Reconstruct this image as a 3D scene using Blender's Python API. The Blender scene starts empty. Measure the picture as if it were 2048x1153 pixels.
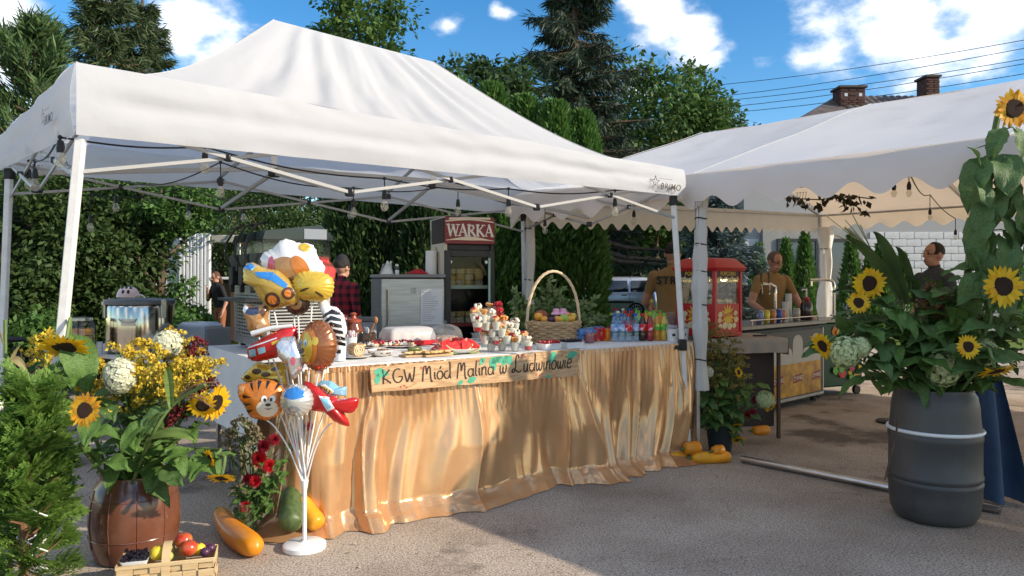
import bpy, math, random
import numpy as np
from mathutils import Matrix, Vector, noise
R = math.radians
rnd = random.Random(7)
nr = np.random.default_rng(11)
sc = bpy.context.scene
col = sc.collection

# ------------------------------------------------------------------ camera, sky, sun, exposure
EYE, FPX, HOR = 1.45, 1500.0, 560.0
cam = bpy.data.cameras.new('camera'); cam_o = bpy.data.objects.new('camera', cam); col.objects.link(cam_o)
cam_o.location = (0, 0, EYE); cam_o.rotation_euler = (R(90), 0, 0)
cam.sensor_width = 36; cam.lens = 36 * FPX / 2048; cam.shift_y = -(576.5 - HOR) / 2048
cam.clip_start = .05; cam.clip_end = 2000
sc.camera = cam_o
SUN_AZ, SUN_EL = R(-18), R(25.7)            # azimuth measured from +X towards +Y
sd = Vector((math.cos(SUN_AZ) * math.cos(SUN_EL), math.sin(SUN_AZ) * math.cos(SUN_EL), math.sin(SUN_EL)))
sl = bpy.data.lights.new('sun', 'SUN'); sl.energy = 3.1; sl.angle = R(.5); sl.color = (1, .87, .69)
so = bpy.data.objects.new('sun', sl); col.objects.link(so); so.rotation_euler = sd.to_track_quat('Z', 'Y').to_euler()
sc.view_settings.view_transform = 'Standard'; sc.view_settings.look = 'None'
sc.view_settings.exposure = 1.0; sc.view_settings.gamma = 1
wd = bpy.data.worlds.new('World'); sc.world = wd; wd.use_nodes = True
wt = wd.node_tree; wn = wt.nodes; wl = wt.links
for n in list(wn): wn.remove(n)
def WN(t, **k):
    n = wn.new(t)
    for a, b in k.items(): setattr(n, a, b)
    return n
w_out = WN('ShaderNodeOutputWorld'); w_bg = WN('ShaderNodeBackground'); w_bg.inputs[1].default_value = .15
sky = WN('ShaderNodeTexSky', sky_type='NISHITA', sun_disc=False, sun_elevation=SUN_EL,
         sun_rotation=math.pi / 2 - SUN_AZ, air_density=1.0, dust_density=.15, ozone_density=2.2, altitude=150)
w_hs = WN('ShaderNodeHueSaturation'); w_hs.inputs['Saturation'].default_value = 1.36; w_hs.inputs['Value'].default_value = .66
w_tc = WN('ShaderNodeTexCoord')
def wmath(op, a, b=None, clamp=False):
    n = WN('ShaderNodeMath', operation=op, use_clamp=clamp)
    for i, x in enumerate((a, b)):
        if x is None: continue
        if isinstance(x, (int, float)): n.inputs[i].default_value = x
        else: wl.new(x, n.inputs[i])
    return n.outputs[0]
w_n1 = WN('ShaderNodeTexNoise'); w_n1.inputs['Scale'].default_value = 7; w_n1.inputs['Detail'].default_value = 7; w_n1.inputs['Roughness'].default_value = .58
w_n2 = WN('ShaderNodeTexNoise'); w_n2.inputs['Scale'].default_value = 17; w_n2.inputs['Detail'].default_value = 6
w_mp = WN('ShaderNodeMapping'); w_mp.inputs['Scale'].default_value = (1, 1, 1.7)
wl.new(w_tc.outputs['Generated'], w_mp.inputs[0]); wl.new(w_mp.outputs[0], w_n1.inputs['Vector']); wl.new(w_mp.outputs[0], w_n2.inputs['Vector'])
# cumulus in and beside the view: (azimuth deg right of +Y, elevation deg, radius, weight)
CLOUDS = [(-34, 15, .17, .85), (-30, 20, .16, .8), (-24.5, 17.5, .1, .75), (-21, 15.5, .07, .7), (-5.0, 18.4, .032, .66), (-1, 19.6, .02, .5),
          (11.3, 19.2, .07, 1.0), (13.6, 17.6, .065, .95), (15.6, 16.3, .045, .8), (27, 17.2, .12, 1.0), (23, 16.2, .1, .85), (32, 18, .13, 1.0), (33, 21.5, .12, .95),
          (18.5, 15.2, .06, .6), (9, 14.2, .06, .7), (17, 12.6, .05, .55), (29, 22, .07, .6),
          (41, 16, .14, .9), (50, 24, .16, .8), (-46, 22, .2, .8)]
for k_ in range(46):                                   # added clouds outside the view, to brighten the shaded areas
    el_ = math.degrees(math.asin(.08 + .9 * (k_ + .5) / 46)); az_ = (k_ * 137.5) % 360 - 180
    if abs(az_) < 50 and el_ < 30: continue
    CLOUDS.append((az_, el_, .2 + .1 * ((k_ * 7) % 5) / 4, .95))
cover = None
w_add = WN('ShaderNodeVectorMath', operation='SCALE'); w_add.inputs['Scale'].default_value = .05
w_sub = WN('ShaderNodeVectorMath', operation='SUBTRACT'); w_sub.inputs[1].default_value = (.5, .5, .5)
wl.new(w_n2.outputs['Color'], w_sub.inputs[0]); wl.new(w_sub.outputs[0], w_add.inputs[0])
w_warp = WN('ShaderNodeVectorMath', operation='ADD'); wl.new(w_tc.outputs['Generated'], w_warp.inputs[0]); wl.new(w_add.outputs[0], w_warp.inputs[1])
for az, el, rad, wgt in CLOUDS:
    az, el = R(az), R(el)
    dn = WN('ShaderNodeVectorMath', operation='DISTANCE'); wl.new(w_warp.outputs[0], dn.inputs[0])
    dn.inputs[1].default_value = (math.sin(az) * math.cos(el), math.cos(az) * math.cos(el), math.sin(el))
    k = wmath('MULTIPLY', wmath('SUBTRACT', 1, wmath('DIVIDE', dn.outputs['Value'], rad), True), wgt)
    cover = k if cover is None else wmath('MAXIMUM', cover, k)
dens = wmath('ADD', wmath('MULTIPLY', cover, 1.15), wmath('MULTIPLY', wmath('SUBTRACT', w_n1.outputs['Fac'], .55), 2.7))
w_rmp = WN('ShaderNodeMapRange', interpolation_type='SMOOTHSTEP'); w_rmp.inputs['From Min'].default_value = .24; w_rmp.inputs['From Max'].default_value = .86
wl.new(dens, w_rmp.inputs['Value'])
gate = WN('ShaderNodeMapRange'); gate.inputs['From Min'].default_value = .02; gate.inputs['From Max'].default_value = .2; wl.new(cover, gate.inputs['Value'])
w_mask = wmath('MULTIPLY', wmath('MULTIPLY', w_rmp.outputs[0], gate.outputs[0]), .93)
w_cl = WN('ShaderNodeMixRGB'); w_cl.inputs[1].default_value = (3.8, 4.0, 4.4, 1); w_cl.inputs[2].default_value = (6.4, 6.4, 6.4, 1)
w_r2 = WN('ShaderNodeMapRange'); w_r2.inputs['From Min'].default_value = .4; w_r2.inputs['From Max'].default_value = 1.1; wl.new(dens, w_r2.inputs['Value'])
wl.new(w_r2.outputs[0], w_cl.inputs[0])
w_mx = WN('ShaderNodeMixRGB'); wl.new(w_mask, w_mx.inputs[0]); wl.new(sky.outputs[0], w_hs.inputs['Color']); wl.new(w_hs.outputs[0], w_mx.inputs[1]); wl.new(w_cl.outputs[0], w_mx.inputs[2])
wl.new(w_mx.outputs[0], w_bg.inputs[0]); wl.new(w_bg.outputs[0], w_out.inputs[0])
sc.cycles.use_denoising = True
sc.cycles.max_bounces = 8; sc.cycles.transparent_max_bounces = 16; sc.cycles.diffuse_bounces = 4; sc.cycles.glossy_bounces = 3; sc.cycles.transmission_bounces = 6
sc.cycles.sample_clamp_indirect = 6; sc.cycles.caustics_reflective = False; sc.cycles.caustics_refractive = False

# ------------------------------------------------------------------ helpers
def W(px, py, Y):
    """the place seen at pixel (px, py) of the 2048 wide photograph, Y metres from the lens"""
    return Vector(((px - 1024) * Y / FPX, Y, EYE - (py - HOR) * Y / FPX))
def GR(px, py):
    return W(px, py, EYE * FPX / (py - HOR))
def ZZ(px, py, z):
    return W(px, py, (EYE - z) * FPX / (py - HOR))
def lerp(a, b, t): return a + (b - a) * t
def MX(loc=(0, 0, 0), rz=0, rx=0, ry=0, s=1):
    m = Matrix.Translation(loc) @ Matrix.Rotation(rz, 4, 'Z') @ Matrix.Rotation(ry, 4, 'Y') @ Matrix.Rotation(rx, 4, 'X')
    if isinstance(s, (int, float)): s = (s, s, s)
    return m @ Matrix.Diagonal((*s, 1))
def frame(loc, x, y, z):
    m = Matrix((x, y, z)).transposed().to_4x4(); m.translation = loc; return m
def aim(loc, d, up=(0, 0, 1), s=1):
    """local Z along d"""
    d = Vector(d).normalized(); up = Vector(up)
    x = up.cross(d)
    if x.length < 1e-4: x = Vector((1, 0, 0)).cross(d)
    x.normalize(); y = d.cross(x)
    return frame(loc, x * s, y * s, d * s)

MATS = {}
def mat(name, c=None, rough=.6, metal=0, spec=.4, c2=None, scale=6, detail=4, bump=0, bscale=60, trans=0, coat=0, emit=0, island=False,
        aniso=0, alpha=1, sheen=0, stretch=None, contrast=None, tcol=None, sss=0):
    if name in MATS: return MATS[name]
    m = bpy.data.materials.new(name); m.use_nodes = True
    nt = m.node_tree; N = nt.nodes; L = nt.links
    p = N['Principled BSDF']; out = N['Material Output']
    p.inputs['Base Color'].default_value = (*c, 1); p.inputs['Roughness'].default_value = rough; p.inputs['Metallic'].default_value = metal
    p.inputs['Specular IOR Level'].default_value = spec; p.inputs['Coat Weight'].default_value = coat; p.inputs['Coat Roughness'].default_value = .08
    p.inputs['Anisotropic'].default_value = aniso; p.inputs['Alpha'].default_value = alpha; p.inputs['Sheen Weight'].default_value = sheen
    if sss: p.inputs['Subsurface Weight'].default_value = sss; p.inputs['Subsurface Radius'].default_value = (.01, .004, .002)
    if emit: p.inputs['Emission Color'].default_value = (*c, 1); p.inputs['Emission Strength'].default_value = emit
    tc = N.new('ShaderNodeTexCoord'); vec = tc.outputs['Object']
    if stretch:
        mp = N.new('ShaderNodeMapping'); mp.inputs['Scale'].default_value = stretch; L.new(vec, mp.inputs[0]); vec = mp.outputs[0]
    csock = None
    if c2:
        mx = N.new('ShaderNodeMixRGB'); mx.inputs[1].default_value = (*c, 1); mx.inputs[2].default_value = (*c2, 1)
        if island:
            g = N.new('ShaderNodeNewGeometry'); L.new(g.outputs['Random Per Island'], mx.inputs[0])
        else:
            n = N.new('ShaderNodeTexNoise'); n.inputs['Scale'].default_value = scale; n.inputs['Detail'].default_value = detail; L.new(vec, n.inputs['Vector'])
            lo, hi = contrast or (.35, .65)
            mr = N.new('ShaderNodeMapRange'); mr.inputs['From Min'].default_value = lo; mr.inputs['From Max'].default_value = hi
            L.new(n.outputs['Fac'], mr.inputs['Value']); L.new(mr.outputs[0], mx.inputs[0])
        L.new(mx.outputs[0], p.inputs['Base Color']); csock = mx.outputs[0]
    if bump:
        n = N.new('ShaderNodeTexNoise'); n.inputs['Scale'].default_value = bscale; n.inputs['Detail'].default_value = 4; L.new(vec, n.inputs['Vector'])
        b = N.new('ShaderNodeBump'); b.inputs['Strength'].default_value = bump; b.inputs['Distance'].default_value = .02
        L.new(n.outputs['Fac'], b.inputs['Height']); L.new(b.outputs[0], p.inputs['Normal'])
    if trans:
        t = N.new('ShaderNodeBsdfTranslucent'); t.inputs[0].default_value = (*(tcol or c), 1)
        if csock and not tcol: L.new(csock, t.inputs[0])
        ms = N.new('ShaderNodeMixShader'); ms.inputs[0].default_value = trans
        L.new(p.outputs[0], ms.inputs[1]); L.new(t.outputs[0], ms.inputs[2]); L.new(ms.outputs[0], out.inputs[0])
    MATS[name] = m
    return m
def glass(name, tint=(1, 1, 1), gloss=.06, rough=.02, body=0, bodycol=(.8, .8, .8)):
    """thin clear shell: mostly see-through, with a mirror sheen that grows at the rim"""
    if name in MATS: return MATS[name]
    m = bpy.data.materials.new(name); m.use_nodes = True; nt = m.node_tree; N = nt.nodes; L = nt.links
    N.remove(N['Principled BSDF']); out = N['Material Output']
    t = N.new('ShaderNodeBsdfTransparent'); t.inputs[0].default_value = (*tint, 1)
    g = N.new('ShaderNodeBsdfGlossy'); g.inputs['Roughness'].default_value = rough
    fr = N.new('ShaderNodeLayerWeight'); pw = N.new('ShaderNodeMath'); pw.operation = 'POWER'; pw.inputs[1].default_value = 4; L.new(fr.outputs['Facing'], pw.inputs[0])
    ad = N.new('ShaderNodeMath'); ad.operation = 'MULTIPLY_ADD'; ad.inputs[1].default_value = .55; ad.inputs[2].default_value = gloss; L.new(pw.outputs[0], ad.inputs[0])
    ms = N.new('ShaderNodeMixShader'); L.new(ad.outputs[0], ms.inputs[0]); L.new(t.outputs[0], ms.inputs[1]); L.new(g.outputs[0], ms.inputs[2])
    res = ms
    if body:
        d = N.new('ShaderNodeBsdfDiffuse'); d.inputs[0].default_value = (*bodycol, 1)
        m2 = N.new('ShaderNodeMixShader'); m2.inputs[0].default_value = body; L.new(ms.outputs[0], m2.inputs[1]); L.new(d.outputs[0], m2.inputs[2]); res = m2
    L.new(res.outputs[0], out.inputs[0])
    MATS[name] = m
    return m

ORG = {}
def tag(o, label=None, cat=None, group=None, kind=None):
    if label: o['label'] = label
    if cat: o['category'] = cat
    if group: o['group'] = group
    if kind: o['kind'] = kind
    return o
def thing(name, label, cat, loc=(0, 0, 0), rz=0, group=None, local=False, s=1):
    """Empty at the thing's base. local=False: its parts are given in world coordinates"""
    o = bpy.data.objects.new(name, None); col.objects.link(o); o.location = loc; o.rotation_euler = (0, 0, rz); o.scale = (s, s, s)
    o.empty_display_size = .05
    ORG[o] = Vector((0, 0, 0)) if local else Vector(loc)
    return tag(o, label, cat, group)
def finish(me, mats, smooth, angle):
    for m in (mats if isinstance(mats, (list, tuple)) else [mats]): me.materials.append(m)
    if smooth:
        me.polygons.foreach_set('use_smooth', [True] * len(me.polygons))
        if angle: me.set_sharp_from_angle(angle=R(angle))
def link(name, me, parent=None, org=None):
    o = bpy.data.objects.new(name, me); col.objects.link(o)
    if parent is not None: o.parent = parent; ORG[o] = ORG.get(parent, Vector((0, 0, 0)))
    elif org is not None: o.location = org
    return o
def npmesh(name, V, F, mats, parent=None, smooth=False, org=None):
    """V (n,3) array, F (m,k) array"""
    V = np.asarray(V, np.float32); F = np.asarray(F, np.int32)
    o0 = ORG.get(parent, Vector((0, 0, 0))) if parent is not None else (org if org is not None else Vector((0, 0, 0)))
    V = V - np.array(o0, np.float32)
    me = bpy.data.meshes.new(name); m, k = F.shape
    me.vertices.add(len(V)); me.vertices.foreach_set('co', V.ravel())
    me.loops.add(m * k); me.loops.foreach_set('vertex_index', F.ravel())
    me.polygons.add(m); me.polygons.foreach_set('loop_start', np.arange(0, m * k, k, dtype=np.int32))
    me.update(calc_edges=True); me.validate()
    finish(me, mats, smooth, 0)
    return link(name, me, parent, org)
class MB:
    def __init__(s): s.v = []; s.f = []; s.m = []
    def add(s, vs, fs, mi=0, M=None):
        o = len(s.v)
        s.v += [tuple(M @ Vector(v)) if M is not None else tuple(v) for v in vs]
        s.f += [tuple(i + o for i in f) for f in fs]; s.m += [mi] * len(fs)
        return s
    def box(s, c, d, M=None, mi=0, b=None):
        hx, hy, hz = d[0] / 2, d[1] / 2, d[2] / 2
        b = min(d) * .12 if b is None else b; b = min(b, .02)
        T = Matrix.Translation(c); M = T if M is None else M @ T
        if b <= 0:
            vs = [(x * hx, y * hy, z * hz) for x in (-1, 1) for y in (-1, 1) for z in (-1, 1)]
            return s.add(vs, [(0, 1, 3, 2), (4, 6, 7, 5), (0, 4, 5, 1), (2, 3, 7, 6), (0, 2, 6, 4), (1, 5, 7, 3)], mi, M)
        vs = []; idx = {}
        for x in (-1, 1):
            for y in (-1, 1):
                for z in (-1, 1):
                    for a in range(3):
                        q = [x * hx, y * hy, z * hz]; sg = (x, y, z)
                        for k in range(3):
                            if k != a: q[k] -= sg[k] * b
                        idx[x, y, z, a] = len(vs); vs.append(q)
        fs = []
        I = lambda x, y, z, a: idx[x, y, z, a]
        for t in (-1, 1):
            q = [I(t, -1, -1, 0), I(t, 1, -1, 0), I(t, 1, 1, 0), I(t, -1, 1, 0)]; fs.append(q if t > 0 else q[::-1])
            q = [I(-1, t, -1, 1), I(-1, t, 1, 1), I(1, t, 1, 1), I(1, t, -1, 1)]; fs.append(q if t > 0 else q[::-1])
            q = [I(-1, -1, t, 2), I(1, -1, t, 2), I(1, 1, t, 2), I(-1, 1, t, 2)]; fs.append(q if t > 0 else q[::-1])
            for u in (-1, 1):
                q = [I(t, u, -1, 0), I(t, u, -1, 1), I(t, u, 1, 1), I(t, u, 1, 0)]; fs.append(q if t * u > 0 else q[::-1])
                q = [I(t, -1, u, 2), I(t, -1, u, 0), I(t, 1, u, 0), I(t, 1, u, 2)]; fs.append(q if t * u < 0 else q[::-1])
                q = [I(-1, t, u, 1), I(-1, t, u, 2), I(1, t, u, 2), I(1, t, u, 1)]; fs.append(q if t * u > 0 else q[::-1])
        for x in (-1, 1):
            for y in (-1, 1):
                for z in (-1, 1):
                    q = [I(x, y, z, 0), I(x, y, z, 1), I(x, y, z, 2)]; fs.append(q if x * y * z > 0 else q[::-1])
        return s.add(vs, fs, mi, M)
    def tube(s, pts, r, n=8, mi=0, cap=True, M=None, flat=1):
        pts = [Vector(p) for p in pts]; k = len(pts)
        rs = list(r) if isinstance(r, (list, tuple)) else [r] * k
        vs = []; x = None
        for i, p in enumerate(pts):
            d = (pts[min(i + 1, k - 1)] - pts[max(i - 1, 0)])
            d = d.normalized() if d.length > 1e-9 else Vector((0, 0, 1))
            if x is None:
                x = d.orthogonal().normalized() if abs(d.z) < .9 else (Vector((1, 0, 0)) - d * d.x).normalized()
            else:
                x = x - d * x.dot(d); x = x.normalized() if x.length > 1e-6 else d.orthogonal().normalized()
            y = d.cross(x)
            vs += [p + (x * math.cos(2 * math.pi * j / n) + y * math.sin(2 * math.pi * j / n) * flat) * rs[i] for j in range(n)]
        fs = [(i * n + j, i * n + (j + 1) % n, (i + 1) * n + (j + 1) % n, (i + 1) * n + j) for i in range(k - 1) for j in range(n)]
        if cap: fs += [tuple(range(n))[::-1], tuple((k - 1) * n + j for j in range(n))]
        return s.add(vs, fs, mi, M)
    def bar(s, a, b, w, h=None, mi=0):
        """square section bar from a to b"""
        a, b = Vector(a), Vector(b); M = aim((a + b) / 2, b - a)
        return s.box((0, 0, 0), (w, h or w, (b - a).length), M, mi, b=min(w, h or w) * .12)
    def lathe(s, prof, n=24, M=None, mi=0, cap=True):
        vs = [(r * math.cos(2 * math.pi * j / n), r * math.sin(2 * math.pi * j / n), z) for r, z in prof for j in range(n)]; k = len(prof)
        fs = [(i * n + j, i * n + (j + 1) % n, (i + 1) * n + (j + 1) % n, (i + 1) * n + j) for i in range(k - 1) for j in range(n)]
        if cap: fs += [tuple(range(n))[::-1], tuple((k - 1) * n + j for j in range(n))]
        return s.add(vs, fs, mi, M)
    def ball(s, c, r, nu=12, nv=8, M=None, mi=0, wob=0, seed=0):
        r = (r, r, r) if isinstance(r, (int, float)) else r
        vs = []; c = Vector(c)
        for i in range(nv + 1):
            a = math.pi * i / nv
            for j in range(nu):
                t = 2 * math.pi * j / nu; d = Vector((math.sin(a) * math.cos(t), math.sin(a) * math.sin(t), math.cos(a)))
                k = 1 + (wob * noise.noise(d * 1.7 + Vector((seed * 3.1, seed, 0))) if wob else 0)
                vs.append(c + Vector((d.x * r[0], d.y * r[1], d.z * r[2])) * k)
        fs = [(i * nu + j, (i + 1) * nu + j, (i + 1) * nu + (j + 1) % nu, i * nu + (j + 1) % nu) for i in range(nv) for j in range(nu)]
        return s.add(vs, fs, mi, M)
    def grid(s, fn, nu, nv, mi=0, flip=False, M=None):
        vs = [fn(i / nu, j / nv) for j in range(nv + 1) for i in range(nu + 1)]
        fs = [(j * (nu + 1) + i, j * (nu + 1) + i + 1, (j + 1) * (nu + 1) + i + 1, (j + 1) * (nu + 1) + i) for j in range(nv) for i in range(nu)]
        if flip: fs = [f[::-1] for f in fs]
        return s.add(vs, fs, mi, M)
    def prism(s, poly, z0, z1, M=None, mi=0):
        n = len(poly)
        vs = [(x, y, z0) for x, y in poly] + [(x, y, z1) for x, y in poly]
        fs = [tuple(range(n))[::-1], tuple(range(n, 2 * n))] + [(i, (i + 1) % n, n + (i + 1) % n, n + i) for i in range(n)]
        return s.add(vs, fs, mi, M)
    def ribbon(s, pts, w, z=0, th=.0015, M=None, mi=0):
        """a painted stroke on a local XY plane, with round ends"""
        pts = [Vector((p[0], p[1])) for p in pts]; k = len(pts); n = 2 * k
        ws = w if isinstance(w, (list, tuple)) else [w] * k
        l = []; r = []
        for i, p in enumerate(pts):
            d = pts[min(i + 1, k - 1)] - pts[max(i - 1, 0)]; d = d.normalized() if d.length else Vector((1, 0)); q = Vector((-d.y, d.x)) * ws[i] / 2
            l.append(p + q); r.append(p - q)
        vs = [(a.x, a.y, z) for a in l] + [(a.x, a.y, z) for a in r]
        fs = [(i, k + i, k + i + 1, i + 1) for i in range(k - 1)]
        for e, i in ((-1, 0), (1, k - 1)):
            d = (pts[1] - pts[0]) if i == 0 else (pts[-1] - pts[-2]); a0 = math.atan2(d.y, d.x) + (math.pi / 2 if i == 0 else -math.pi / 2); o = len(vs)
            vs += [(pts[i].x + math.cos(a0 + math.pi * j / 6) * ws[i] / 2, pts[i].y + math.sin(a0 + math.pi * j / 6) * ws[i] / 2, z) for j in range(7)]
            fs.append(tuple(range(o, o + 7)))
        return s.add(vs, fs, mi, M)
    def build(s, name, mats, parent=None, smooth=True, angle=38, org=None):
        o0 = ORG.get(parent, Vector((0, 0, 0))) if parent is not None else (Vector(org) if org is not None else Vector((0, 0, 0)))
        me = bpy.data.meshes.new(name)
        me.from_pydata([(x - o0.x, y - o0.y, z - o0.z) for x, y, z in s.v], [], s.f)
        if any(s.m): me.polygons.foreach_set('material_index', s.m)
        me.update(); finish(me, mats, smooth, angle)
        return link(name, me, parent, Vector(org) if org is not None else None)
def text_mesh(name, txt, size, M, m, parent, shear=0, offset=0, extrude=.0006, spacing=1, align='LEFT'):
    cu = bpy.data.curves.new('t', 'FONT'); cu.body = txt; cu.size = size; cu.shear = shear; cu.offset = offset; cu.extrude = extrude
    cu.space_character = spacing; cu.resolution_u = 3; cu.align_x = align
    ob = bpy.data.objects.new('t', cu); col.objects.link(ob)
    dg = bpy.context.evaluated_depsgraph_get(); me = bpy.data.meshes.new_from_object(ob.evaluated_get(dg))
    bpy.data.objects.remove(ob); bpy.data.curves.remove(cu)
    me.name = name; o0 = ORG.get(parent, Vector((0, 0, 0)))
    me.transform(Matrix.Translation(-o0) @ M); me.materials.clear(); me.materials.append(m)
    return link(name, me, parent)
def dup(o, parent=None):
    """copy of a thing with copies of its parts and sub-parts"""
    c = o.copy(); col.objects.link(c); c.parent = parent
    ORG[c] = ORG.get(o, Vector((0, 0, 0)))
    for ch in o.children: dup(ch, c)
    return c
def leafquads(P, D, N, L, Wd, fold=.15):
    """rhombic leaves: base points P, directions D, normals N, lengths L, widths Wd -> V, F"""
    P, D, N = (np.asarray(a, float) for a in (P, D, N)); n = len(P)
    D = D / (np.linalg.norm(D, axis=1, keepdims=True) + 1e-9)
    S = np.cross(D, N); S /= (np.linalg.norm(S, axis=1, keepdims=True) + 1e-9); N = np.cross(S, D)
    L = np.broadcast_to(np.asarray(L, float), (n,))[:, None]; Wd = np.broadcast_to(np.asarray(Wd, float), (n,))[:, None]
    a = P; b = P + D * L * .45 + S * Wd / 2 + N * Wd * fold; c = P + D * L; d = P + D * L * .45 - S * Wd / 2 + N * Wd * fold
    V = np.stack([a, b, c, d], 1).reshape(-1, 3); F = np.arange(4 * n).reshape(-1, 4)
    return V, F
def rdirs(n):
    v = nr.normal(size=(n, 3)); return v / np.linalg.norm(v, axis=1, keepdims=True)

# shared materials
WHITE = mat('white_paint', (.8, .8, .79), .35)
TRUSS = mat('truss_shaded', (.36, .355, .34), .45)  # pale frame bars, colour lowered to carry the shade behind the valance
ALU = mat('white_frame', (.74, .73, .7), .4, c2=(.66, .65, .62), scale=20)
BLK = mat('black_plastic', (.012, .012, .013), .4)
STEEL = mat('steel', (.55, .54, .52), .28, 1, c2=(.45, .44, .43), scale=12)
CABLE = mat('cable', (.01, .01, .01), .5)
# ------------------------------------------------------------------ ground
def ground_mat():
    m = mat('asphalt', (.2, .168, .14), .9, spec=.2)
    nt = m.node_tree; N = nt.nodes; L = nt.links; p = N['Principled BSDF']
    tc = N.new('ShaderNodeTexCoord'); V = tc.outputs['Object']
    def nz(s, d=3, r=.5):
        n = N.new('ShaderNodeTexNoise'); n.inputs['Scale'].default_value = s; n.inputs['Detail'].default_value = d; n.inputs['Roughness'].default_value = r; L.new(V, n.inputs['Vector']); return n.outputs['Fac']
    def rng(x, a, b, c=0, d=1):
        r = N.new('ShaderNodeMapRange'); r.inputs[1].default_value = a; r.inputs[2].default_value = b; r.inputs[3].default_value = c; r.inputs[4].default_value = d; L.new(x, r.inputs[0]); return r.outputs[0]
    def mix(f, a, b, mode='MIX'):
        x = N.new('ShaderNodeMixRGB'); x.blend_type = mode
        for i, q in enumerate((f, a, b)):
            if isinstance(q, tuple): x.inputs[i].default_value = (*q, 1)
            elif isinstance(q, (int, float)): x.inputs[i].default_value = q
            else: L.new(q, x.inputs[i])
        return x.outputs[0]
    vo = N.new('ShaderNodeTexVoronoi'); vo.inputs['Scale'].default_value = 95; L.new(V, vo.inputs['Vector'])
    grit = nz(95, 3, .75)
    c = mix(rng(grit, .4, .62), (.14, .115, .093), (.66, .55, .445))
    c = mix(rng(vo.outputs['Color'], .2, .9, 0, .4), c, (.62, .53, .43))
    c = mix(rng(nz(1.1, 5), .42, .68), c, mix(1.0, c, (.68, .64, .62), 'MULTIPLY'))
    c = mix(rng(nz(.45, 6, .65), .56, .62, 0, .75), c, (.07, .056, .045))     # damp and oil stains
    c = mix(rng(nz(2.3, 6, .7), .63, .68, 0, .55), c, (.3, .3, .285))         # pale worn patches
    wv = N.new('ShaderNodeVectorMath'); wv.operation = 'ADD'; wn_ = N.new('ShaderNodeTexNoise'); wn_.inputs['Scale'].default_value = 2.2; wn_.inputs['Detail'].default_value = 6; L.new(V, wn_.inputs['Vector']); L.new(V, wv.inputs[0]); L.new(wn_.outputs['Color'], wv.inputs[1])
    cr = N.new('ShaderNodeTexVoronoi'); cr.feature = 'DISTANCE_TO_EDGE'; cr.inputs['Scale'].default_value = .42; L.new(wv.outputs[0], cr.inputs['Vector'])
    c = mix(rng(cr.outputs['Distance'], .0,   .0035, .28, 0), c, (.05, .04, .032))
    L.new(c, p.inputs['Base Color'])
    b = N.new('ShaderNodeBump'); b.inputs['Strength'].default_value = .7; b.inputs['Distance'].default_value = .006; L.new(grit, b.inputs['Height']); L.new(b.outputs[0], p.inputs['Normal'])
    return m
g = MB(); g.grid(lambda u, v: ((u - .5) * 900, (v - .25) * 900, 0), 8, 8)
tag(g.build('ground', ground_mat()), 'worn grey brown asphalt yard', kind='structure')
GRASS = mat('lawn_green', (.09, .15, .03), .9, c2=(.16, .2, .05), scale=3, spec=.1)
lw = MB(); lw.add([(-60, 13.2, .004), (1.2, 12.6, .004), (2.2, 15.5, .004), (40, 17, .004), (200, 200, .004), (-200, 200, .004)], [(0, 1, 2, 3, 4, 5)])
tag(lw.build('lawn', GRASS, smooth=False), 'sunlit mown lawn behind the hedge', kind='structure')
# short grass standing on the lawn where the gap beside the hedge lets it be seen
n = 9000; P = np.stack([nr.uniform(-2, 9, n), nr.uniform(16, 40, n), np.full(n, .004)], 1)
D = np.stack([nr.normal(0, .3, n), nr.normal(0, .3, n), np.ones(n)], 1)
V, F = leafquads(P, D, rdirs(n), nr.uniform(.05, .12, n), .02)
tag(npmesh('grass', V, F, mat('grass_blades', (.1, .18, .03), .8, c2=(.2, .24, .06), island=True, trans=.3)), 'short green grass on the lawn', 'grass', kind='stuff')

# ------------------------------------------------------------------ vegetation makers
BARK = mat('bark', (.075, .05, .035), .95, c2=(.14, .1, .07), scale=14, bump=.6, bscale=30, stretch=(1, 1, .25))
def leafmat(name, a, b, tr=.3, rough=.55): return mat(name, a, rough, c2=b, island=True, trans=tr, spec=.3)
def trunk(T, base, top, r, lean=(0, 0), limbs=(), name='trunk'):
    base, top = Vector(base), Vector(top); m = MB(); k = 7
    pts = [base.lerp(top, i / k) + Vector((lean[0] * math.sin(i * .9), lean[1] * math.cos(i * 1.3), 0)) * .08 for i in range(k + 1)]
    m.tube(pts, [r * (1 - .8 * i / k) + (.35 * r if i == 0 else 0) for i in range(k + 1)], 8)
    for a, b, rr in limbs:
        a, b = Vector(a), Vector(b); mid = a.lerp(b, .5) + Vector((0, 0, -.06 * (b - a).length))
        m.tube([a, mid, b], [rr, rr * .7, rr * .25], 5)
    return m.build(name, BARK, T)
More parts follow.
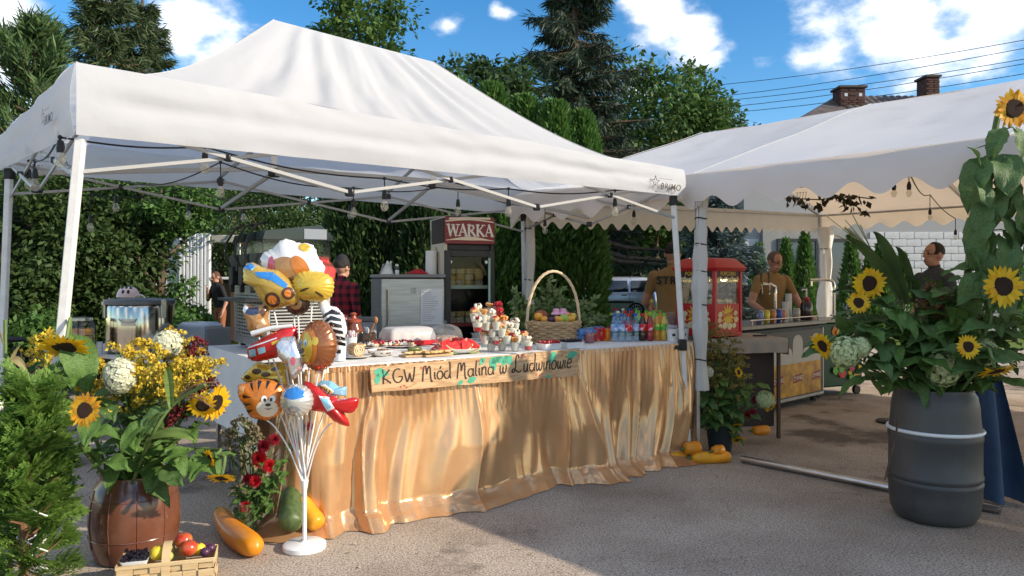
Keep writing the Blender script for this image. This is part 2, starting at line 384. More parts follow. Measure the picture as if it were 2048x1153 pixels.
def broadleaf(label, base, height, crown, lm, nclump=60, nleaf=9000, lsize=.14, low=.25, name='leafy_tree', group=None, tr=.18, squash=1.0, cat='tree'):
    """crown = (rx, ry, rz) radii"""
    base = Vector(base); T = thing(name, label, cat, base, group=group)
    c = base + Vector((0, 0, height - crown[2])); limbs = []; cs = []
    for i in range(nclump):
        d = Vector(rdirs(1)[0]); q = rnd.uniform(.55, 1.0) ** .6
        k = 1 + .28 * noise.noise(d * 2.2 + base)
        p = c + Vector((d.x * crown[0], d.y * crown[1], d.z * crown[2])) * q * k
        if p.z < base.z + low: p.z = base.z + low + rnd.random() * .4
        cs.append(p)
        if i % 3 == 0: limbs.append((base.lerp(c, rnd.uniform(.35, 1.0)), p, tr * .35))
    trunk(T, base, c + Vector((0, 0, crown[2] * .6)), tr, limbs=limbs)
    per = nleaf // nclump; rr = (crown[0] + crown[2]) / 2 * .3
    C = np.repeat(np.array([tuple(p) for p in cs]), per, 0); sz = np.repeat(nr.uniform(.6, 1.35, nclump), per)
    off = rdirs(len(C)) * (nr.random(len(C)) ** .45 * rr * sz)[:, None]; off[:, 2] *= .72
    P = C + off
    P[:, 2] = np.maximum(P[:, 2], base.z + .03)
    D = off + rdirs(len(P)) * rr * .9; D[:, 2] -= rr * .25
    N = rdirs(len(P)) * .8 + np.array([0, 0, 1.0])
    V, F = leafquads(P, D, N, nr.uniform(.7, 1.3, len(P)) * lsize, nr.uniform(.45, .75, len(P)) * lsize)
    npmesh('crown', V, F, lm, T)
    return T
def conifer(label, base, height, rad, lm, levels=16, per=7, hang=.5, start=.12, name='spruce_tree', needle=(.3, .05), ns=16, droop=.25, group=None, seed=1):
    base = Vector(base); T = thing(name, label, 'tree', base, group=group); rr = random.Random(seed)
    limbs = []; P = []; D = []
    for i in range(levels):
        t = start + (1 - start) * i / levels; z = base.z + height * t
        for j in range(per):
            a = rr.uniform(0, 2 * math.pi); L = rad * (1 - t) ** .75 * rr.uniform(.55, 1.15) + .15
            d = Vector((math.cos(a), math.sin(a), 0)); b0 = Vector((base.x, base.y, z + rr.uniform(-.2, .2)))
            tip = b0 + d * L + Vector((0, 0, -droop * L + .25 * L * (t ** 2) * 2))
            midp = b0.lerp(tip, .5) + Vector((0, 0, -.08 * L))
            limbs.append((b0, tip, .012 * height * (1 - t) + .01))
            for k in range(ns):
                q = (k + rr.random()) / ns; q = .15 + .85 * q
                p = b0.lerp(midp, q * 2) if q < .5 else midp.lerp(tip, q * 2 - 1)
                s = d.cross(Vector((0, 0, 1)))
                for _ in range(3):
                    P.append(p + s * rr.uniform(-.12, .12) * L * .6 * (1.1 - q)); D.append(d * rr.uniform(.1, .8) + s * rr.uniform(-.8, .8) + Vector((0, 0, -hang * rr.uniform(.3, 1.6) + .15)))
    trunk(T, base, base + Vector((0, 0, height)), height * .016 + .03, limbs=limbs)
    P = np.array([tuple(p) for p in P]); D = np.array([tuple(p) for p in D])
    P = np.repeat(P, 3, 0) + nr.normal(0, .05, (len(P) * 3, 3)); D = np.repeat(D, 3, 0) + nr.normal(0, .25, (len(D) * 3, 3))
    V, F = leafquads(P, D, rdirs(len(P)), nr.uniform(.6, 1.3, len(P)) * needle[0], needle[1])
    npmesh('crown', V, F, lm, T)
    return T
def thuja(label, base, height, rad, lm, nl=3500, size=.16, name='thuja', group=None, power=.7, seed=0):
    base = Vector(base); T = thing(name, label, 'tree', base, group=group)
    trunk(T, base, base + Vector((0, 0, height * .9)), .02 * height)
    t = nr.random(nl) ** .85; a = nr.uniform(0, 2 * np.pi, nl)
    prof = np.minimum(1, (1 - t) ** power * 1.25) * np.minimum(1, .55 + t * 5)
    lump = np.array([1 + .22 * noise.noise(Vector((math.cos(x) * 2, math.sin(x) * 2, h * height * 1.6 + seed * 7.7))) for x, h in zip(a, t)])
    r = rad * prof * lump * nr.uniform(.62, 1.03, nl)
    P = np.stack([base.x + r * np.cos(a), base.y + r * np.sin(a), base.z + .05 + t * height * .97], 1)
    D = np.stack([np.cos(a) * .55, np.sin(a) * .55, np.ones(nl)], 1) + nr.normal(0, .3, (nl, 3))
    N = np.stack([-np.sin(a), np.cos(a), np.zeros(nl)], 1) + nr.normal(0, .5, (nl, 3))
    V, F = leafquads(P, D, N, nr.uniform(.6, 1.3, nl) * size, nr.uniform(.3, .5, nl) * size)
    npmesh('crown', V, F, lm, T)
    return T

# ------------------------------------------------------------------ trees
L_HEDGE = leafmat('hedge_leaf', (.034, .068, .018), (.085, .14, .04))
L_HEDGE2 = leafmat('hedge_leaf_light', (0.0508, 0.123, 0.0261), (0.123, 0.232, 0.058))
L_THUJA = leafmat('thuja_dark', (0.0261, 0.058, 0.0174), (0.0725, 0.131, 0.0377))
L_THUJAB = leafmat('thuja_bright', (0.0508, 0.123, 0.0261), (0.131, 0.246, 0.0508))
L_LARCH = leafmat('larch_needle', (0.0406, 0.0725, 0.029), (0.102, 0.138, 0.058), .2)
L_SPR = leafmat('spruce_needle', (0.0217, 0.0435, 0.0232), (0.058, 0.087, 0.0508), .12)
L_PINE = leafmat('pine_needle', (0.0435, 0.0943, 0.029), (0.116, 0.189, 0.0653), .2)
L_LIND = leafmat('linden_leaf', (0.0406, 0.0943, 0.0217), (0.123, 0.21, 0.0508))
L_DARK = leafmat('distant_leaf', (0.029, 0.0653, 0.0232), (0.0725, 0.123, 0.0435))
L_BUSH = leafmat('bush_leaf', (0.0725, 0.16, 0.029), (0.189, 0.319, 0.0725))
# tall hedge trees on the left
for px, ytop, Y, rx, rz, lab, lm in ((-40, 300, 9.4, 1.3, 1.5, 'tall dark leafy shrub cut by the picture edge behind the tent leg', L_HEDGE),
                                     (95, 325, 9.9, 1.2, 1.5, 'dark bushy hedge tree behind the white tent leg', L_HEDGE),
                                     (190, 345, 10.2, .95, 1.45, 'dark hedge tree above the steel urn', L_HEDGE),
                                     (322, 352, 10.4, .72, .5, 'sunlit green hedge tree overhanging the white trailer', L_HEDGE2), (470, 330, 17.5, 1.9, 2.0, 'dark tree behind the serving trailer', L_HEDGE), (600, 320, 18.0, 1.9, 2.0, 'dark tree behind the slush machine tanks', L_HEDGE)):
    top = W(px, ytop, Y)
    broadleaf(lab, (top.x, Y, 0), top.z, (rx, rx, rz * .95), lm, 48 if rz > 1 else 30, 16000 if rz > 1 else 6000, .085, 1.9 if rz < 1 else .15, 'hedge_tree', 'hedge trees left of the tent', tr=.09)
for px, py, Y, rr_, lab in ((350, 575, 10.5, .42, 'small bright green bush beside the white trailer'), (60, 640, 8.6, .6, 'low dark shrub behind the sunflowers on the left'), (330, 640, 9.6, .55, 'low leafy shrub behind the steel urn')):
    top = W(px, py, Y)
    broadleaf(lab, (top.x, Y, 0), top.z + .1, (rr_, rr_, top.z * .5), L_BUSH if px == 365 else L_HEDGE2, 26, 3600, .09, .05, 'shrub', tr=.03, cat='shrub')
conifer('bushy young pine with upright tips above the tent corner', (W(70, 60, 13).x, 13, 0), W(70, 55, 13).z, 2.3, L_PINE, 16, 9, -.5, .12, 'pine_tree', (.26, .035), 14, -.25, seed=3)
conifer('feathery larch standing behind the peak of the white tent', (W(215, 0, 21).x, 21, 0), W(215, -60, 21).z, 3.1, L_LARCH, 20, 9, .45, .1, 'larch_tree', (.34, .04), 18, .1, seed=5)
conifer('larch with sparse branches behind the tall larch', (W(285, 0, 25).x, 25, 0), W(290, -10, 25).z, 2.6, L_LARCH, 18, 8, .5, .1, 'larch_tree', (.36, .045), 16, .1, seed=15)
broadleaf('dark round linden rising over the tent ridge', (W(722, 0, 27).x, 27, 0), W(722, -10, 27).z, (2.5, 2.5, 3.4), L_LIND, 80, 15000, .22, 1.5, tr=.22)
conifer('tall dark larch with drooping boughs over the thuja hedge', (W(1150, 0, 25).x, 25, 0), W(1150, -190, 25).z, 3.6, L_SPR, 27, 8, .75, .18, 'larch_tree', (.4, .045), 19, .2, seed=9)
broadleaf('leafy linden between the larch and the power lines', (W(1310, 0, 30).x, 30, 0), W(1310, 105, 30).z, (2.7, 2.7, 4.0), L_LIND, 85, 15000, .24, .8, tr=.2)
broadleaf('low dark tree beside the linden, behind the marquee ridge', (W(1420, 0, 34).x, 34, 0), W(1430, 205, 34).z, (2.6, 2.4, 3.2), L_DARK, 60, 9000, .26, .5, tr=.2)
conifer('dark drooping spruce behind the silver car', (W(1240, 0, 33).x, 33, 0), W(1240, 230, 33).z, 2.3, L_SPR, 18, 8, .6, .2, 'spruce_tree', (.42, .05), 14, .3, seed=12)
conifer('bluish young spruce between the popcorn machine and the house', (W(1440, 0, 16.5).x, 16.5, 0), W(1440, 395, 16.5).z, 1.25, leafmat('blue_spruce', (.05, .085, .075), (.11, .15, .14), .15), 15, 9, .3, .05, 'spruce_tree', (.2, .04), 12, .12, seed=31)
broadleaf('dark apple tree beside the thuja hedge top', (W(985, 0, 18).x, 18, 0), W(980, 100, 18).z, (1.2, 1.2, 2.0), L_DARK, 40, 5000, .17, .8, tr=.12)
# row of dark trees that closes the view behind the car and the hedges
for i, (px, ytop, Y, rx, lm) in enumerate(((1200, 330, 42, 4.2, L_DARK), (1330, 380, 40, 3.4, L_DARK), (1445, 360, 38, 3.2, L_DARK), (1000, 300, 46, 5, L_DARK), (820, 330, 44, 5, L_DARK), (620, 300, 46, 5, L_DARK), (430, 330, 42, 5, L_DARK), (230, 300, 44, 5, L_DARK), (20, 280, 44, 5, L_DARK))):
    top = W(px, ytop, Y)
    broadleaf(['dark tree far behind the silver car', 'far dark tree behind the man in the lettered shirt', 'far dark tree beside the grey house wall', 'far tree behind the thuja hedge', 'far tree behind the drinks cooler', 'far tree behind the slush machine', 'far tree behind the white trailer', 'far tree behind the hedge trees', 'far tree at the picture edge behind the pine'][i],
              (top.x, Y, 0), top.z, (rx, rx, top.z * .47), lm, 60, 7000, .42, .5, group='trees far beyond the lawn', tr=.2)
broadleaf('bright sunlit bush on the lawn beyond the silver car', (W(1235, 0, 37).x, 37, 0), W(1235, 490, 37).z, (2.4, 1.6, 1.4), L_BUSH, 40, 4500, .2, .05, 'shrub', tr=.05, cat='shrub')
broadleaf('sunlit bush beyond the slush machine', (W(665, 0, 17).x, 17, 0), W(665, 470, 17).z, (1.0, .8, 1.2), L_BUSH, 30, 3000, .13, .05, 'shrub', tr=.05, cat='shrub')
# clipped row of tall thujas behind the tent
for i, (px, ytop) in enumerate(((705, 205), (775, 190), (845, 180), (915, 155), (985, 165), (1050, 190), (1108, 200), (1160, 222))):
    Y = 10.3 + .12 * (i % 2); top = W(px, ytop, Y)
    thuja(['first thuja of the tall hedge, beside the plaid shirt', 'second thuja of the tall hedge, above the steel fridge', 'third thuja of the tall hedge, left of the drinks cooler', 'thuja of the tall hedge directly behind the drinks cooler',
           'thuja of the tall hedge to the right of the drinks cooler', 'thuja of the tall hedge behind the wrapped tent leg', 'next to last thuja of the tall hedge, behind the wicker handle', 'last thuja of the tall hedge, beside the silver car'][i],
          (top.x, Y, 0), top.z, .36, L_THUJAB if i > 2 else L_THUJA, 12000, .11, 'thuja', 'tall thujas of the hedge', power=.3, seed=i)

# ------------------------------------------------------------------ house on the right
BLOCK = mat('block_white', (.55, .55, .55), .9, c2=(.44, .44, .45), scale=3, bump=.3, bscale=25)
PLAST = mat('plaster_grey', (.3, .29, .27), .9, c2=(.25, .245, .23), scale=2)
HY = 20.0
hx0, hx1 = W(1490, 0, HY).x, 22.0
house = thing('house', 'two storey house of pale blocks and grey plaster behind the marquee', 'house', (12, HY, 0))
hm = MB(); hm.box(((hx0 + hx1) / 2, HY + 2.6, 2.6), (hx1 - hx0, 5, 5.2), b=.005)
wall = hm.build('wall', mat('mortar', (.3, .3, .3), .95), house)
bm_ = MB(); bm_.box((0, 0, 0), (.385, .05, .182), b=.008); blk = bm_.build('block', BLOCK)
bme = blk.data; bpy.data.objects.remove(blk); first = True
gx0, gx1 = W(1524, 0, HY).x, W(1726, 0, HY).x
for r_ in range(14):
    z = .1 + r_ * .195
    x = hx0 + .2 + (.2 if r_ % 2 else 0)
    while x < 14.3:
        if not (gx0 - .2 < x < gx1 + .2) and z > .6:
            b = bpy.data.objects.new('block', bme); col.objects.link(b); b.parent = wall; b.location = Vector((x, HY + .09, z)) - Vector((12, HY, 0)) + Vector((0, rnd.uniform(-.006, .006), 0))
        x += .395
pm = MB(); pm.box(((gx0 + gx1) / 2, HY + .02, 1.6), (gx1 - gx0, .14, 3.2), b=.01); pm.build('plaster_panel', PLAST, house)
wz0, wz1 = .15, W(0, 478, HY).z
wx0, wx1 = W(1552, 0, HY).x, W(1712, 0, HY).x
win = MB()
for a, b_, c_, d_ in ((wx0, wz0, wx1, wz0 + .08), (wx0, wz1 - .08, wx1, wz1), (wx0, wz0 + .08, wx0 + .08, wz1 - .08), (wx1 - .08, wz0 + .08, wx1, wz1 - .08), ((wx0 + wx1) / 2 - .05, wz0 + .08, (wx0 + wx1) / 2 + .05, wz1 - .08), (wx0 + .08, 1.0, wx1 - .08, 1.08)):
    win.box(((a + c_) / 2, HY - .07, (b_ + d_) / 2), (c_ - a, .06, d_ - b_))
wf = win.build('window', mat('window_frame_dark', (.03, .03, .033), .5), house)
for a, b_ in ((wx0 + .08, (wx0 + wx1) / 2 - .05), ((wx0 + wx1) / 2 + .05, wx1 - .08)):
    for c_, d_ in ((wz0 + .08, 1.0), (1.08, wz1 - .08)):
        q = MB(); q.box(((a + b_) / 2, HY - .06, (c_ + d_) / 2), (b_ - a, .01, d_ - c_), b=0); q.build('pane', mat('window_glass', (.06, .08, .11), .08, spec=.8), wf)
# roof with rolled tiles, ridge running along X
rz0, rz1 = 5.15, 6.95; ry0, ry1 = HY - .4, HY + 2.6
xr0 = W(1668, 0, ry1).x
rf = MB(); rf.add([(xr0 - 3, ry0, rz0), (hx1 + 1, ry0, rz0), (hx1 + 1, ry1, rz1), (xr0, ry1, rz1), (xr0 - 3, HY + 5.6, rz0), (hx1 + 1, HY + 5.6, rz0)], [(0, 1, 2, 3), (3, 2, 5, 4), (0, 3, 4)])
TILE = mat('roof_tile', (.07, .055, .05), .7, c2=(.12, .095, .085), scale=4)
roof = rf.build('roof', TILE, house, smooth=False)
tl = MB(); tl.grid(lambda u, v: (lerp(-.1, .1, u), v * .42, .02 + .035 * math.sin(u * math.pi)), 4, 1); tile = tl.build('tile', TILE); tme = tile.data; bpy.data.objects.remove(tile)
sl_ = math.atan2(rz1 - rz0, ry1 - ry0); Lr = math.hypot(rz1 - rz0, ry1 - ry0)
for i in range(26):
    for j in range(4):
        x = xr0 + .1 + i * .205; q = 1 - (j + 1) * .4 / Lr
        tob = bpy.data.objects.new('tile', tme); col.objects.link(tob); tob.parent = roof
        tob.matrix_local = Matrix.Translation(Vector((x, lerp(ry0, ry1, q), lerp(rz0, rz1, q))) - Vector((12, HY, 0))) @ Matrix.Rotation(sl_, 4, 'X')
BRICKD = mat('chimney_brick', (.05, .024, .02), .9, c2=(.09, .045, .035), scale=9, bump=.5, bscale=20)
for px0, px1, py0 in ((1673, 1722, 181), (1843, 1868, 160)):
    Yc = ry1 - .5; a, b_ = W(px0, 0, Yc).x, W(px1, 0, Yc).x; zt = W(0, py0, Yc).z
    q = MB(); q.box(((a + b_) / 2, Yc, (zt + 5.6) / 2), (b_ - a, .55, zt - 5.6), b=.01); ch = q.build('chimney', BRICKD, roof)
    q = MB(); q.box(((a + b_) / 2, Yc, zt + .035), (b_ - a + .1, .66, .07)); q.build('chimney_cap', mat('chimney_cap', (.06, .045, .04), .8), ch)
    if px0 < 1700:
        for fx in (.22, .8):
            q = MB(); q.box((lerp(a, b_, fx), Yc - .275, zt - .2), (.09, .02, .09), b=0); q.build('flue_opening', mat('flue_light', (.5, .55, .6), .8), ch)
    # brick courses
    cb = MB(); cb.box((0, 0, 0), (.2, .03, .055), b=.004); c0 = cb.build('brick', BRICKD); cme = c0.data; bpy.data.objects.remove(c0)
    nb = max(2, round((b_ - a) / .22))
    for r_ in range(9):
        for k in range(nb):
            x = a + (b_ - a) * (k + .5 + (.25 if r_ % 2 else -.05) * (k < nb - 1 or r_ % 2 == 0)) / nb
            if not a + .08 < x < b_ - .08: continue
            z = zt - .06 - r_ * .068
            if px0 < 1700 and abs(z - (zt - .2)) < .09 and min(abs(x - lerp(a, b_, .22)), abs(x - lerp(a, b_, .8))) < .16: continue
            bo = bpy.data.objects.new('brick', cme); col.objects.link(bo); bo.parent = ch; bo.location = Vector((x, Yc - .277, z)) - Vector((12, HY, 0))
# little thujas along the house
for i, (px, ytop, lab) in enumerate(((1517, 492, 'small thuja left of the leaning barman'), (1572, 482, 'slim thuja just right of the leaning barman'), (1610, 466, 'tallest slim thuja in front of the dark house window'), (1702, 470, 'slim thuja right of the marquee corner pole'), (1760, 488, 'slim thuja in front of the pale block wall'), (1805, 512, 'short thuja left of the man in profile'), (1737, 520, 'short thuja where plaster meets the block wall'), (2030, 495, 'thuja by the block wall behind the tall sunflower'))):
    top = W(px, ytop, 17.5)
    thuja(lab, (top.x, 17.5, 0), top.z, .3, L_THUJAB, 2400, .13, 'thuja', 'young thujas along the house', power=.8, seed=i + 20)
# power lines
for i, (ya, yb) in enumerate(((160, 64), (186, 78), (190, 104), (205, 112), (213, 135))):
    a = W(1180, ya + 30, 46); b_ = W(2260, yb - 22, 30)
    q = MB(); q.tube([a.lerp(b_, t / 12) - Vector((0, 0, .5 * math.sin(math.pi * t / 12))) for t in range(13)], .016, 5)
    tag(q.build('power_line', CABLE, org=a), ['topmost overhead power line crossing the clouds', 'second overhead power line from the top', 'middle overhead power line of the five', 'fourth overhead power line from the top', 'lowest overhead power line, touching the chimneys'][i], 'power line', 'overhead power lines')
# ------------------------------------------------------------------ pop-up tent
def canvas(name, c, tr, tcol, bump=.25, dirt=(.7, .7, .68)):
    m = mat(name, c, .75, c2=dirt, scale=1.6, detail=6, contrast=(.55, .85), bump=bump, bscale=9, trans=tr, tcol=tcol, spec=.2)
    return m
CANV = canvas('tent_canvas', (.62, .62, .625), .38, (.95, .97, 1))
FP, RP, BLP, BRP = W(152, 0, 3.6), W(1367, 0, 6.0), W(0, 0, 5.6), W(1052, 0, 7.9)
def pt(p, z): return Vector((p.x, p.y, z))
CT = [pt(FP, 2.494), pt(RP, 2.33), pt(BRP, 2.4), pt(BLP, 2.52)]
CB = [pt(FP, 2.146), pt(RP, 2.118), pt(BRP, 2.13), pt(BLP, 2.27)]
A1 = W(548, 40, 5.4); A2 = W(866, 124, 6.06)
tent = thing('popup_tent', 'white pop-up tent with a peaked canopy over the food table', 'tent', (-1, 5.6, 0))
def roofpatch(m, E0, E1, R0, R1, nu, nv, seed, eps=0):
    nrm = ((E1 - E0).cross(R0 - E0)).normalized()
    def f(u, v):
        p = E0.lerp(E1, u).lerp(R0.lerp(R1, u), v)
        sag = .17 * math.sin(math.pi * v ** .8) + .05 * math.sin(math.pi * v) * math.sin(math.pi * u)
        k = math.sin(math.pi * u) * math.sin(math.pi * v)
        fold = .02 * math.sin(46 * u + 5 * noise.noise(Vector((u * 4, v * 1.2, seed)))) * v * (1 - v) ** .5 * 2 * min(1, 6 * u, 6 * (1 - u))
        fold += .03 * noise.noise(Vector((u * 9 + seed, v * 2.5, 0))) * k + .014 * noise.noise(Vector((u * 34, v * 7, seed))) * k + .012 * abs(noise.noise(Vector((u * 13 + v * 4, v * 3, seed + 5)))) * k
        edge = .022 * noise.noise(Vector((u * 7, 3, seed))) * (1 - v) * math.sin(math.pi * u)
        return p - Vector((0, 0, sag + edge)) + nrm * fold
    m.grid(f, nu, nv)
rm = MB()
roofpatch(rm, CT[0], CT[1], A1, A2, 120, 46, 1)
roofpatch(rm, CT[3], CT[0], A1, A1, 50, 36, 2)
roofpatch(rm, CT[1], CT[2], A2, A2, 50, 36, 3)
roofpatch(rm, CT[2], CT[3], A2, A1, 60, 30, 4)
rm.build('canopy', CANV, tent, angle=60)
def valance(T, t0, t1, b0, b1, m, n, seed, bul=.02, name='valance'):
    out = (t1 - t0).cross(Vector((0, 0, 1))).normalized(); q = MB()
    def f(u, v):
        p = t0.lerp(t1, u).lerp(b0.lerp(b1, u), v)
        e = min(1, 14 * u, 14 * (1 - u))
        o = bul * math.sin(math.pi * v) - .018 * math.exp(-((v - .5) / .14) ** 2) * e + .015 * noise.noise(Vector((u * 5, v * 2 + seed, 0))) * e
        o += .008 * noise.noise(Vector((u * 22, v * 5, seed))) * e
        z = -.022 * noise.noise(Vector((u * 7, 3, seed))) * math.sin(math.pi * u) * (1 - v)
        return p + out * (o + .004) + Vector((0, 0, z))
    q.grid(f, n, 14)
    return q.build(name, m, T, angle=60)
valance(tent, CT[0], CT[1], CB[0], CB[1], CANV, 110, 1); valance(tent, CT[3], CT[0], CB[3], CB[0], CANV, 50, 2)
valance(tent, CT[1], CT[2], CB[1], CB[2], CANV, 50, 3); valance(tent, CT[2], CT[3], CB[2], CB[3], CANV, 60, 4)
# legs
feet = [Vector((-2.285, 3.6, 0)), Vector((1.455, 5.99, 0)), pt(BRP, 0) + Vector((.02, 0, 0)), pt(BLP, 0) + Vector((-.05, 0, 0))]
inw = [Vector((-.004, .035, 0)), Vector((-.05, .04, 0)), Vector((-.02, -.05, 0)), Vector((.05, .0, 0))]
for i, (f_, c_) in enumerate(zip(feet, CB)):
    q = MB(); top = c_ + inw[i] * 1.4 - Vector((0, 0, .01)); f2 = f_ + inw[i] * .6
    q.bar(f2 + Vector((0, 0, .012)), f2.lerp(top, .5), .034); q.bar(f2.lerp(top, .46), top, .044)
    lg = q.build('leg', ALU, tent)
    q = MB(); q.box(f2 + Vector((0, 0, .006)), (.1, .1, .012)); q.build('foot_plate', STEEL, lg)
    if i: q = MB(); q.box(top - Vector((0, 0, .02)), (.06, .06, .08)); q.build('bracket', BLK, lg)
    if i == 1:
        q = MB(); a = f2.lerp(top, .44); q.box(a, (.06, .07, .09)); q.box(a + Vector((-.04, -.02, -.02)), (.05, .03, .03)); q.build('height_latch', BLK, lg)
# scissor trusses
def truss(a, b, n, ztop, zbot):
    for i in range(n):
        for s in (0, 1):
            p0 = a.lerp(b, i / n); p1 = a.lerp(b, (i + 1) / n)
            p0 = pt(p0, p0.z + (ztop if s else zbot)); p1 = pt(p1, p1.z + (zbot if s else ztop))
            off = (b - a).cross(Vector((0, 0, 1))).normalized() * (.012 if s else -.012)
            q = MB(); q.bar(p0 + off, p1 + off, .012, .02); q.build('truss_bar', TRUSS, tent)
        for z in (ztop, zbot):
            if i: q = MB(); q.box(pt(a.lerp(b, i / n), a.lerp(b, i / n).z + z), (.05, .05, .045)); q.build('joint', BLK, tent)
        m_ = a.lerp(b, (i + .5) / n); q = MB(); q.box(pt(m_, m_.z + (ztop + zbot) / 2), (.035, .05, .035)); q.build('joint', BLK, tent)
TI = [CB[i] + inw[i] * 1.3 for i in range(4)]
truss(TI[0], TI[1], 3, .1, -.17); truss(TI[3], TI[0], 2, .06, -.2); truss(TI[1], TI[2], 2, .08, -.16); truss(TI[2], TI[3], 3, .06, -.18)
for k, (Ax, j) in enumerate(((A1, 1), (A2, 2))):
    fr, bk = TI[0].lerp(TI[1], j / 3), TI[3].lerp(TI[2], j / 3); c0 = pt(Ax, 2.22)
    q = MB(); q.bar(c0, Ax - Vector((0, 0, .04)), .035); q.build('centre_post', ALU, tent)
    q = MB(); q.box(c0, (.07, .07, .06)); q.build('joint', BLK, tent)
    for e in (fr, bk):
        for za, zb in ((.1, .28), (-.17, 0)):
            q = MB(); q.bar(pt(e, e.z + za), c0 + Vector((0, 0, zb)), .014, .03); q.build('truss_bar', TRUSS, tent)
for e in (TI[3].lerp(TI[0], .5), ):
    q = MB(); q.bar(pt(e, e.z - .1), pt(A1, 2.25), .014, .03); q.build('truss_bar', TRUSS, tent)
e = TI[1].lerp(TI[2], .5); q = MB(); q.bar(pt(e, e.z - .1), pt(A2, 2.25), .014, .03); q.build('truss_bar', TRUSS, tent)
q = MB(); q.bar(pt(A1, 2.25), pt(A2, 2.25), .014, .03); q.build('truss_bar', TRUSS, tent)
# sewn seams
SEAM = mat('seam_tape', (.45, .45, .45), .8)
def seam(m, p0, p1, f, n=24):
    m.tube([f(i / n) + Vector((0, 0, .002)) for i in range(n + 1)], .0035, 5)
for E_, A_ in ((CT[0], A1), (CT[1], A2), (CT[2], A2), (CT[3], A1)):
    q = MB(); seam(q, E_, A_, lambda v, E_=E_, A_=A_: E_.lerp(A_, v) - Vector((0, 0, .17 * math.sin(math.pi * v ** .8)))); q.build('seam', SEAM, tent)
# printed tent logos
INK = mat('logo_ink', (.06, .045, .04), .7)
def logo(M, s, inkname='logo_print'):
    m = MB(); st = []
    for i in range(11):
        a = math.pi / 2 + i * math.pi / 5; r_ = (1.0 if i % 2 == 0 else .42) * s * .62
        st.append((-s * .75 + r_ * math.cos(a), s * .55 + r_ * math.sin(a)))
    m.ribbon(st, s * .1, .001, M=M); m.ribbon([(-s * .2, s * .95), (s * 1.7, s * .95)], s * .035, .001, M=M)
    m.build(inkname, INK, tent)
    text_mesh('lettering', 'BRIMO', s * .92, M @ Matrix.Translation((-.1 * s, -.12 * s, .002)), INK, tent, shear=.25, offset=s * .008, extrude=.0002, spacing=1.12)
dF = (CB[1] - CB[0]).normalized(); nF = dF.cross(Vector((0, 0, 1))).normalized()
def on(a, b, u, v): return CT[a].lerp(CT[b], u).lerp(CB[a].lerp(CB[b], u), v)
logo(frame(on(0, 1, .928, .82) + nF * .045, dF, (CT[1] - CB[1]).normalized(), nF), .075)
dL = (CB[0] - CB[3]).normalized(); nL = dL.cross(Vector((0, 0, 1))).normalized()
logo(frame(on(3, 0, .8, .68) + nL * .045, dL, Vector((0, 0, 1)), nL), .075)
dB = (CB[3] - CB[2]).normalized(); nB = dB.cross(Vector((0, 0, 1))).normalized()
logo(frame(on(2, 3, .92, .9) + nB * .01, dB, Vector((0, 0, 1)), nB), .075)

# ------------------------------------------------------------------ scalloped marquee on the right
CANV2 = canvas('marquee_canvas', (.76, .76, .76), .27, (1, .74, .48), .2, (.62, .6, .56))
u_ = Vector((.673, -.74, 0)); v_ = Vector((.74, .673, 0))
Gp = Vector((1.47, 6.08, 0)); BAY = 2.2; K_ = Gp - u_ * BAY; WID = 6.9; NB = 7
marq = thing('marquee', 'white marquee with scalloped eaves over the bar counters', 'tent', Gp + v_ * 3)
ZE0, ZE1, ZRG = 2.31, 2.55, 3.42
def mq(t, s, z): p = K_ + u_ * (BAY * t) + v_ * s; return Vector((p.x, p.y, z))
def mslope(m, s0, s1, z0, seed):
    for b in range(NB):
        def f(u, v, b=b):
            t = b + u
            p = mq(t, lerp(s0, s1, v), lerp(z0, ZRG - .012 * (b == 0), v))
            sg = .055 * math.sin(math.pi * u) * (.25 + math.sin(math.pi * v)) + .02 * noise.noise(Vector((t * 2, v * 3, seed))) + .012 * noise.noise(Vector((t * 7, v * 6, seed))) * math.sin(math.pi * u)
            return p - Vector((0, 0, sg))
        m.grid(f, 22, 22)
q = MB(); mslope(q, 0, WID / 2, ZE0, 1); mslope(q, WID, WID / 2, ZE1, 2); q.build('roof_canvas', CANV2, marq, angle=60)
def scallop(a, b, z0, z1, drop, per, amp=.2, name='valance', n=10):
    L = (b - a).length; k = max(1, round(L / per)); q = MB(); out = (b - a).cross(Vector((0, 0, 1))).normalized()
    N_ = k * n; vs = []; fs = []
    for i in range(N_ + 1):
        t = i / N_; p = a.lerp(b, t); z = lerp(z0, z1, t); e = drop * (1 - amp + amp * math.cos(2 * math.pi * i / n))
        for j in range(5):
            w = j / 4; o = .012 * math.sin(math.pi * w) + .012 * noise.noise(Vector((t * L * 2, w * 2, L)))
            vs.append(p + out * (o + .006) + Vector((0, 0, z - e * w - .045 * math.sin(math.pi * t * L / BAY) ** 2 * 0)))
    for i in range(N_):
        for j in range(4): fs.append((i * 5 + j, (i + 1) * 5 + j, (i + 1) * 5 + j + 1, i * 5 + j + 1))
    q.add(vs, fs); return q.build(name, CANV2, marq, angle=60)
for t in range(NB + 1):
    for s0, z0 in ((0, ZE0), (WID, ZE1)):
        q = MB(); seam(q, 0, 0, lambda v, t=t, s0=s0, z0=z0: mq(t, lerp(s0, WID / 2, v), lerp(z0, ZRG, v) - .02 * noise.noise(Vector((t * 2, v * 3, 1 if s0 == 0 else 2))))); q.build('seam', SEAM, marq)
K0 = mq(0, 0, 0); C0 = mq(0, WID, 0); E1e = mq(NB, 0, 0); E3e = mq(NB, WID, 0)
scallop(K0, E1e, ZE0, ZE0, .29, .37, .17)            # side facing the yard
scallop(C0, K0, ZE1 - .02, ZE0, .33, .25, .12)      # gable side behind the pop-up tent
scallop(E3e, C0, ZE1, ZE1, .3, .37, .15)
scallop(E1e, E3e, ZE0, ZE1, .3, .3, .12)
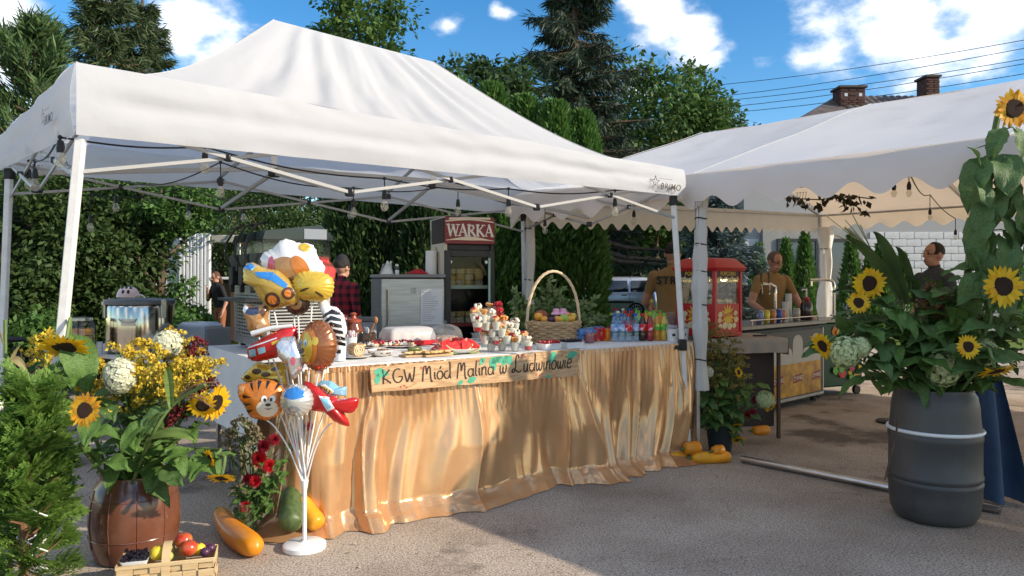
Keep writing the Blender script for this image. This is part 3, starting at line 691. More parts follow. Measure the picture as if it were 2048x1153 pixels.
# gable triangle stays open; frame
POST = mat('marquee_pipe', (.5, .49, .47), .35, .8, c2=(.4, .38, .36), scale=9)
for t in range(NB + 1):
    for s, z in ((0, ZE0), (WID, ZE1)):
        if t == NB: continue
        if s == 0 and t in (0, 2): continue
        a = mq(t, s + (.06 if s == 0 else -.06), 0); q = MB(); q.tube([a + Vector((0, 0, .01)), a + Vector((0, 0, z - .05))], .021, 10); po = q.build('post', POST, marq)
        q = MB(); q.lathe([(.05, 0), (.05, .012), (.024, .014)], 12, Matrix.Translation(a)); q.build('foot_plate', POST, po)
    for s0, s1, z0 in ((.06, WID / 2, ZE0), (WID - .06, WID / 2, ZE1)):
        q = MB(); q.tube([mq(t, s0, z0 - .05), mq(t, s1, ZRG - .07)], .019, 8); q.build('rafter', POST, marq)
for s, z in ((.06, ZE0 - .05), (WID - .06, ZE1 - .05), (WID / 2, ZRG - .08)):
    q = MB(); q.tube([mq(0, s, z), mq(NB, s, z)], .018, 8); q.build('purlin', POST, marq)
q = MB(); q.tube([mq(0, .06, ZE0 - .05), mq(0, WID - .06, ZE1 - .05)], .016, 8); q.build('purlin', POST, marq)
# strap patches printed on the eave
for t in (1.03, 1.42, 1.9, 2.31, 2.72, 3.0):
    p = mq(t, 0, ZE0 - .26) - v_ * .022; M = frame(p, u_, Vector((0, 0, 1)), -v_)
    q = MB()
    for k in range(4): q.ribbon([(k * .022 - .035, -.02), (k * .022 - .028, .022)], .004, .001, M=M)
    q.ribbon([(-.042, .026), (.045, .026)], .003, .001, M=M); q.build('strap_mark', INK, marq)
# side curtains tied to posts
CURT = canvas('curtain_canvas', (.74, .74, .72), .25, (.9, .85, .75), .2, (.6, .58, .54))
def curtain(px, label, p, ztop, zbot, r0, ties, seed):
    T = thing('tied_curtain', label, 'curtain', pt(p, zbot), group='rolled side curtains')
    ties = sorted(ties); prof = []
    q = MB(); n = 16; k = 34; vs = []
    for i in range(k + 1):
        z = lerp(zbot, ztop, i / k); d = min(abs(z - t) for t in ties); rr = r0 * (.76 + .24 * min(1, d / .2)) * (1 + .15 * math.sin(z * 5 + seed))
        for j in range(n):
            a = 2 * math.pi * j / n; w = 1 + .16 * math.sin(a * 5 + z * 2.5 + seed) + .08 * math.sin(a * 9 - z * 4)
            vs.append((p.x + rr * w * math.cos(a) + .012 * math.sin(z * 3 + seed), p.y + rr * w * math.sin(a), z))
    q.add(vs, [(i * n + j, i * n + (j + 1) % n, (i + 1) * n + (j + 1) % n, (i + 1) * n + j) for i in range(k) for j in range(n)] + [tuple(range(n))[::-1], tuple(k * n + j for j in range(n))])
    q.build('cloth', CURT, T, angle=80)
    for t in ties:
        q = MB(); q.tube([(p.x + r0 * .78 * math.cos(a), p.y + r0 * .78 * math.sin(a), t + .006 * math.sin(a * 2)) for a in [2 * math.pi * j / 14 for j in range(15)]], .005, 5); q.build('cable_tie', BLK, T)
gp = W(1402, 0, 6.12)
curtain(0, 'white side curtain rolled and tied to the tent leg beside the drinks bottles', gp, 2.12, .55, .062, [1.95, 1.74, 1.52, 1.25, .8], 1)
curtain(0, 'grey-white rolled curtain on the tent leg behind the wicker basket', pt(BRP, 0) + Vector((.03, -.1, 0)), 2.08, .7, .06, [1.98, 1.45], 2)
cp = mq(0, WID, 0)
curtain(0, 'pinched white curtain on the marquee corner pole behind the bar', pt(cp, 0) + Vector((.0, -.16, 0)), 2.3, .3, .105, [1.95, 1.45, .8], 3)
# steel pipe lying along the marquee edge
pa, pb = GR(1470, 930) + v_ * .1, GR(1990, 1036) + v_ * .1
q = MB(); q.tube([pt(pa, .03), pt(pb, .03)], .027, 12); q.tube([pt(pb, .03), pt(pb, .03) + u_ * .01], .02, 12); tag(q.build('steel_pipe', STEEL, org=pt(pa, 0)), 'galvanised steel pipe lying on the asphalt behind the barrel', 'pipe')

# ------------------------------------------------------------------ main table with satin skirt
TZ = .94
tA = Vector((-1.20, 4.31, 0)); tB = Vector((1.50, 6.19, 0)); td = (tB - tA).normalized(); tn = Vector((td.y, -td.x, 0)); tL = (tB - tA).length
tbk = -tn
table = thing('buffet_table', 'long buffet table hidden under a white cloth and gold skirt', 'table', tA.lerp(tB, .5))
def tp(a, b, z=0): p = tA + td * a + tbk * b; return Vector((p.x, p.y, z))     # a along the front, b towards the back
Mt = frame(tA, td, tbk, Vector((0, 0, 1)))
mat('table_top', (.6, .58, .55), .5)
q = MB(); q.box((tL / 2, .38, TZ - .03), (tL, .74, .04), Mt); q.build('tabletop', MATS['table_top'], table)
q = MB(); q.box(((tL + .82) / 2, 1.01, TZ - .03), (tL - .82, .5, .04), Mt); q.build('tabletop', MATS['table_top'], table)
for a in (.08, tL * .5, tL - .08):
    for b in (.08, 1.2 if a > 1 else .68):
        q = MB(); q.bar(tp(a, b, .0), tp(a, b, TZ - .05), .03); q.build('leg', STEEL, table)
CLOTH = mat('white_cloth', (.78, .77, .75), .8, c2=(.7, .69, .67), scale=3, bump=.3, bscale=14, trans=.08)
q = MB()
q.grid(lambda u, v: tp(lerp(-.01, tL + .01, u), lerp(-.012, .77, v), TZ + .004 + .003 * noise.noise(Vector((u * 12, v * 4, 0)))), 60, 16)
q.grid(lambda u, v: tp(lerp(.8, tL + .01, u), lerp(.77, 1.28, v), TZ + .004 + .003 * noise.noise(Vector((u * 12, v * 4, 7))) * math.sin(math.pi * v)), 40, 8)
q.grid(lambda u, v: tp(lerp(-.01, tL + .01, u), -.012 - .01 * v, TZ + .004 - .03 * v + .006 * noise.noise(Vector((u * 40, 0, 0))) * v), 60, 2, flip=True)
tag(q.build('tablecloth', CLOTH, org=tp(tL / 2, .3, TZ)), 'white cloth spread over the long buffet table', 'tablecloth')
def satin():
    m = mat('gold_satin', (.68, .4, .2), .22, .48, spec=.7, c2=(.58, .32, .15), scale=3, bump=.12, bscale=7)
    return m
def skirt_offset(w, z, H):
    h = 1 - z / H                                       # 0 top .. 1 hem
    top = .011 * math.sin(w * 2 * math.pi / .046 + 1.5 * noise.noise(Vector((w * 9, 0, 1))))
    ww = w + .06 * noise.noise(Vector((w * 2.2, h * 1.1, 4))) + .42 * h * noise.noise(Vector((w * .9, h * .6, 9)))
    a = noise.noise(Vector((ww * 2.7, h * .6, 2))); b = noise.noise(Vector((ww * 6, h * 1.1, 7))); c_ = noise.noise(Vector((ww * 13, h * 2.2, 3)))
    ridge = (1 - abs(noise.noise(Vector((ww * 4.6, h * .7, 21)))) * 2.2)
    k = min(1, h * 1.7)
    return top * max(0, 1 - h * 2.4) + (.1 * a + .075 * b + .02 * c_ + .06 * max(0, ridge) ** 3) * k
def skirt(path, H, label, name='table_skirt', seed=0, n=420, nv=52):
    """path: function w -> (point, outward normal), w in metres"""
    L, fn = path; q = MB()
    def f(u, v):
        w = u * L; z = H * (1 - v); p, nn = fn(w)
        o = skirt_offset(w + seed, z, H) + .03 + .06 * v ** 2
        zz = z
        if v > .9:                                      # the cloth is a little too long and crumples outwards
            k = (v - .9) / .1
            o += .07 * k + .12 * k * max(0, noise.noise(Vector((w * 3.1 + seed, k * .6, 5))) + .2)
            zz = max(.006, z + .02 * noise.noise(Vector((w * 6, k * 2, 8))) * (1 - k)) + .03 * max(0, noise.noise(Vector((w * 5, k * 2, 31)))) * math.sin(math.pi * min(1, k))
        return (p.x + nn.x * o, p.y + nn.y * o, zz)
    q.grid(f, n, nv, flip=True)
    o = q.build(name, satin(), angle=0, org=pt(fn(L / 2)[0], 0)); return tag(o, label, 'table skirt')
SW = 1.05                                               # how far the skirt runs round the left end
def spath(w):
    if w < SW - .06: return tp(0, SW - w) - td * .0, -td
    if w > SW + .06: return tp(w - SW, 0), tn
    k = (w - SW + .06) / .12; nn = (-td).lerp(tn, k).normalized(); return tp(0, 0) + td * (k * .03) + tbk * (.06 * (1 - k)), nn
skirt((SW + tL, spath), TZ - .005, 'shiny gold satin skirt draped round the buffet table', n=620, nv=64)
# gathered ruffle tape on top of the skirt
q = MB(); q.grid(lambda u, v: tuple(tp(u * tL, -.03 - .011 * math.sin(u * tL * 2 * math.pi / .05) - .008 * v, TZ - .002 - .028 * v)), 420, 3, flip=True)
tag(q.build('ruffle_tape', satin(), org=tp(tL / 2, 0, TZ - .03)), 'gathered gold ruffle along the buffet table edge', 'ruffle')
# second table at the left end, white sheet
sA = tp(-.06, .35); 
t2 = thing('side_table', 'side table under a white sheet carrying the slush machine', 'table', sA + tbk * .6)
q = MB()
def sheet(u, v):
    # wraps: v 0..1 down the left side; top first
    return None
def s2(a, b, z): p = tA + td * a + tbk * b; return Vector((p.x, p.y, z))
q.grid(lambda u, v: s2(lerp(-.12, .75, u), lerp(.34, 1.75, v), TZ + .011 + .003 * noise.noise(Vector((u * 5, v * 8, 1)))), 14, 20)
q.grid(lambda u, v: s2(-.12 - .05 * v - .02 * v * noise.noise(Vector((u * 7, v * 2, 0))), lerp(.34, 1.75, u), TZ + .011 - .5 * v), 40, 8)
q.build('sheet', CLOTH, t2, angle=60)
for a, b in ((0, .9), (0, 1.65), (.68, 1.65), (.68, .9)):
    w_ = MB(); w_.bar(s2(a, b, 0), s2(a, b, TZ - .07), .03); w_.build('leg', STEEL, t2)
w_ = MB(); w_.box((.32, 1.27, TZ - .03), (.8, .94, .035), Mt); w_.build('tabletop', MATS['table_top'], t2)
# ------------------------------------------------------------------ painted wooden sign
def tw(px, b):
    k = (px - 1024) / FPX; x0 = tA.x + tbk.x * b; y0 = tA.y + tbk.y * b
    return (k * y0 - x0) / (td.x - k * td.y)
def tq(px, py, b): p = tp(tw(px, b), b); return Vector((p.x, p.y, EYE - (py - HOR) * p.y / FPX))
SB = -.085
s00, s10, s11, s01 = tq(742, 785, SB), tq(1150, 752, SB), tq(1157, 697, SB), tq(738, 735, SB)
def WOODM():
    m = mat('sign_wood', (.55, .36, .19), .65); nt = m.node_tree; N = nt.nodes; L = nt.links; p = N['Principled BSDF']
    tc = N.new('ShaderNodeTexCoord'); mp = N.new('ShaderNodeMapping'); mp.inputs['Rotation'].default_value = (0, 0, -math.atan2(td.y, td.x)); L.new(tc.outputs['Object'], mp.inputs[0])
    m2 = N.new('ShaderNodeMapping'); m2.inputs['Scale'].default_value = (1.6, 1, 11); L.new(mp.outputs[0], m2.inputs[0])
    n = N.new('ShaderNodeTexNoise'); n.inputs['Scale'].default_value = 1.6; n.inputs['Detail'].default_value = 3; n.inputs['Distortion'].default_value = .8; L.new(m2.outputs[0], n.inputs['Vector'])
    mm = N.new('ShaderNodeMath'); mm.operation = 'MULTIPLY'; mm.inputs[1].default_value = 38; L.new(n.outputs['Fac'], mm.inputs[0])
    sn = N.new('ShaderNodeMath'); sn.operation = 'SINE'; L.new(mm.outputs[0], sn.inputs[0])
    mr = N.new('ShaderNodeMapRange'); mr.inputs[1].default_value = -1; mr.inputs[2].default_value = 1; L.new(sn.outputs[0], mr.inputs[0])
    mx = N.new('ShaderNodeMixRGB'); mx.inputs[1].default_value = (.58, .385, .21, 1); mx.inputs[2].default_value = (.42, .25, .125, 1); L.new(mr.outputs[0], mx.inputs[0]); L.new(mx.outputs[0], p.inputs['Base Color'])
    return m
sign = thing('wooden_sign', 'long wooden board with hand-painted lettering and green leaves on the gold skirt', 'sign', tq(940, 760, SB))
q = MB(); th = tn * .016
cs_ = [s00, s10, s11, s01]
top_w = [s01.lerp(s11, i / 24) + Vector((0, 0, .006 * noise.noise(Vector((i * .6, 1, 0))))) for i in range(25)]
bot_w = [s00.lerp(s10, i / 24) + Vector((0, 0, .006 * noise.noise(Vector((i * .5, 5, 0))))) for i in range(25)]
vs = []
for a, b in zip(bot_w, top_w): vs += [a, b, a + th, b + th]
fs = []
for i in range(24):
    o = i * 4; n_ = o + 4
    fs += [(o + 2, n_ + 2, n_ + 3, o + 3), (o, o + 1, n_ + 1, n_), (o + 1, o + 3, n_ + 3, n_ + 1), (o, n_, n_ + 2, o + 2)]
fs += [(0, 2, 3, 1), (96, 97, 99, 98)]
q.add(vs, fs); q.build('board', WOODM(), sign, angle=30)
PAINT = mat('dark_brown_paint', (.035, .02, .014), .5); GRN = mat('mint_paint', (.1, .42, .27), .5, c2=(.06, .33, .2), scale=14); RED = mat('red_paint', (.42, .1, .06), .55)
def sgn(u, h):
    """u 0..1 along the board, h metres above its lower edge, on the face"""
    return s00.lerp(s10, u) + (s01.lerp(s11, u) - s00.lerp(s10, u)).normalized() * h + tn * .0175
sL = (s10 - s00).length
def arc(cx, cy, rx, ry, a0, a1, n=12): return [(cx + rx * math.cos(R(lerp(a0, a1, i / n))), cy + ry * math.sin(R(lerp(a0, a1, i / n)))) for i in range(n + 1)]
GL = {  # width, strokes (x-height 1)
 'K': (1.25, [[(.1, 0), (.12, .9), (.1, 1.75)], [(.95, 1.65), (.2, .8), (.55, .45), (1.05, .02)]]),
 'G': (1.45, [arc(.7, .85, .6, .8, 60, 330, 16) + [(1.22, .7), (.75, .72)]]),
 'W': (1.6, [[(.05, 1.5), (.25, .5), (.4, .05), (.62, .5), (.75, 1.0), (.88, .4), (1.05, .05), (1.25, .6), (1.4, 1.7)]]),
 'M': (1.5, [[(.05, -.1), (.12, .8), (.2, 1.5), (.45, 1.62), (.55, 1.2), (.6, .75), (.72, 1.25), (.95, 1.6), (1.08, 1.2), (1.1, .5), (1.22, -.15), (1.4, -.1)]]),
 'i': (.45, [[(.15, .9), (.17, .3), (.32, .05)], [(.16, 1.22), (.17, 1.27)]]),
 'o': (.95, [arc(.42, .48, .38, .46, 90, 450, 14)]),
 'O': (.95, [arc(.42, .48, .38, .46, 90, 450, 14), [(.4, 1.2), (.58, 1.48)]]),
 'd': (1.05, [arc(.42, .45, .36, .42, 60, 360, 14), [(.62, 1.85), (.8, 1.75), (.84, .9), (.86, .2), (1.0, .02)]]),
 'a': (1.0, [arc(.42, .45, .36, .42, 40, 340, 14), [(.8, .92), (.82, .2), (.97, .02)]]),
 'l': (.5, [[(.2, 1.75), (.15, .9), (.18, .2), (.4, .03)]]),
 'n': (.95, [[(.1, .95), (.13, .02)], [(.13, .6), (.38, .95), (.65, .8), (.68, .25), (.85, .02)]]),
 'w': (1.15, [[(.1, .9), (.1, .35), (.3, .02), (.5, .3), (.52, .8), (.55, .3), (.78, .02), (1.0, .4), (.98, .95)]]),
 'L': (1.75, [[(.95, 1.55), (.8, 1.9), (.55, 1.8), (.5, 1.2), (.55, .7), (.4, .15), (.15, .05), (.05, .3), (.3, .42), (.7, .2), (1.1, .02), (1.45, .2)]]),
 'u': (.95, [[(.1, .9), (.12, .3), (.32, .02), (.58, .2), (.66, .9)], [(.66, .5), (.72, .12), (.9, .02)]]),
 'e': (.95, [[(.1, .5), (.45, .52), (.75, .65), (.62, .95), (.32, .98), (.1, .6), (.15, .2), (.42, .02), (.85, .2)]]),
 ' ': (.75, [])}
def smooth(pts, k=4):
    if len(pts) < 3: return pts
    P_ = [Vector(p) for p in pts]; out = []
    for i in range(len(P_) - 1):
        p0, p1, p2, p3 = P_[max(i - 1, 0)], P_[i], P_[i + 1], P_[min(i + 2, len(P_) - 1)]
        for j in range(k):
            t = j / k; out.append(.5 * ((2 * p1) + (p2 - p0) * t + (2 * p0 - 5 * p1 + 4 * p2 - p3) * t * t + (3 * p1 - p0 - 3 * p2 + p3) * t ** 3))
    out.append(P_[-1]); return [(p.x, p.y) for p in out]
def script_text(txt, u0, u1, h0, h1, xh0, xh1, wth):
    tot = sum(GL[c][0] for c in txt); x = 0; q = MB()
    for c in txt:
        wd_, st = GL[c]
        for s in st:
            pts = smooth(s); k = len(pts); l_, r_ = [], []
            for i, p in enumerate(pts):
                a = Vector(pts[max(i - 1, 0)]); b = Vector(pts[min(i + 1, k - 1)]); d = (b - a).normalized() if (b - a).length else Vector((1, 0)); nn = Vector((-d.y, d.x))
                ww = wth * (.8 + .35 * abs(d.y))
                for sg, li in ((1, l_), (-1, r_)):
                    gx, gy = p[0] + nn.x * sg * ww, p[1] + nn.y * sg * ww
                    uu = lerp(u0, u1, (x + gx) / tot); li.append(sgn(uu, lerp(h0, h1, uu) + gy * lerp(xh0, xh1, uu)))
            q.add(l_ + r_, [(i, k + i, k + i + 1, i + 1) for i in range(k - 1)])
        x += wd_
    return q
script_text('KGW MiOd Malina w Ludwinowie', .045, .965, .044, .062, .050, .068, .085).build('lettering', PAINT, sign, smooth=False)
def sleaf(u, h, L, a):
    pts = []
    for t in [i / 12 for i in range(13)]: pts.append((t, math.sin(math.pi * t ** .8) * .28))
    pts += [(x, -y) for x, y in pts[-2:0:-1]]
    P_ = []
    for x, y in pts:
        dx = (x * math.cos(a) - y * math.sin(a)) * L; dy = (x * math.sin(a) + y * math.cos(a)) * L
        P_.append(sgn(u + dx / sL, min(max(h + dy, .002), .143 + .05 * u)))
    return P_
for u, h, L, a in ((.012, .125, .1, -.25), (.02, .045, .07, 1.3), (.42, .018, .075, .35), (.4, .03, .05, -2.6), (.53, .17, .1, -1.2), (.55, .172, .09, -.5), (.60, .185, .1, -.9), (.585, .19, .11, -2.5), (.61, .18, .085, -2.0), (.86, .19, .1, -1.9), (.93, .14, .1, .3), (.83, .03, .07, -1.1), (.5, .175, .07, -2.2)):
    q = MB(); P_ = sleaf(u, h, L, a); q.add(P_, [tuple(range(len(P_)))]); q.build('painted_leaf', GRN, sign, smooth=False)
for u0, h0 in ((.21, .128), (.22, .12), (.23, .135), (.47, .15), (.485, .155), (.49, .145), (.12, .02), (.135, .026), (.145, .015), (.685, .17), (.7, .16), (.69, .178), (.77, .03), (.79, .024), (.8, .034), (.9, .16)):
    q = MB(); q.add([sgn(u0 + .006 * math.cos(a) / 1.2, h0 + .007 * math.sin(a)) for a in [2 * math.pi * i / 8 for i in range(8)]], [tuple(range(8))]); q.build('painted_berry', RED, sign, smooth=False)

# ------------------------------------------------------------------ food on the buffet table
Z0 = TZ + .007
def on_table(px, py, z=Z0): return ZZ(px, py, z)
CER = mat('white_ceramic', (.8, .79, .76), .2, spec=.6); PLAS = mat('white_plastic', (.78, .78, .78), .4)
CLEAR = glass('clear_plastic', (.96, .98, .98), .05); GLASS = glass('clear_glass', (.95, .97, .96), .07)
def lath(name, parts, label, cat, loc, group=None, n=20, s=1, rz=0):
    T = thing(name, label, cat, loc, rz, group, True, s)
    for pn, prof, m in parts:
        q = MB(); q.lathe(prof, n); q.build(pn, m, T)
    return T
# toothpick cups
STICK = mat('pale_wood', (.62, .43, .24), .7)
def cup_sticks(px, py, label, n):
    T = lath('paper_cup', [('cup', [(.03, 0), (.036, .11), (.037, .112), (.034, .112), (.03, .01)], PLAS)], label, 'cup', on_table(px, py), 'paper cups on the buffet', s=1.1)
    q = MB(); q.box((.0, -.0355, .055), (.026, .004, .02), b=0); q.build('printed_mark', BLK, T)
    return T
c1 = cup_sticks(680, 722, 'white cup of wooden picks at the table corner', 0); c2 = cup_sticks(702, 712, 'white cup of wrapped straws behind the pick cup', 0)
q = MB()
for i in range(26):
    a = rnd.uniform(0, 6.28); r_ = .024 * rnd.random() ** .5; q.tube([(r_ * math.cos(a), r_ * math.sin(a), .02), (r_ * 1.15 * math.cos(a), r_ * 1.15 * math.sin(a), rnd.uniform(.14, .16))], .0025, 5)
tag(q.build('wooden_picks', STICK, org=(0, 0, 0)), 'bunch of wooden picks standing in the white cup', 'picks').location = c1.location
q = MB()
for i in range(16):
    a = rnd.uniform(0, 6.28); r_ = .026 * rnd.random() ** .5; q.tube([(r_ * math.cos(a), r_ * math.sin(a), .02), (r_ * 1.5 * math.cos(a), r_ * 1.5 * math.sin(a), rnd.uniform(.13, .17))], .006, 5)
tag(q.build('wrapped_straws', mat('wrapper', (.75, .72, .72), .3, c2=(.6, .4, .42), scale=40), org=(0, 0, 0)), 'paper wrapped straws standing in the second cup', 'straws').location = c2.location
# swiss roll on a plate
p = on_table(712, 716)
ROLL = mat('roll_cake', (.62, .42, .22), .8, c2=(.32, .17, .08), scale=55, detail=1, bump=.3)
lath('plate', [('plate', [(.05, 0), (.1, .012), (.102, .015), (.05, .006)], CER)], 'white plate under the rolled cake', 'plate', p)
q = MB(); M = MX(p + Vector((0, 0, .052)), .55, R(90)); q.lathe([(.036, -.06), (.042, -.055), (.042, .055), (.036, .06)], 22, M); rc = q.build('rolled_cake', ROLL, org=p)
tag(rc, 'rolled sponge cake on the front left plate', 'cake')
q = MB(); q.tube([M @ Vector((.004 * t ** 1 * math.cos(t * 1.9) * 1.0, .004 * t * math.sin(t * 1.9), .0615)) for t in [i * .25 for i in range(36)]], .0035, 5); q.build('swirl', mat('cream', (.78, .66, .45), .7), rc); rc.children[0].matrix_parent_inverse = rc.matrix_basis.inverted()
ORG[rc] = p
# bowls, plates and boards along the front
def lumps(T, name, m, n, r, h, size, seed=0, flat=.6, z=.02):
    q = MB(); rr = random.Random(seed)
    for i in range(n):
        a = rr.uniform(0, 6.28); d = r * rr.random() ** .5
        q.ball((d * math.cos(a), d * math.sin(a), z + h * (1 - (d / r) ** 2) * rr.random() + size * .3), (size * rr.uniform(.7, 1.2), size * rr.uniform(.7, 1.2), size * flat * rr.uniform(.7, 1.2)), 6, 5, wob=.4, seed=i)
    return tag(q.build(name, m, T), kind='stuff')
BOWL = [(.045, 0), (.085, .03), (.092, .042), (.088, .042), (.05, .012)]
T = lath('bowl', [('bowl', BOWL, CER)], 'white bowl of walnuts in front of the brown pot', 'bowl', on_table(762, 712)); lumps(T, 'walnuts', mat('walnut', (.2, .09, .045), .7, c2=(.3, .16, .09), scale=50), 60, .075, .02, .013, 1)
OVAL = [(.06, 0), (.12, .014), (.123, .018), (.06, .008)]
for px, py, lab, sd_ in ((745, 697, 'plate of canapés with berries in front of the brown pot', 1), (800, 695, 'plate of canapés with berries in front of the cake carrier', 2)):
    T = lath('plate', [('plate', OVAL, CER)], lab, 'plate', on_table(px, py), 'plates of canapés')
    lumps(T, 'bread', mat('bread', (.6, .4, .2), .8, c2=(.7, .52, .3), scale=30), 16, .1, .0, .024, sd_, .5)
    lumps(T, 'cream', mat('curd', (.78, .74, .64), .6), 14, .1, .01, .018, sd_ + 5, .6, .026)
    lumps(T, 'dark_berries', mat('blueberry', (.02, .015, .04), .35), 18, .1, .005, .009, sd_ + 9, 1, .04)
    lumps(T, 'red_berries', mat('raspberry', (.4, .02, .03), .35), 14, .1, .005, .01, sd_ + 12, 1, .04)
BOARDM = mat('board_wood', (.5, .33, .17), .7, c2=(.42, .26, .13), scale=9, stretch=(1, 6, 1))
for px, py, lab, cc, sd_, nm in ((832, 713, 'wooden board with a gherkin and spread on bread', (.13, .15, .03), 3, 'gherkin'), (872, 712, 'wooden board with slices of yellow cheese', (.62, .42, .14), 4, 'cheese')):
    T = thing('serving_board', lab, 'board', on_table(px, py), .58, local=True)
    q = MB(); q.box((0, 0, .006), (.2, .11, .012)); q.build('board', BOARDM, T)
    q = MB()
    for k in range(5): q.box((-.07 + k * .034, rnd.uniform(-.012, .012), .02 + .004 * k), (.055, .06, .014), MX((0, 0, 0), .05 * k, 0, .1), b=.004)
    q.build('slices', mat('slice_' + nm, (.66, .5, .28) if nm == 'gherkin' else cc, .7, c2=(.5, .33, .16), scale=30), T)
    if nm == 'gherkin':
        q = MB(); q.ball((-.01, -.01, .048), (.055, .018, .016), 14, 8, wob=.25); q.build('gherkin', mat('gherkin', cc, .35, c2=(.06, .09, .02), scale=40), T)
# brown pot with wooden spoon
T = lath('clay_pot', [('pot', [(.05, 0), (.068, .02), (.075, .05), (.066, .095), (.07, .105), (.064, .105), (.06, .09), (.05, .012)], mat('brown_glaze', (.035, .024, .018), .15, spec=.7, c2=(.07, .045, .03), scale=12))], 'dark brown glazed pot with a wooden spoon', 'pot', on_table(733, 694))
q = MB(); q.tube([(0, 0, .02), (.04, 0, .13), (.06, 0, .18)], [.006, .007, .006], 7); q.ball((.068, 0, .2), (.018, .01, .028), 10, 8, MX((0, 0, 0))); tag(q.build('wooden_spoon', mat('spoon_wood', (.3, .14, .06), .5), org=(0, 0, 0)), 'wooden spoon standing in the brown pot', 'spoon').location = T.location
q = MB(); q.tube([(0, .02, .02), (-.02, .03, .15)], .004, 6); q.ball((-.0, .022, .12), (.016, .012, .03), 8, 6); tag(q.build('plastic_spoon', PLAS, org=(0, 0, 0)), 'white plastic spoon leaning in the brown pot', 'spoon').location = T.location
# two embossed brown glass jars behind
for px, py, lab, rr in ((707, 690, 'brown embossed cookie jar behind the straw cup', 1.25), (690, 684, 'brown glass jar half hidden by the striped balloon', 1.1)):
    T = lath('brown_jar', [('body', [(.04, 0), (.055, .02), (.06, .06), (.058, .1), (.045, .125), (.044, .14), (.04, .14)], mat('brown_glass', (.16, .045, .02), .12, spec=.8)), ('lid', [(.05, .14), (.05, .155), (.02, .165), (.015, .18), (.022, .19), (.012, .2)], mat('jar_lid', (.3, .07, .04), .3))], lab, 'jar', on_table(px, py), s=rr)
    q = MB(); q.tube([(.061 * math.cos(a) * .985, .061 * math.sin(a) * .985, .08 + .012 * math.sin(a * 7)) for a in [R(200 + i * 7) for i in range(20)]], .003, 5); q.build('embossing', mat('emboss', (.36, .13, .06), .2), T)
# cake carrier
T = thing('cake_carrier', 'red cake carrier with a milky white lid', 'cake carrier', on_table(815, 690), .60, local=True)
def rrect(hx, hy, r, n=5):
    o = []
    for sx, sy, a0 in ((1, 1, 0), (-1, 1, 90), (-1, -1, 180), (1, -1, 270)):
        for i in range(n): a = R(a0 + 90 * i / (n - 1)); o.append((sx * (hx - r) + r * math.cos(a), sy * (hy - r) + r * math.sin(a)))
    return o
def rloft(q, layers, cap=True, mi=0, M=None):
    vs = []; k = None
    for hx, hy, r, z in layers:
        pts = rrect(hx, hy, r); k = len(pts); vs += [(x, y, z) for x, y in pts]
    fs = [(i * k + j, i * k + (j + 1) % k, (i + 1) * k + (j + 1) % k, (i + 1) * k + j) for i in range(len(layers) - 1) for j in range(k)]
    if cap: fs += [tuple(range(k))[::-1], tuple((len(layers) - 1) * k + j for j in range(k))]
    q.add(vs, fs, mi, M); return q
rloft(MB(), [(.2, .12, .03, 0), (.215, .135, .03, .01), (.215, .135, .03, .04), (.205, .125, .03, .04)]).build('tray', mat('red_plastic', (.55, .012, .02), .35), T)
rloft(MB(), [(.2, .12, .03, .041), (.195, .115, .03, .09), (.175, .1, .03, .128), (.15, .085, .03, .138), (.1, .05, .02, .14)]).build('lid', glass('milky_lid', (.9, .9, .92), .05, .15, .45, (.85, .85, .88)), T)
for k in range(4):
    q = MB(); q.box((-.13 + k * .085, -.02, .075), (.065, .14, .055)); cake = q.build('cake_slice', mat('cake_pale', (.62, .42, .24), .8), None, org=(0, 0, 0)); tag(cake, 'slice of pale cake inside the milky carrier', 'cake', 'cake slices in the carrier'); cake.matrix_basis = MX(T.location, .60)
# glass dome with cake
p = on_table(890, 688)
T = lath('cake_dome', [('plate', [(.1, 0), (.13, .006), (.132, .012), (.1, .012)], CER), ('dome', [(.125, .013), (.126, .05), (.115, .09), (.09, .118), (.05, .135), (.012, .14)], glass('dome_glass', (.93, .94, .95), .1, .02, .1)), ('knob', [(.006, .14), (.012, .147), (.014, .156), (.006, .165)], GLASS)], 'glass cake dome with a clear knob', 'cake dome', p, n=32, s=1.12)
q = MB()
for k in range(3):
    a0, a1 = R(20 + 120 * k), R(120 + 120 * k); q.prism([(0, 0)] + [(.1 * math.cos(lerp(a0, a1, i / 8)), .1 * math.sin(lerp(a0, a1, i / 8))) for i in range(9)], .015, .06)
o = q.build('layer_cake', mat('cake_brown', (.3, .13, .06), .85, c2=(.6, .42, .28), scale=22), org=(0, 0, 0)); o.location = p; tag(o, 'cut layer cake under the glass dome', 'cake')
# watermelon platter
p = on_table(913, 706)
T = lath('platter', [('platter', [(.08, 0), (.14, .02), (.165, .034), (.16, .036), (.08, .012)], CER)], 'large white platter heaped with watermelon', 'platter', p, n=32)
mel = MB(); n_ = 10; pr = [(0, .0)] + [(.075 * math.cos(R(-42 + 84 * i / n_) + R(90)), .075 * math.sin(R(-42 + 84 * i / n_) + R(90))) for i in range(n_ + 1)]
mel.prism(pr, -.007, .007, M=MX((0, 0, 0), 0, R(90)))
mo = mel.build('watermelon_slice', mat('watermelon', (.62, .02, .025), .35, c2=(.75, .06, .05), scale=30), org=(0, 0, 0))
rd = MB(); rd.tube([(.0775 * math.cos(R(-42 + 84 * i / n_) + R(90)), 0, .0775 * math.sin(R(-42 + 84 * i / n_) + R(90))) for i in range(n_ + 1)], .007, 6); rme = rd.build('rind', mat('rind', (.5, .6, .3), .5)); rmesh = rme.data; bpy.data.objects.remove(rme)
mfirst = True
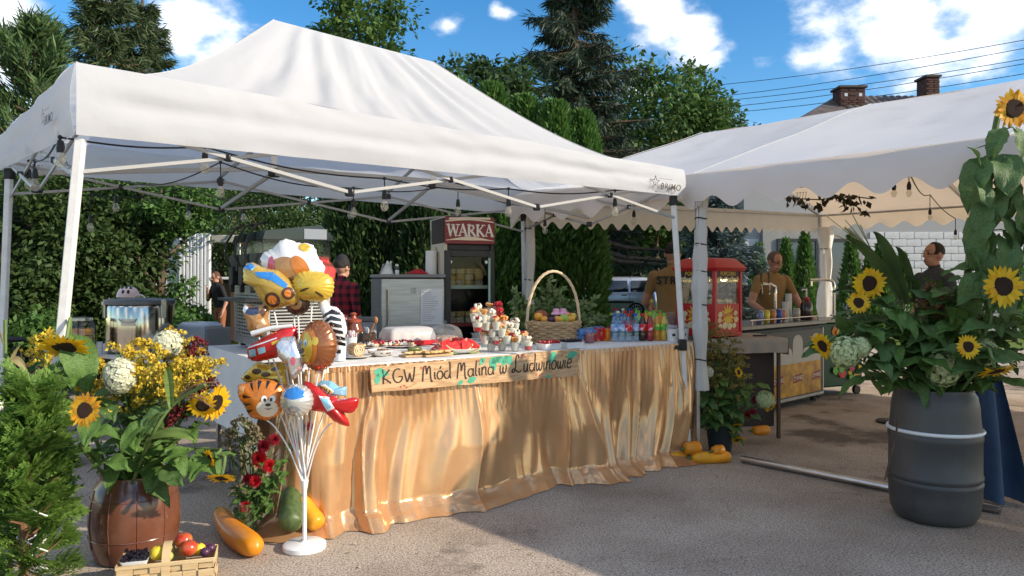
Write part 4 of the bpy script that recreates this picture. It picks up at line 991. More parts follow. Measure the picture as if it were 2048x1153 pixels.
for k in range(30):
    row = k // 10; j = k % 10
    o = mo if k == 0 else mo.copy()
    if k: col.objects.link(o)
    x = -.11 + j * .024 + rnd.uniform(-.008, .008); y = -.07 + row * .05 + rnd.uniform(-.012, .012); z = .088 + .02 * (row == 1) - 1.6 * x * x
    o.matrix_basis = Matrix.Translation(p + Matrix.Rotation(.5, 3, 'Z') @ Vector((x, y, z))) @ Matrix.Rotation(.3 + rnd.uniform(-.7, .7), 4, 'Z') @ Matrix.Rotation(R(-28 + rnd.uniform(-16, 16)), 4, 'X') @ Matrix.Rotation(R(180 + rnd.uniform(-25, 25)), 4, 'Y')
    tag(o, 'red watermelon slice heaped on the white platter', 'watermelon', 'watermelon slices on the platter')
    ri = bpy.data.objects.new('rind', rmesh); col.objects.link(ri); ri.parent = o
# tiered clear stand with dessert cups
ts = thing('tier_stand', 'stepped clear plastic stand under the dessert cups', 'stand', on_table(1002, 690), .6, local=True)
for k, (w_, d_, z) in enumerate(((.34, .3, .035), (.28, .22, .085), (.2, .13, .135))):
    q = MB(); q.box((-.02, .05 + k * .03, z), (w_, d_, .006), b=0); q.build('tier', glass('stand_plastic', (.85, .92, .95), .12, .05, .15, (.6, .75, .85)), ts)
    for sx in (-1, 1):
        q = MB(); q.box((-.02 + sx * (w_ / 2 - .01), .05 + k * .03, z - .022), (.006, d_ * .9, .038), b=0); q.build('tier_leg', MATS['stand_plastic'], ts)
CREAM = mat('whipped_cream', (.8, .74, .62), .55); JEL = mat('red_jelly', (.5, .01, .015), .15, spec=.7); MANGO = mat('peach_mousse', (.7, .3, .07), .4); SPONGE = mat('sponge', (.6, .36, .16), .8); CHOC = mat('chocolate', (.05, .02, .012), .4)
def dessert(kind):
    T = thing('dessert_cup', '', 'dessert cup', (0, 0, 0), local=True)
    q = MB(); q.lathe([(.021, 0), (.034, .062), (.035, .063), (.033, .063), (.02, .002)], 14); q.build('cup', CLEAR, T)
    base, top, fr = [(JEL, CREAM, MATS['raspberry']), (CREAM, MANGO, SPONGE), (CREAM, SPONGE, MATS['raspberry']), (CREAM, CREAM, CHOC), (JEL, MATS['raspberry'], JEL)][kind]
    q = MB(); q.lathe([(.019, .003), (.0255, .028), (.0, .028)], 12, cap=False); q.build('lower_layer', base, T)
    q = MB(); q.lathe([(.0255, .0285), (.031, .054), (.0, .058)], 12, cap=False); q.build('upper_layer', CREAM if kind != 4 else JEL, T)
    q = MB(); rr = random.Random(kind)
    for i in range(9):
        a = rr.uniform(0, 6.28); d = .022 * rr.random() ** .5; q.ball((d * math.cos(a), d * math.sin(a), .064 + rr.uniform(0, .018)), rr.uniform(.008, .015), 7, 5, wob=.5, seed=i)
    q.build('topping', top, T)
    q = MB()
    for i in range(5):
        a = rr.uniform(0, 6.28); d = .02 * rr.random(); q.ball((d * math.cos(a), d * math.sin(a), .082 + rr.uniform(-.006, .006)), rr.uniform(.006, .01), 6, 5, wob=.5, seed=i)
    q.build('garnish', fr, T)
    return T
DT = [dessert(k) for k in range(5)]; used = [False] * 5
spots = []
for px, py, z, k in ((982, 703, 0, 3), (1004, 702, 0, 1), (1030, 703, 0, 1), (1056, 701, 0, 0), (970, 690, .05, 2), (1013, 690, .05, 1), (992, 690, .05, 0), (1034, 688, .05, 3), (1048, 691, .02, 2),
                     (985, 676, .1, 1), (1003, 676, .1, 2), (1022, 674, .1, 0), (966, 674, .1, 3), (955, 664, .15, 0), (973, 662, .15, 3), (992, 662, .15, 2), (1008, 660, .15, 1), (1030, 664, .12, 3), (949, 645, .2, 2), (966, 648, .2, 1), (983, 647, .2, 3), (998, 645, .2, 4), (978, 634, .23, 1), (957, 634, .22, 3), (996, 632, .24, 4)):
    T = DT[k] if not used[k] else dup(DT[k])
    used[k] = True
    pp = ZZ(px, py, Z0 + z)
    T.location = pp; T.rotation_euler = (0, 0, rnd.uniform(0, 6)); T.scale = (1.12,) * 3
    tier = 'on the front row' if z < .03 else 'on the lowest tier' if z < .08 else 'on the middle tier' if z < .13 else 'on the upper tier' if z < .18 else 'on the top of the pile'
    tag(T, ['cup of red jelly and cream ', 'cup of cream and peach mousse ', 'cup of cream with sponge and berries ', 'cup of white cream with chocolate ', 'cup of plain red jelly '][k] + tier, None, 'dessert cups on the stand')
# white tubs of berries
RASP = MATS['raspberry']; BLKB = mat('blackberry', (.012, .008, .015), .3)
for px, py, m, lab, lab2 in ((1098, 699, RASP, 'white tub of raspberries in front of the wicker basket', 'red'), (1143, 696, BLKB, 'white tub of blackberries in front of the wicker basket', 'black')):
    T = thing('berry_tub', lab, 'tub', on_table(px, py), .6, local=True)
    rloft(MB(), [(.07, .05, .015, 0), (.085, .06, .015, .045), (.088, .063, .015, .046), (.082, .057, .015, .046), (.068, .048, .015, .006)]).build('tub', PLAS, T)
    q = MB()
    for i in range(70): q.ball((rnd.uniform(-.072, .072), rnd.uniform(-.048, .048), .036 + rnd.random() * .024), .0105, 6, 5)
    tag(q.build('berries', m, T), kind='stuff')
# dark jar and loose berries
lath('bottle_case', [('case', [(.03, 0), (.034, .01), (.034, .08), (.03, .09)], mat('dark_green_plastic', (.02, .05, .03), .4))], 'dark green jar behind the dessert cups', 'jar', on_table(1048, 672))
lath('steel_bowl', [('bowl', [(.04, 0), (.075, .04), (.08, .06), (.076, .06), (.04, .008)], STEEL)], 'steel bowl between the desserts and the wicker basket', 'bowl', on_table(1060, 676))
# wicker basket with tall handle
WICK = mat('wicker', (.55, .38, .21), .6, c2=(.42, .27, .13), scale=25)
bp = on_table(1107, 686); bk = thing('wicker_basket', 'wicker basket of fruit with a tall arched handle', 'basket', bp, .3, local=True)
q = MB(); NS = 22
for r_ in range(9):
    z = .01 + r_ * .0178; rad = .175 + .045 * (r_ / 8)
    q.tube([((rad + .011 * math.cos(math.pi * (NS * i / 156) + math.pi * (r_ % 2))) * math.cos(2 * math.pi * i / 156), (rad + .011 * math.cos(math.pi * (NS * i / 156) + math.pi * (r_ % 2))) * .68 * math.sin(2 * math.pi * i / 156), z) for i in range(157)], .0092, 5, cap=False)
tag(q.build('weave', WICK, bk), kind='stuff')
q = MB()
for i in range(NS):
    a = 2 * math.pi * i / NS; q.tube([(.175 * math.cos(a), .119 * math.sin(a), 0), (.22 * math.cos(a), .15 * math.sin(a), .165)], .005, 5)
q.build('stakes', WICK, bk)
q = MB()
for ph in (0, 1.57, 3.14): q.tube([((.222 + .006 * math.cos(i * .8 + ph)) * math.cos(2 * math.pi * i / 72), (.152 + .004 * math.cos(i * .8 + ph)) * math.sin(2 * math.pi * i / 72), .165 + .007 * math.sin(i * .8 + ph)) for i in range(73)], .0065, 5, cap=False)
q.build('rim', WICK, bk)
q = MB(); q.lathe([(.001, .002), (.17, .002), (.17, .008), (.001, .008)], 24, MX((0, 0, 0), 0, 0, 0, (1, .68, 1))); q.build('base', WICK, bk)
HAN = mat('pale_rattan', (.68, .52, .33), .5)
q = MB()
for ph in (0, 2.1, 4.2):
    pts = []
    for i in range(61):
        t = i / 60; a = math.pi * t; x = -.222 * math.cos(a); z = .12 + .45 * math.sin(a) ** .85 if 0 < t < 1 else .12
        pts.append((x + .006 * math.cos(i * .55 + ph), .006 * math.sin(i * .55 + ph), z + .004 * math.sin(i * .55 + ph)))
    q.tube(pts, .0075, 6)
q.build('handle', HAN, bk)
def Bk(x, y, z): return MX(bp, .3) @ Vector((x, y, z))
q = MB(); q.lathe([(.001, .125), (.19, .135), (.195, .13)], 24, MX((0, 0, 0), 0, 0, 0, (1, .68, 1)), cap=False); q.build('lining', mat('basket_lining', (.4, .36, .3), .8), bk)
ORNG = mat('orange_fruit', (.75, .3, .03), .4, c2=(.8, .42, .06), scale=20); APPG = mat('green_apple', (.3, .42, .06), .3, c2=(.45, .5, .12), scale=10); PLUM = mat('plum', (.07, .025, .06), .35); GRAPE = mat('yellow_plum', (.65, .5, .08), .3)
def fruit(name, label, cat, p, r, m, stem=True, squash=.92, group=None):
    T = thing(name, label, cat, p, rnd.uniform(0, 6), group, True)
    q = MB(); k = 10; q.lathe([(max(.0005, r * math.sin(math.pi * i / k)), r * squash * (-math.cos(math.pi * i / k)) - (.16 * r if i == k else .05 * r if i == k - 1 else 0)) for i in range(k + 1)], 16, cap=False); q.build('flesh', m, T)
    if stem: q = MB(); q.tube([(0, 0, r * squash * .8), (.003, 0, r * squash * 1.15)], .0022, 5); q.build('stem', BARK, T)
    return T
for x, y, r, m, nm, lab in ((-.15, -.05, .03, ORNG, 'orange', 'small orange at the left rim of the wicker basket'), (-.11, -.08, .026, ORNG, 'orange', 'small orange beside the pumpkin in the wicker basket'), (.0, -.1, .026, ORNG, 'orange', 'orange left of the green apple in the wicker basket'), (.035, -.095, .024, GRAPE, 'plum', 'yellow plum touching the green apple'),
                            (.062, -.09, .035, APPG, 'apple', 'green apple at the front of the wicker basket'), (.11, -.08, .026, ORNG, 'orange', 'orange right of the green apple in the wicker basket'), (.14, -.06, .025, ORNG, 'orange', 'orange next to the right rim of the wicker basket'), (.17, -.02, .024, GRAPE, 'plum', 'yellow plum at the right rim of the wicker basket'), (.12, .01, .03, ORNG, 'orange', 'orange behind the pink jam jars'), (.16, .03, .026, MATS['raspberry'], 'plum', 'red plum by the right foot of the basket handle'),
                            (-.06, -.1, .022, PLUM, 'plum', 'dark plum at the front of the wicker basket'), (-.03, -.09, .022, PLUM, 'plum', 'dark plum left of the oranges in the basket')):
    fruit(nm, lab, nm, Bk(x * .95, y * .9, .18 + r * .5 + .02 * (y > -.06)), r * 1.15, m)
T = thing('pumpkin', 'small russet pumpkin in the wicker basket', 'pumpkin', Bk(-.1, .02, .175), local=True)
q = MB(); q.grid(lambda u, v: ((.055 * math.sin(math.pi * v) * (1 + .09 * math.cos(9 * 2 * math.pi * u))) * math.cos(2 * math.pi * u), (.055 * math.sin(math.pi * v) * (1 + .09 * math.cos(9 * 2 * math.pi * u))) * math.sin(2 * math.pi * u), .04 - .045 * math.cos(math.pi * v)), 54, 10); q.build('flesh', mat('russet', (.28, .07, .03), .5), T)
q = MB(); q.tube([(0, 0, .08), (.005, 0, .105)], .007, 6); q.build('stem', BARK, T)
PINK = mat('pink_cloth', (.7, .3, .45), .8, c2=(.78, .45, .58), scale=60, detail=1)
for x, lab in ((.015, 'jam jar with pink cloth cap left in the wicker basket'), (.075, 'jam jar with pink cloth cap right in the wicker basket')):
    T = lath('jam_jar', [('jar', [(.026, 0), (.03, .01), (.03, .06), (.024, .07)], mat('jam', (.04, .006, .015), .12, spec=.8)), ('cloth_skirt', [(.042, .052), (.036, .066), (.025, .078)], PINK), ('lid', [(.026, .078), (.025, .096), (.006, .099)], PINK)], lab, 'jar', Bk(x, -.02, .175), 'jam jars in the basket')
# leafy branches behind the basket
LGREEN = leafmat('spindle_leaf', (.1, .18, .05), (.34, .42, .2), .3, .3)
def branchlet(label, root, tips, nl, ls, name='leafy_branch', m=None, cat='branch'):
    T = thing(name, label, cat, root); q = MB(); P_, D_ = [], []
    for tip in tips:
        tip = Vector(tip); mid = Vector(root).lerp(tip, .5) + Vector((rnd.uniform(-.04, .04), rnd.uniform(-.04, .04), .03)); q.tube([root, mid, tip], [.006, .004, .002], 5)
        d0 = (tip - Vector(root)).normalized()
        for k in range(nl):
            t = rnd.uniform(.25, 1.03); p = Vector(root).lerp(mid, t * 2) if t < .5 else mid.lerp(tip, t * 2 - 1)
            P_.append(p); D_.append(d0 * .6 + Vector(rdirs(1)[0]))
    q.build('stems', BARK, T)
    V, F = leafquads([tuple(x) for x in P_], [tuple(x) for x in D_], rdirs(len(P_)) + np.array([0, -.6, .8]), nr.uniform(.7, 1.2, len(P_)) * ls, nr.uniform(.4, .6, len(P_)) * ls)
    npmesh('leaves', V, F, m or LGREEN, T); return T
b0 = ZZ(1105, 673, Z0)
branchlet('dark green leafy branches rising inside the basket handle', b0 + Vector((0, .05, .02)), [W(px, py, b0.y + .15) for px, py in ((1100, 560), (1120, 580), (1085, 580), (1070, 600), (1130, 605), (1110, 620), (1090, 615))], 55, .075)
branchlet('leafy sprig spreading left of the basket', b0 + Vector((-.18, .1, 0)), [W(px, py, b0.y + .05) for px, py in ((1030, 585), (1045, 600), (1030, 620), (1040, 635), (1055, 615), (1025, 605))], 45, .07)
branchlet('leafy sprig spreading right of the basket', b0 + Vector((.2, .15, 0)), [W(px, py, b0.y + .25) for px, py in ((1170, 605), (1190, 600), (1150, 605), (1185, 630), (1205, 635), (1160, 625))], 45, .07)
branchlet('pale sunlit sprig behind the dessert cups', b0 + Vector((-.22, .0, -.0)), [W(px, py, b0.y - .08) for px, py in ((1040, 630), (1058, 625), (1070, 640), (1048, 645))], 40, .07, m=leafmat('pale_leaf', (.14, .2, .05), (.3, .34, .12), .25))
# ------------------------------------------------------------------ drinks
def bottle(label, loc, liquid, cap, lab_m, h=.225, r=.032, group='small drink bottles on the buffet', low=None):
    T = thing('drink_bottle', label, 'bottle', loc, rnd.uniform(0, 6), group, True); s = h / .225
    q = MB(); q.lathe([(r * .8, 0), (r, .012 * s), (r, .055 * s), (r * .9, .075 * s), (r, .095 * s), (r, .14 * s), (r * .75, .17 * s), (.013, .195 * s), (.013, .207 * s)], 14); q.build('bottle', liquid, T)
    q = MB(); q.lathe([(r * 1.015, .085 * s), (r * 1.02, .088 * s), (r * 1.02, .137 * s), (r * 1.0, .139 * s)], 14, cap=False); q.build('label', lab_m, T)
    q = MB(); q.lathe([(.0145, .205 * s), (.0155, .208 * s), (.0155, .222 * s), (.012, .225 * s)], 12); q.build('cap', cap, T); return T
WATER = glass('water_bottle', (.72, .84, .93), .1, .02, .12, (.3, .5, .7)); COLA = mat('cola', (.025, .008, .006), .08, spec=.8); ORJ = mat('orange_drink', (.65, .26, .03), .12, spec=.7); GRNJ = mat('lime_drink', (.25, .45, .12), .12, spec=.7); YEL = mat('yellow_drink', (.6, .42, .07), .12, spec=.7); REDJ = mat('red_drink', (.3, .02, .03), .12, spec=.7)
CBLUE = mat('blue_cap', (.02, .1, .5), .35); CRED = mat('red_cap', (.6, .015, .02), .35); CGRN = mat('green_cap', (.12, .5, .03), .35); CWHT = PLAS; LBL_B = mat('label_blue_white', (.65, .72, .8), .4, c2=(.1, .25, .6), scale=45, detail=1); LBL_R = mat('label_red', (.6, .012, .02), .35, c2=(.75, .6, .6), scale=50, detail=1, contrast=(.6, .66)); LBL_G = mat('label_green', (.1, .4, .05), .35, c2=(.7, .7, .1), scale=45, detail=1, contrast=(.58, .64)); LBL_Y = mat('label_yellow', (.75, .55, .05), .35)
for px, py, liq, cap, lb, lab in ((1229, 683, WATER, CBLUE, LBL_B, 'front water bottle with blue cap beside the red juice packs'), (1243, 683, WATER, CBLUE, LBL_B, 'second front water bottle with pale label'), (1257, 683, WATER, CRED, LBL_R, 'clear bottle with red cap and red label'), (1271, 682, WATER, CBLUE, LBL_B, 'front water bottle left of the cola'), (1285, 682, COLA, CRED, LBL_R, 'dark cola bottle with red cap and label'), (1300, 682, REDJ, CGRN, LBL_R, 'red drink bottle with green cap beside the cola'), (1314, 681, ORJ, CGRN, LBL_G, 'orange drink bottle with green cap'), (1328, 681, YEL, CGRN, LBL_G, 'yellow drink bottle with green cap at the row end'),
                                  (1236, 673, WATER, CWHT, LBL_B, 'second-row water bottle with white cap'), (1250, 673, WATER, CRED, LBL_R, 'second-row clear bottle with red cap'), (1263, 672, COLA, CRED, LBL_R, 'second-row cola bottle behind the clear bottle'), (1277, 672, GRNJ, CGRN, LBL_G, 'second-row lime drink bottle'), (1292, 671, ORJ, CGRN, LBL_G, 'second-row orange drink bottle'), (1307, 671, GRNJ, CGRN, LBL_G, 'second-row lime bottle behind the orange drinks'), (1320, 670, ORJ, CGRN, LBL_Y, 'second-row orange drink with yellow label'),
                                  (1231, 664, WATER, CRED, LBL_B, 'third-row water bottle with red cap'), (1246, 664, WATER, CWHT, LBL_B, 'third-row water bottle with pale cap'), (1259, 663, WATER, CBLUE, LBL_B, 'third-row water bottle with blue cap'), (1273, 663, GRNJ, CGRN, LBL_G, 'third-row lime drink bottle with green cap')):
    bottle(lab, on_table(px, py), liq, cap, lb)
bottle('large bottle of amber tea with yellow cap behind the small bottles', on_table(1303, 663), mat('tea', (.28, .09, .015), .1, spec=.8), mat('yellow_cap', (.75, .5, .02), .4), LBL_Y, .31, .044, group=None)
WBL = glass('water_blue', (.4, .65, .95), .12, .05, .3, (.12, .35, .75))
for i, (px, py, z) in enumerate(((1165, 672, 0), (1185, 668, 0), (1205, 664, 0), (1175, 664, .055), (1195, 660, .055), (1215, 668, 0), (1150, 666, 0))):
    q = MB(); M = MX((0, 0, 0), .62 + rnd.uniform(-.1, .1), 0, R(90)); q.lathe([(.022, -.1), (.03, -.09), (.03, .05), (.012, .09), (.012, .105)], 12, M)
    o = q.build('water_bottle', WBL, org=(0, 0, 0)); o.location = ZZ(px, py, Z0 + .032 + z); tag(o, 'blue water bottle lying in the pile behind the berries', 'bottle', 'blue water bottles lying in a pile')
for px, py, c_, lab in ((1192, 683, (.5, .012, .02), 'red juice pack nearest the berry tubs'), (1205, 682, (.6, .02, .02), 'red juice pack beside the orange one'), (1217, 682, (.75, .25, .02), 'orange juice pack left of the water bottles')):
    T = thing('juice_pack', lab, 'juice pack', on_table(px, py), .6, 'juice packs', True)
    q = MB(); q.box((0, 0, .05), (.048, .036, .1), b=.004); q.build('carton', mat('pack%d' % px, c_, .35, c2=(.8, .5, .1), scale=30, detail=1, contrast=(.62, .66)), T)
    q = MB(); q.lathe([(.009, .1), (.009, .115), (.006, .117)], 10); q.build('cap', CRED, T)
lath('glass_jar', [('jar', [(.034, 0), (.04, .01), (.04, .085), (.03, .1), (.03, .11)], GLASS), ('content', [(.036, .004), (.036, .07), (.001, .072)], mat('pink_syrup', (.35, .1, .12), .2))], 'clear jar of pink syrup beside the berry tub', 'jar', on_table(1178, 686), s=1.15)
for px, py, lab in ((1345, 683, 'white bucket holding clear plastic cups beside the bottles'), (1366, 682, 'second white bucket of clear cups by the tied curtain')):
    T = lath('cup_bucket', [('bucket', [(.038, 0), (.05, .1), (.052, .102), (.048, .102), (.037, .006)], PLAS)], lab, 'bucket', on_table(px, py), 'buckets of clear cups')
    q = MB(); q.box((0, -.047, .055), (.024, .006, .02), b=0); q.build('printed_mark', BLK, T)
    for k in range(9):
        a = k * .7; d = .028 if k < 7 else .006
        o = MB(); o.lathe([(.009, .05), (.013, .13), (.0135, .131), (.012, .131)], 8, MX((d * math.cos(a), d * math.sin(a), 0)), cap=False); o = o.build('plastic_cup', glass('cup_plastic', (.93, .94, .97), .1, .1, .25, (.75, .76, .82)), org=(0, 0, 0)); o.location = T.location; tag(o, 'clear cup standing in the white bucket left of the curtain' if px == 1345 else 'clear cup standing in the bucket by the curtain', 'cup', 'clear cups in buckets')
T = thing('plastic_bag', 'clear zip bag with a white box behind the bottles', 'bag', on_table(1340, 667), .5, local=True)
q = MB(); q.grid(lambda u, v: ((u - .5) * .17 + .01 * math.sin(v * 5), -.03 * math.sin(math.pi * u) * (1 - v) + .012 * noise.noise(Vector((u * 6, v * 6, 0))), v * .2), 10, 10); q.grid(lambda u, v: ((u - .5) * .17, .03 * math.sin(math.pi * u) * (1 - v) + .01, v * .2), 10, 10); q.build('film', glass('bag_film', (.92, .9, .9), .12, .12, .22, (.6, .55, .53)), T)
q = MB(); q.box((-.05, .0, .05), (.06, .04, .1)); q.build('box', mat('pill_box', (.75, .74, .72), .5, c2=(.6, .05, .05), scale=30, contrast=(.55, .6)), T)
# ------------------------------------------------------------------ appliances under the tent
def bxp(T, name, c, d, m, b=None, par=None):
    q = MB(); q.box(c, d, b=b); return q.build(name, m, par or T)
# beer cooler with illuminated header
cy = 22; T = thing('drinks_cooler', 'tall glass-door drinks cooler with a red WARKA header', 'cooler', pt(W(921, 0, 7.3), 0) + Vector((0, .12, 0)), R(cy), local=True)
CW, CD, CH = .50, .5, 2.07
DK = mat('cooler_dark', (.03, .027, .026), .4)
for nm, c, d in (('back_panel', (0, CD / 2 - .02, 1.0), (CW, .04, 1.9)), ('floor_panel', (0, 0, .09), (CW - .06, CD - .05, .18)), ('inner_roof', (0, 0, 1.76), (CW - .06, CD - .05, .06))): bxp(T, nm, c, d, DK)
bxp(T, 'side_panel', (CW / 2 - .015, 0, 1.0), (.03, CD - .01, 1.9), DK)
sp = bxp(T, 'side_panel', (-CW / 2 + .015, 0, 1.04), (.03, CD - .01, 2.02), mat('cooler_side', (.62, .55, .42), .5)); sp['label'] = 'cream side panel with a printed beer bottle'
# printed bottle on the side
Ms = frame(Vector((-CW / 2 - .0015, .02, 1.5)), Vector((0, -1, 0)), Vector((0, 0, 1)), Vector((-1, 0, 0)))
def flat(poly, M, name, m, par): q = MB(); q.add([(x, y, 0) for x, y in poly], [tuple(range(len(poly)))], M=M); return q.build(name, m, par, smooth=False)
mir = lambda pts: pts + [(-x, y) for x, y in pts[::-1]]
flat(mir([(.05, -.12), (.05, .1), (.03, .16), (.028, .25)]), Ms, 'printed_bottle', mat('print_brown', (.1, .03, .015), .5), sp)
M2 = Ms @ Matrix.Translation((0, 0, .001)); flat([(-.048, .0), (.048, .0), (.048, .08), (-.048, .08)], M2, 'printed_label', mat('print_red', (.35, .03, .03), .5), sp); flat([(-.05, -.12), (.05, -.12), (.05, -.04), (-.05, -.04)], M2, 'printed_foam', mat('print_cream', (.7, .58, .35), .5), sp); flat([(-.03, .2), (.03, .2), (.032, .27), (-.032, .27)], M2, 'printed_cap', mat('print_gold', (.5, .33, .1), .5), sp)
Ms0 = Ms @ Matrix.Translation((0, 0, -.0007)); flat([(-.22, -.9), (.22, -.9), (.22, -.2), (.1, -.15), (-.05, -.22), (-.22, -.12)], Ms0, 'printed_amber', mat('print_amber', (.6, .33, .06), .5), sp)
hd = bxp(T, 'header', (.005, -.03, 1.92), (CW + .02, CD - .04, .27), mat('header_box', (.05, .03, .028), .5))
Mh = frame(Vector((0, -CD / 2 - .0125, 1.92)), Vector((1, 0, 0)), Vector((0, 0, 1)), Vector((0, -1, 0)))
flat([(-.25, -.125), (.25, -.125), (.25, .125), (-.25, .125)], Mh, 'header_print', mat('warka_red', (.22, .03, .03), .4), hd)
Mh2 = Mh @ Matrix.Translation((0, 0, .001)); Mh3 = Mh @ Matrix.Translation((0, 0, .002))
CRM = mat('warka_cream', (.72, .62, .46), .4)
q = MB(); q.ribbon([(-.24 + .48 * i / 12, -.095 + .02 * math.sin(math.pi * i / 12)) for i in range(13)], [.006 + .03 * math.sin(math.pi * i / 12) ** 2 for i in range(13)], M=Mh2); q.ribbon([(-.24 + .48 * i / 12, .085 + .02 * math.sin(math.pi * i / 12)) for i in range(13)], .012, M=Mh2); q.ribbon([(-.2, .11), (-.05, .118), (.2, .12)], .02, M=Mh2); q.build('header_bands', CRM, hd, smooth=False)
def slab(q, a, b, w, M): q.ribbon([a, b], w, M=M)
def wletters():
    q = MB(); H = .105; y0 = -.05; x = -.225
    L = {'W': (.115, [((.008, 1), (.03, 0), .02), ((.03, 0), (.057, .95), .01), ((.057, .95), (.083, 0), .02), ((.083, 0), (.107, 1), .01)]), 'A': (.095, [((.012, 0), (.047, 1), .01), ((.047, 1), (.082, 0), .023), ((.025, .33), (.07, .33), .009)]),
         'R': (.095, [((.02, 0), (.02, 1), .023), ((.02, .95), (.06, .93), .012), ((.06, .93), (.068, .75), .02), ((.068, .75), (.058, .55), .016), ((.058, .55), (.02, .5), .012), ((.04, .5), (.08, 0), .022)]), 'K': (.095, [((.02, 0), (.02, 1), .023), ((.078, 1), (.03, .45), .011), ((.035, .5), (.08, 0), .023)])}
    serif = {'W': [(.008, 1), (.057, .95), (.107, 1)], 'A': [(.012, 0), (.082, 0)], 'R': [(.02, 0), (.02, 1), (.084, 0)], 'K': [(.02, 0), (.02, 1), (.078, 1), (.083, 0)]}
    for c in 'WARKA':
        w, st = L[c]
        for a, b, th_ in st: q.ribbon([(x + a[0], y0 + a[1] * H), (x + b[0], y0 + b[1] * H)], th_ * .95, M=Mh3)
        for sx, sy in serif[c]: q.ribbon([(x + sx - .016, y0 + sy * H), (x + sx + .016, y0 + sy * H)], .009, M=Mh3)
        x += w * .93
    return q
wletters().build('lettering', mat('warka_white', (.8, .76, .68), .4), hd, smooth=False)
bx = bxp(T, 'door', (0, -CD / 2 + .012, .98), (.001, .001, .001), DK, b=0)
q = MB()
for c, d in (((-CW / 2 + .03, -CD / 2 + .0, .96), (.06, .035, 1.54)), ((CW / 2 - .03, -CD / 2, .96), (.06, .035, 1.54)), ((0, -CD / 2, 1.7), (CW - .12, .035, .06)), ((0, -CD / 2, .22), (CW - .12, .035, .06))): q.box(c, d)
bpy.data.objects.remove(bx); dr = q.build('door', DK, T)
q = MB(); q.box((0, -CD / 2, .96), (CW - .12, .006, 1.42), b=0); q.build('pane', glass('cooler_glass', (.8, .82, .8), .012, .02), dr)
q = MB(); q.tube([(CW / 2 - .055, -CD / 2 - .02, .3), (CW / 2 - .055, -CD / 2 - .02, 1.66)], .012, 8); q.build('handle', mat('mint_trim', (.35, .5, .43), .35), dr)
for lx in (-.19, .17):
    q = MB(); q.lathe([(.016, 0), (.016, .002)], 16, frame(Vector((lx, -CD / 2 - .004, 1.62)), Vector((1, 0, 0)), Vector((0, 0, 1)), Vector((0, -1, 0)))); q.build('sticker', WHITE, dr)
cool_M = MX(T.location, R(cy))
PKB = [mat('pack_bread', (.5, .36, .2), .6, c2=(.65, .5, .3), scale=20), mat('pack_pale', (.6, .56, .48), .5, c2=(.45, .33, .2), scale=25), mat('pack_yellow', (.6, .45, .15), .5, c2=(.4, .25, .1), scale=25)]
pkm = []
for k in range(3):
    q = MB(); q.box((0, 0, .028), (.085, .1, .056), b=.01); o = q.build('wrapped_sandwich', PKB[k]); pkm.append(o.data); bpy.data.objects.remove(o)
for k, z in enumerate((.3, .66, 1.02, 1.38)):
    bxp(T, 'shelf', (0, .02, z), (CW - .07, CD - .12, .012), STEEL); bxp(T, 'price_strip', (0, -CD / 2 + .045, z), (CW - .09, .01, .035), mat('strip_mint', (.55, .62, .56), .4) if k == 3 else mat('strip_red', (.4, .05, .05), .4))
    for i in range(4):
        for j in range(2 + (k % 2)):
            o = bpy.data.objects.new('wrapped_sandwich', pkm[rnd.randrange(3)]); col.objects.link(o)
            o.matrix_basis = cool_M @ MX((-.14 + i * .094, -.08 + .02 * rnd.random(), z + .007 + j * .058), rnd.uniform(-.1, .1))
            tag(o, 'wrapped snack stacked on the %s shelf of the glass-door cooler' % ['lowest', 'second lowest', 'second highest', 'top'][k], 'snack', 'wrapped snacks in the cooler')
# steel fridge
fy = 20; FW, FD, FH = .6, .56, 1.5
T = thing('fridge', 'brushed steel two-door fridge left of the tall cooler', 'fridge', pt(W(806, 0, 6.95), 0) + Vector((0, .25, 0)), R(fy), local=True); fr_M = MX(T.location, R(fy))
GRY = mat('fridge_side', (.13, .135, .14), .45); BRU = mat('brushed_steel', (.42, .41, .4), .35, .9, c2=(.34, .33, .32), scale=4, stretch=(1, 1, 14))
bxp(T, 'cabinet', (0, .02, FH / 2 - .01), (FW, FD - .06, FH - .04), GRY); bxp(T, 'worktop', (0, .0, FH - .015), (FW + .01, FD + .03, .03), mat('fridge_top', (.2, .2, .205), .4))
for nm, z0, z1 in (('door', .95, 1.46), ('door', .06, .93)):
    d_ = bxp(T, nm, (0, -FD / 2 + .012, (z0 + z1) / 2), (FW - .01, .05, z1 - z0), BRU)
    q = MB(); q.tube([(-FW / 2 + .06, -FD / 2 - .03, z1 - .43 if z0 > .5 else z1 - .35), (-FW / 2 + .06, -FD / 2 - .03, z1 - .1 if z0 > .5 else z1 - .04)], .012, 8); q.build('handle', STEEL, d_)
    if z0 > .5:
        q = MB(); M = frame(Vector((.0, -FD / 2 - .0145, 1.35)), Vector((1, 0, 0)), Vector((0, 0, 1)), Vector((0, -1, 0))); q.ribbon([(-.022, -.022), (-.022, .022), (.022, .022), (.022, -.022), (-.022, -.022)], .004, M=M); q.ribbon([(.012, .015), (-.008, 0), (.012, -.015)], .006, M=M); q.build('emblem', BLK, d_, smooth=False)
pa_ = thing('paper_list', 'white handwritten price list stuck on the steel fridge', 'paper', fr_M @ Vector((.17, -FD / 2 - .016, 1.2)), R(fy), local=True)
q = MB(); q.grid(lambda u, v: ((u - .5) * .21, -.001 - .004 * math.sin(v * 3), (v - .5) * .33), 4, 4); q.build('sheet', mat('paper', (.72, .72, .74), .8), pa_)
q = MB(); Mp_ = frame(Vector((0, -.007, 0)), Vector((1, 0, 0)), Vector((0, 0, 1)), Vector((0, -1, 0)))
for k in range(14): q.ribbon([(-.085, .13 - k * .02), (-.085 + rnd.uniform(.07, .15), .13 - k * .02)], .0035, M=Mp_)
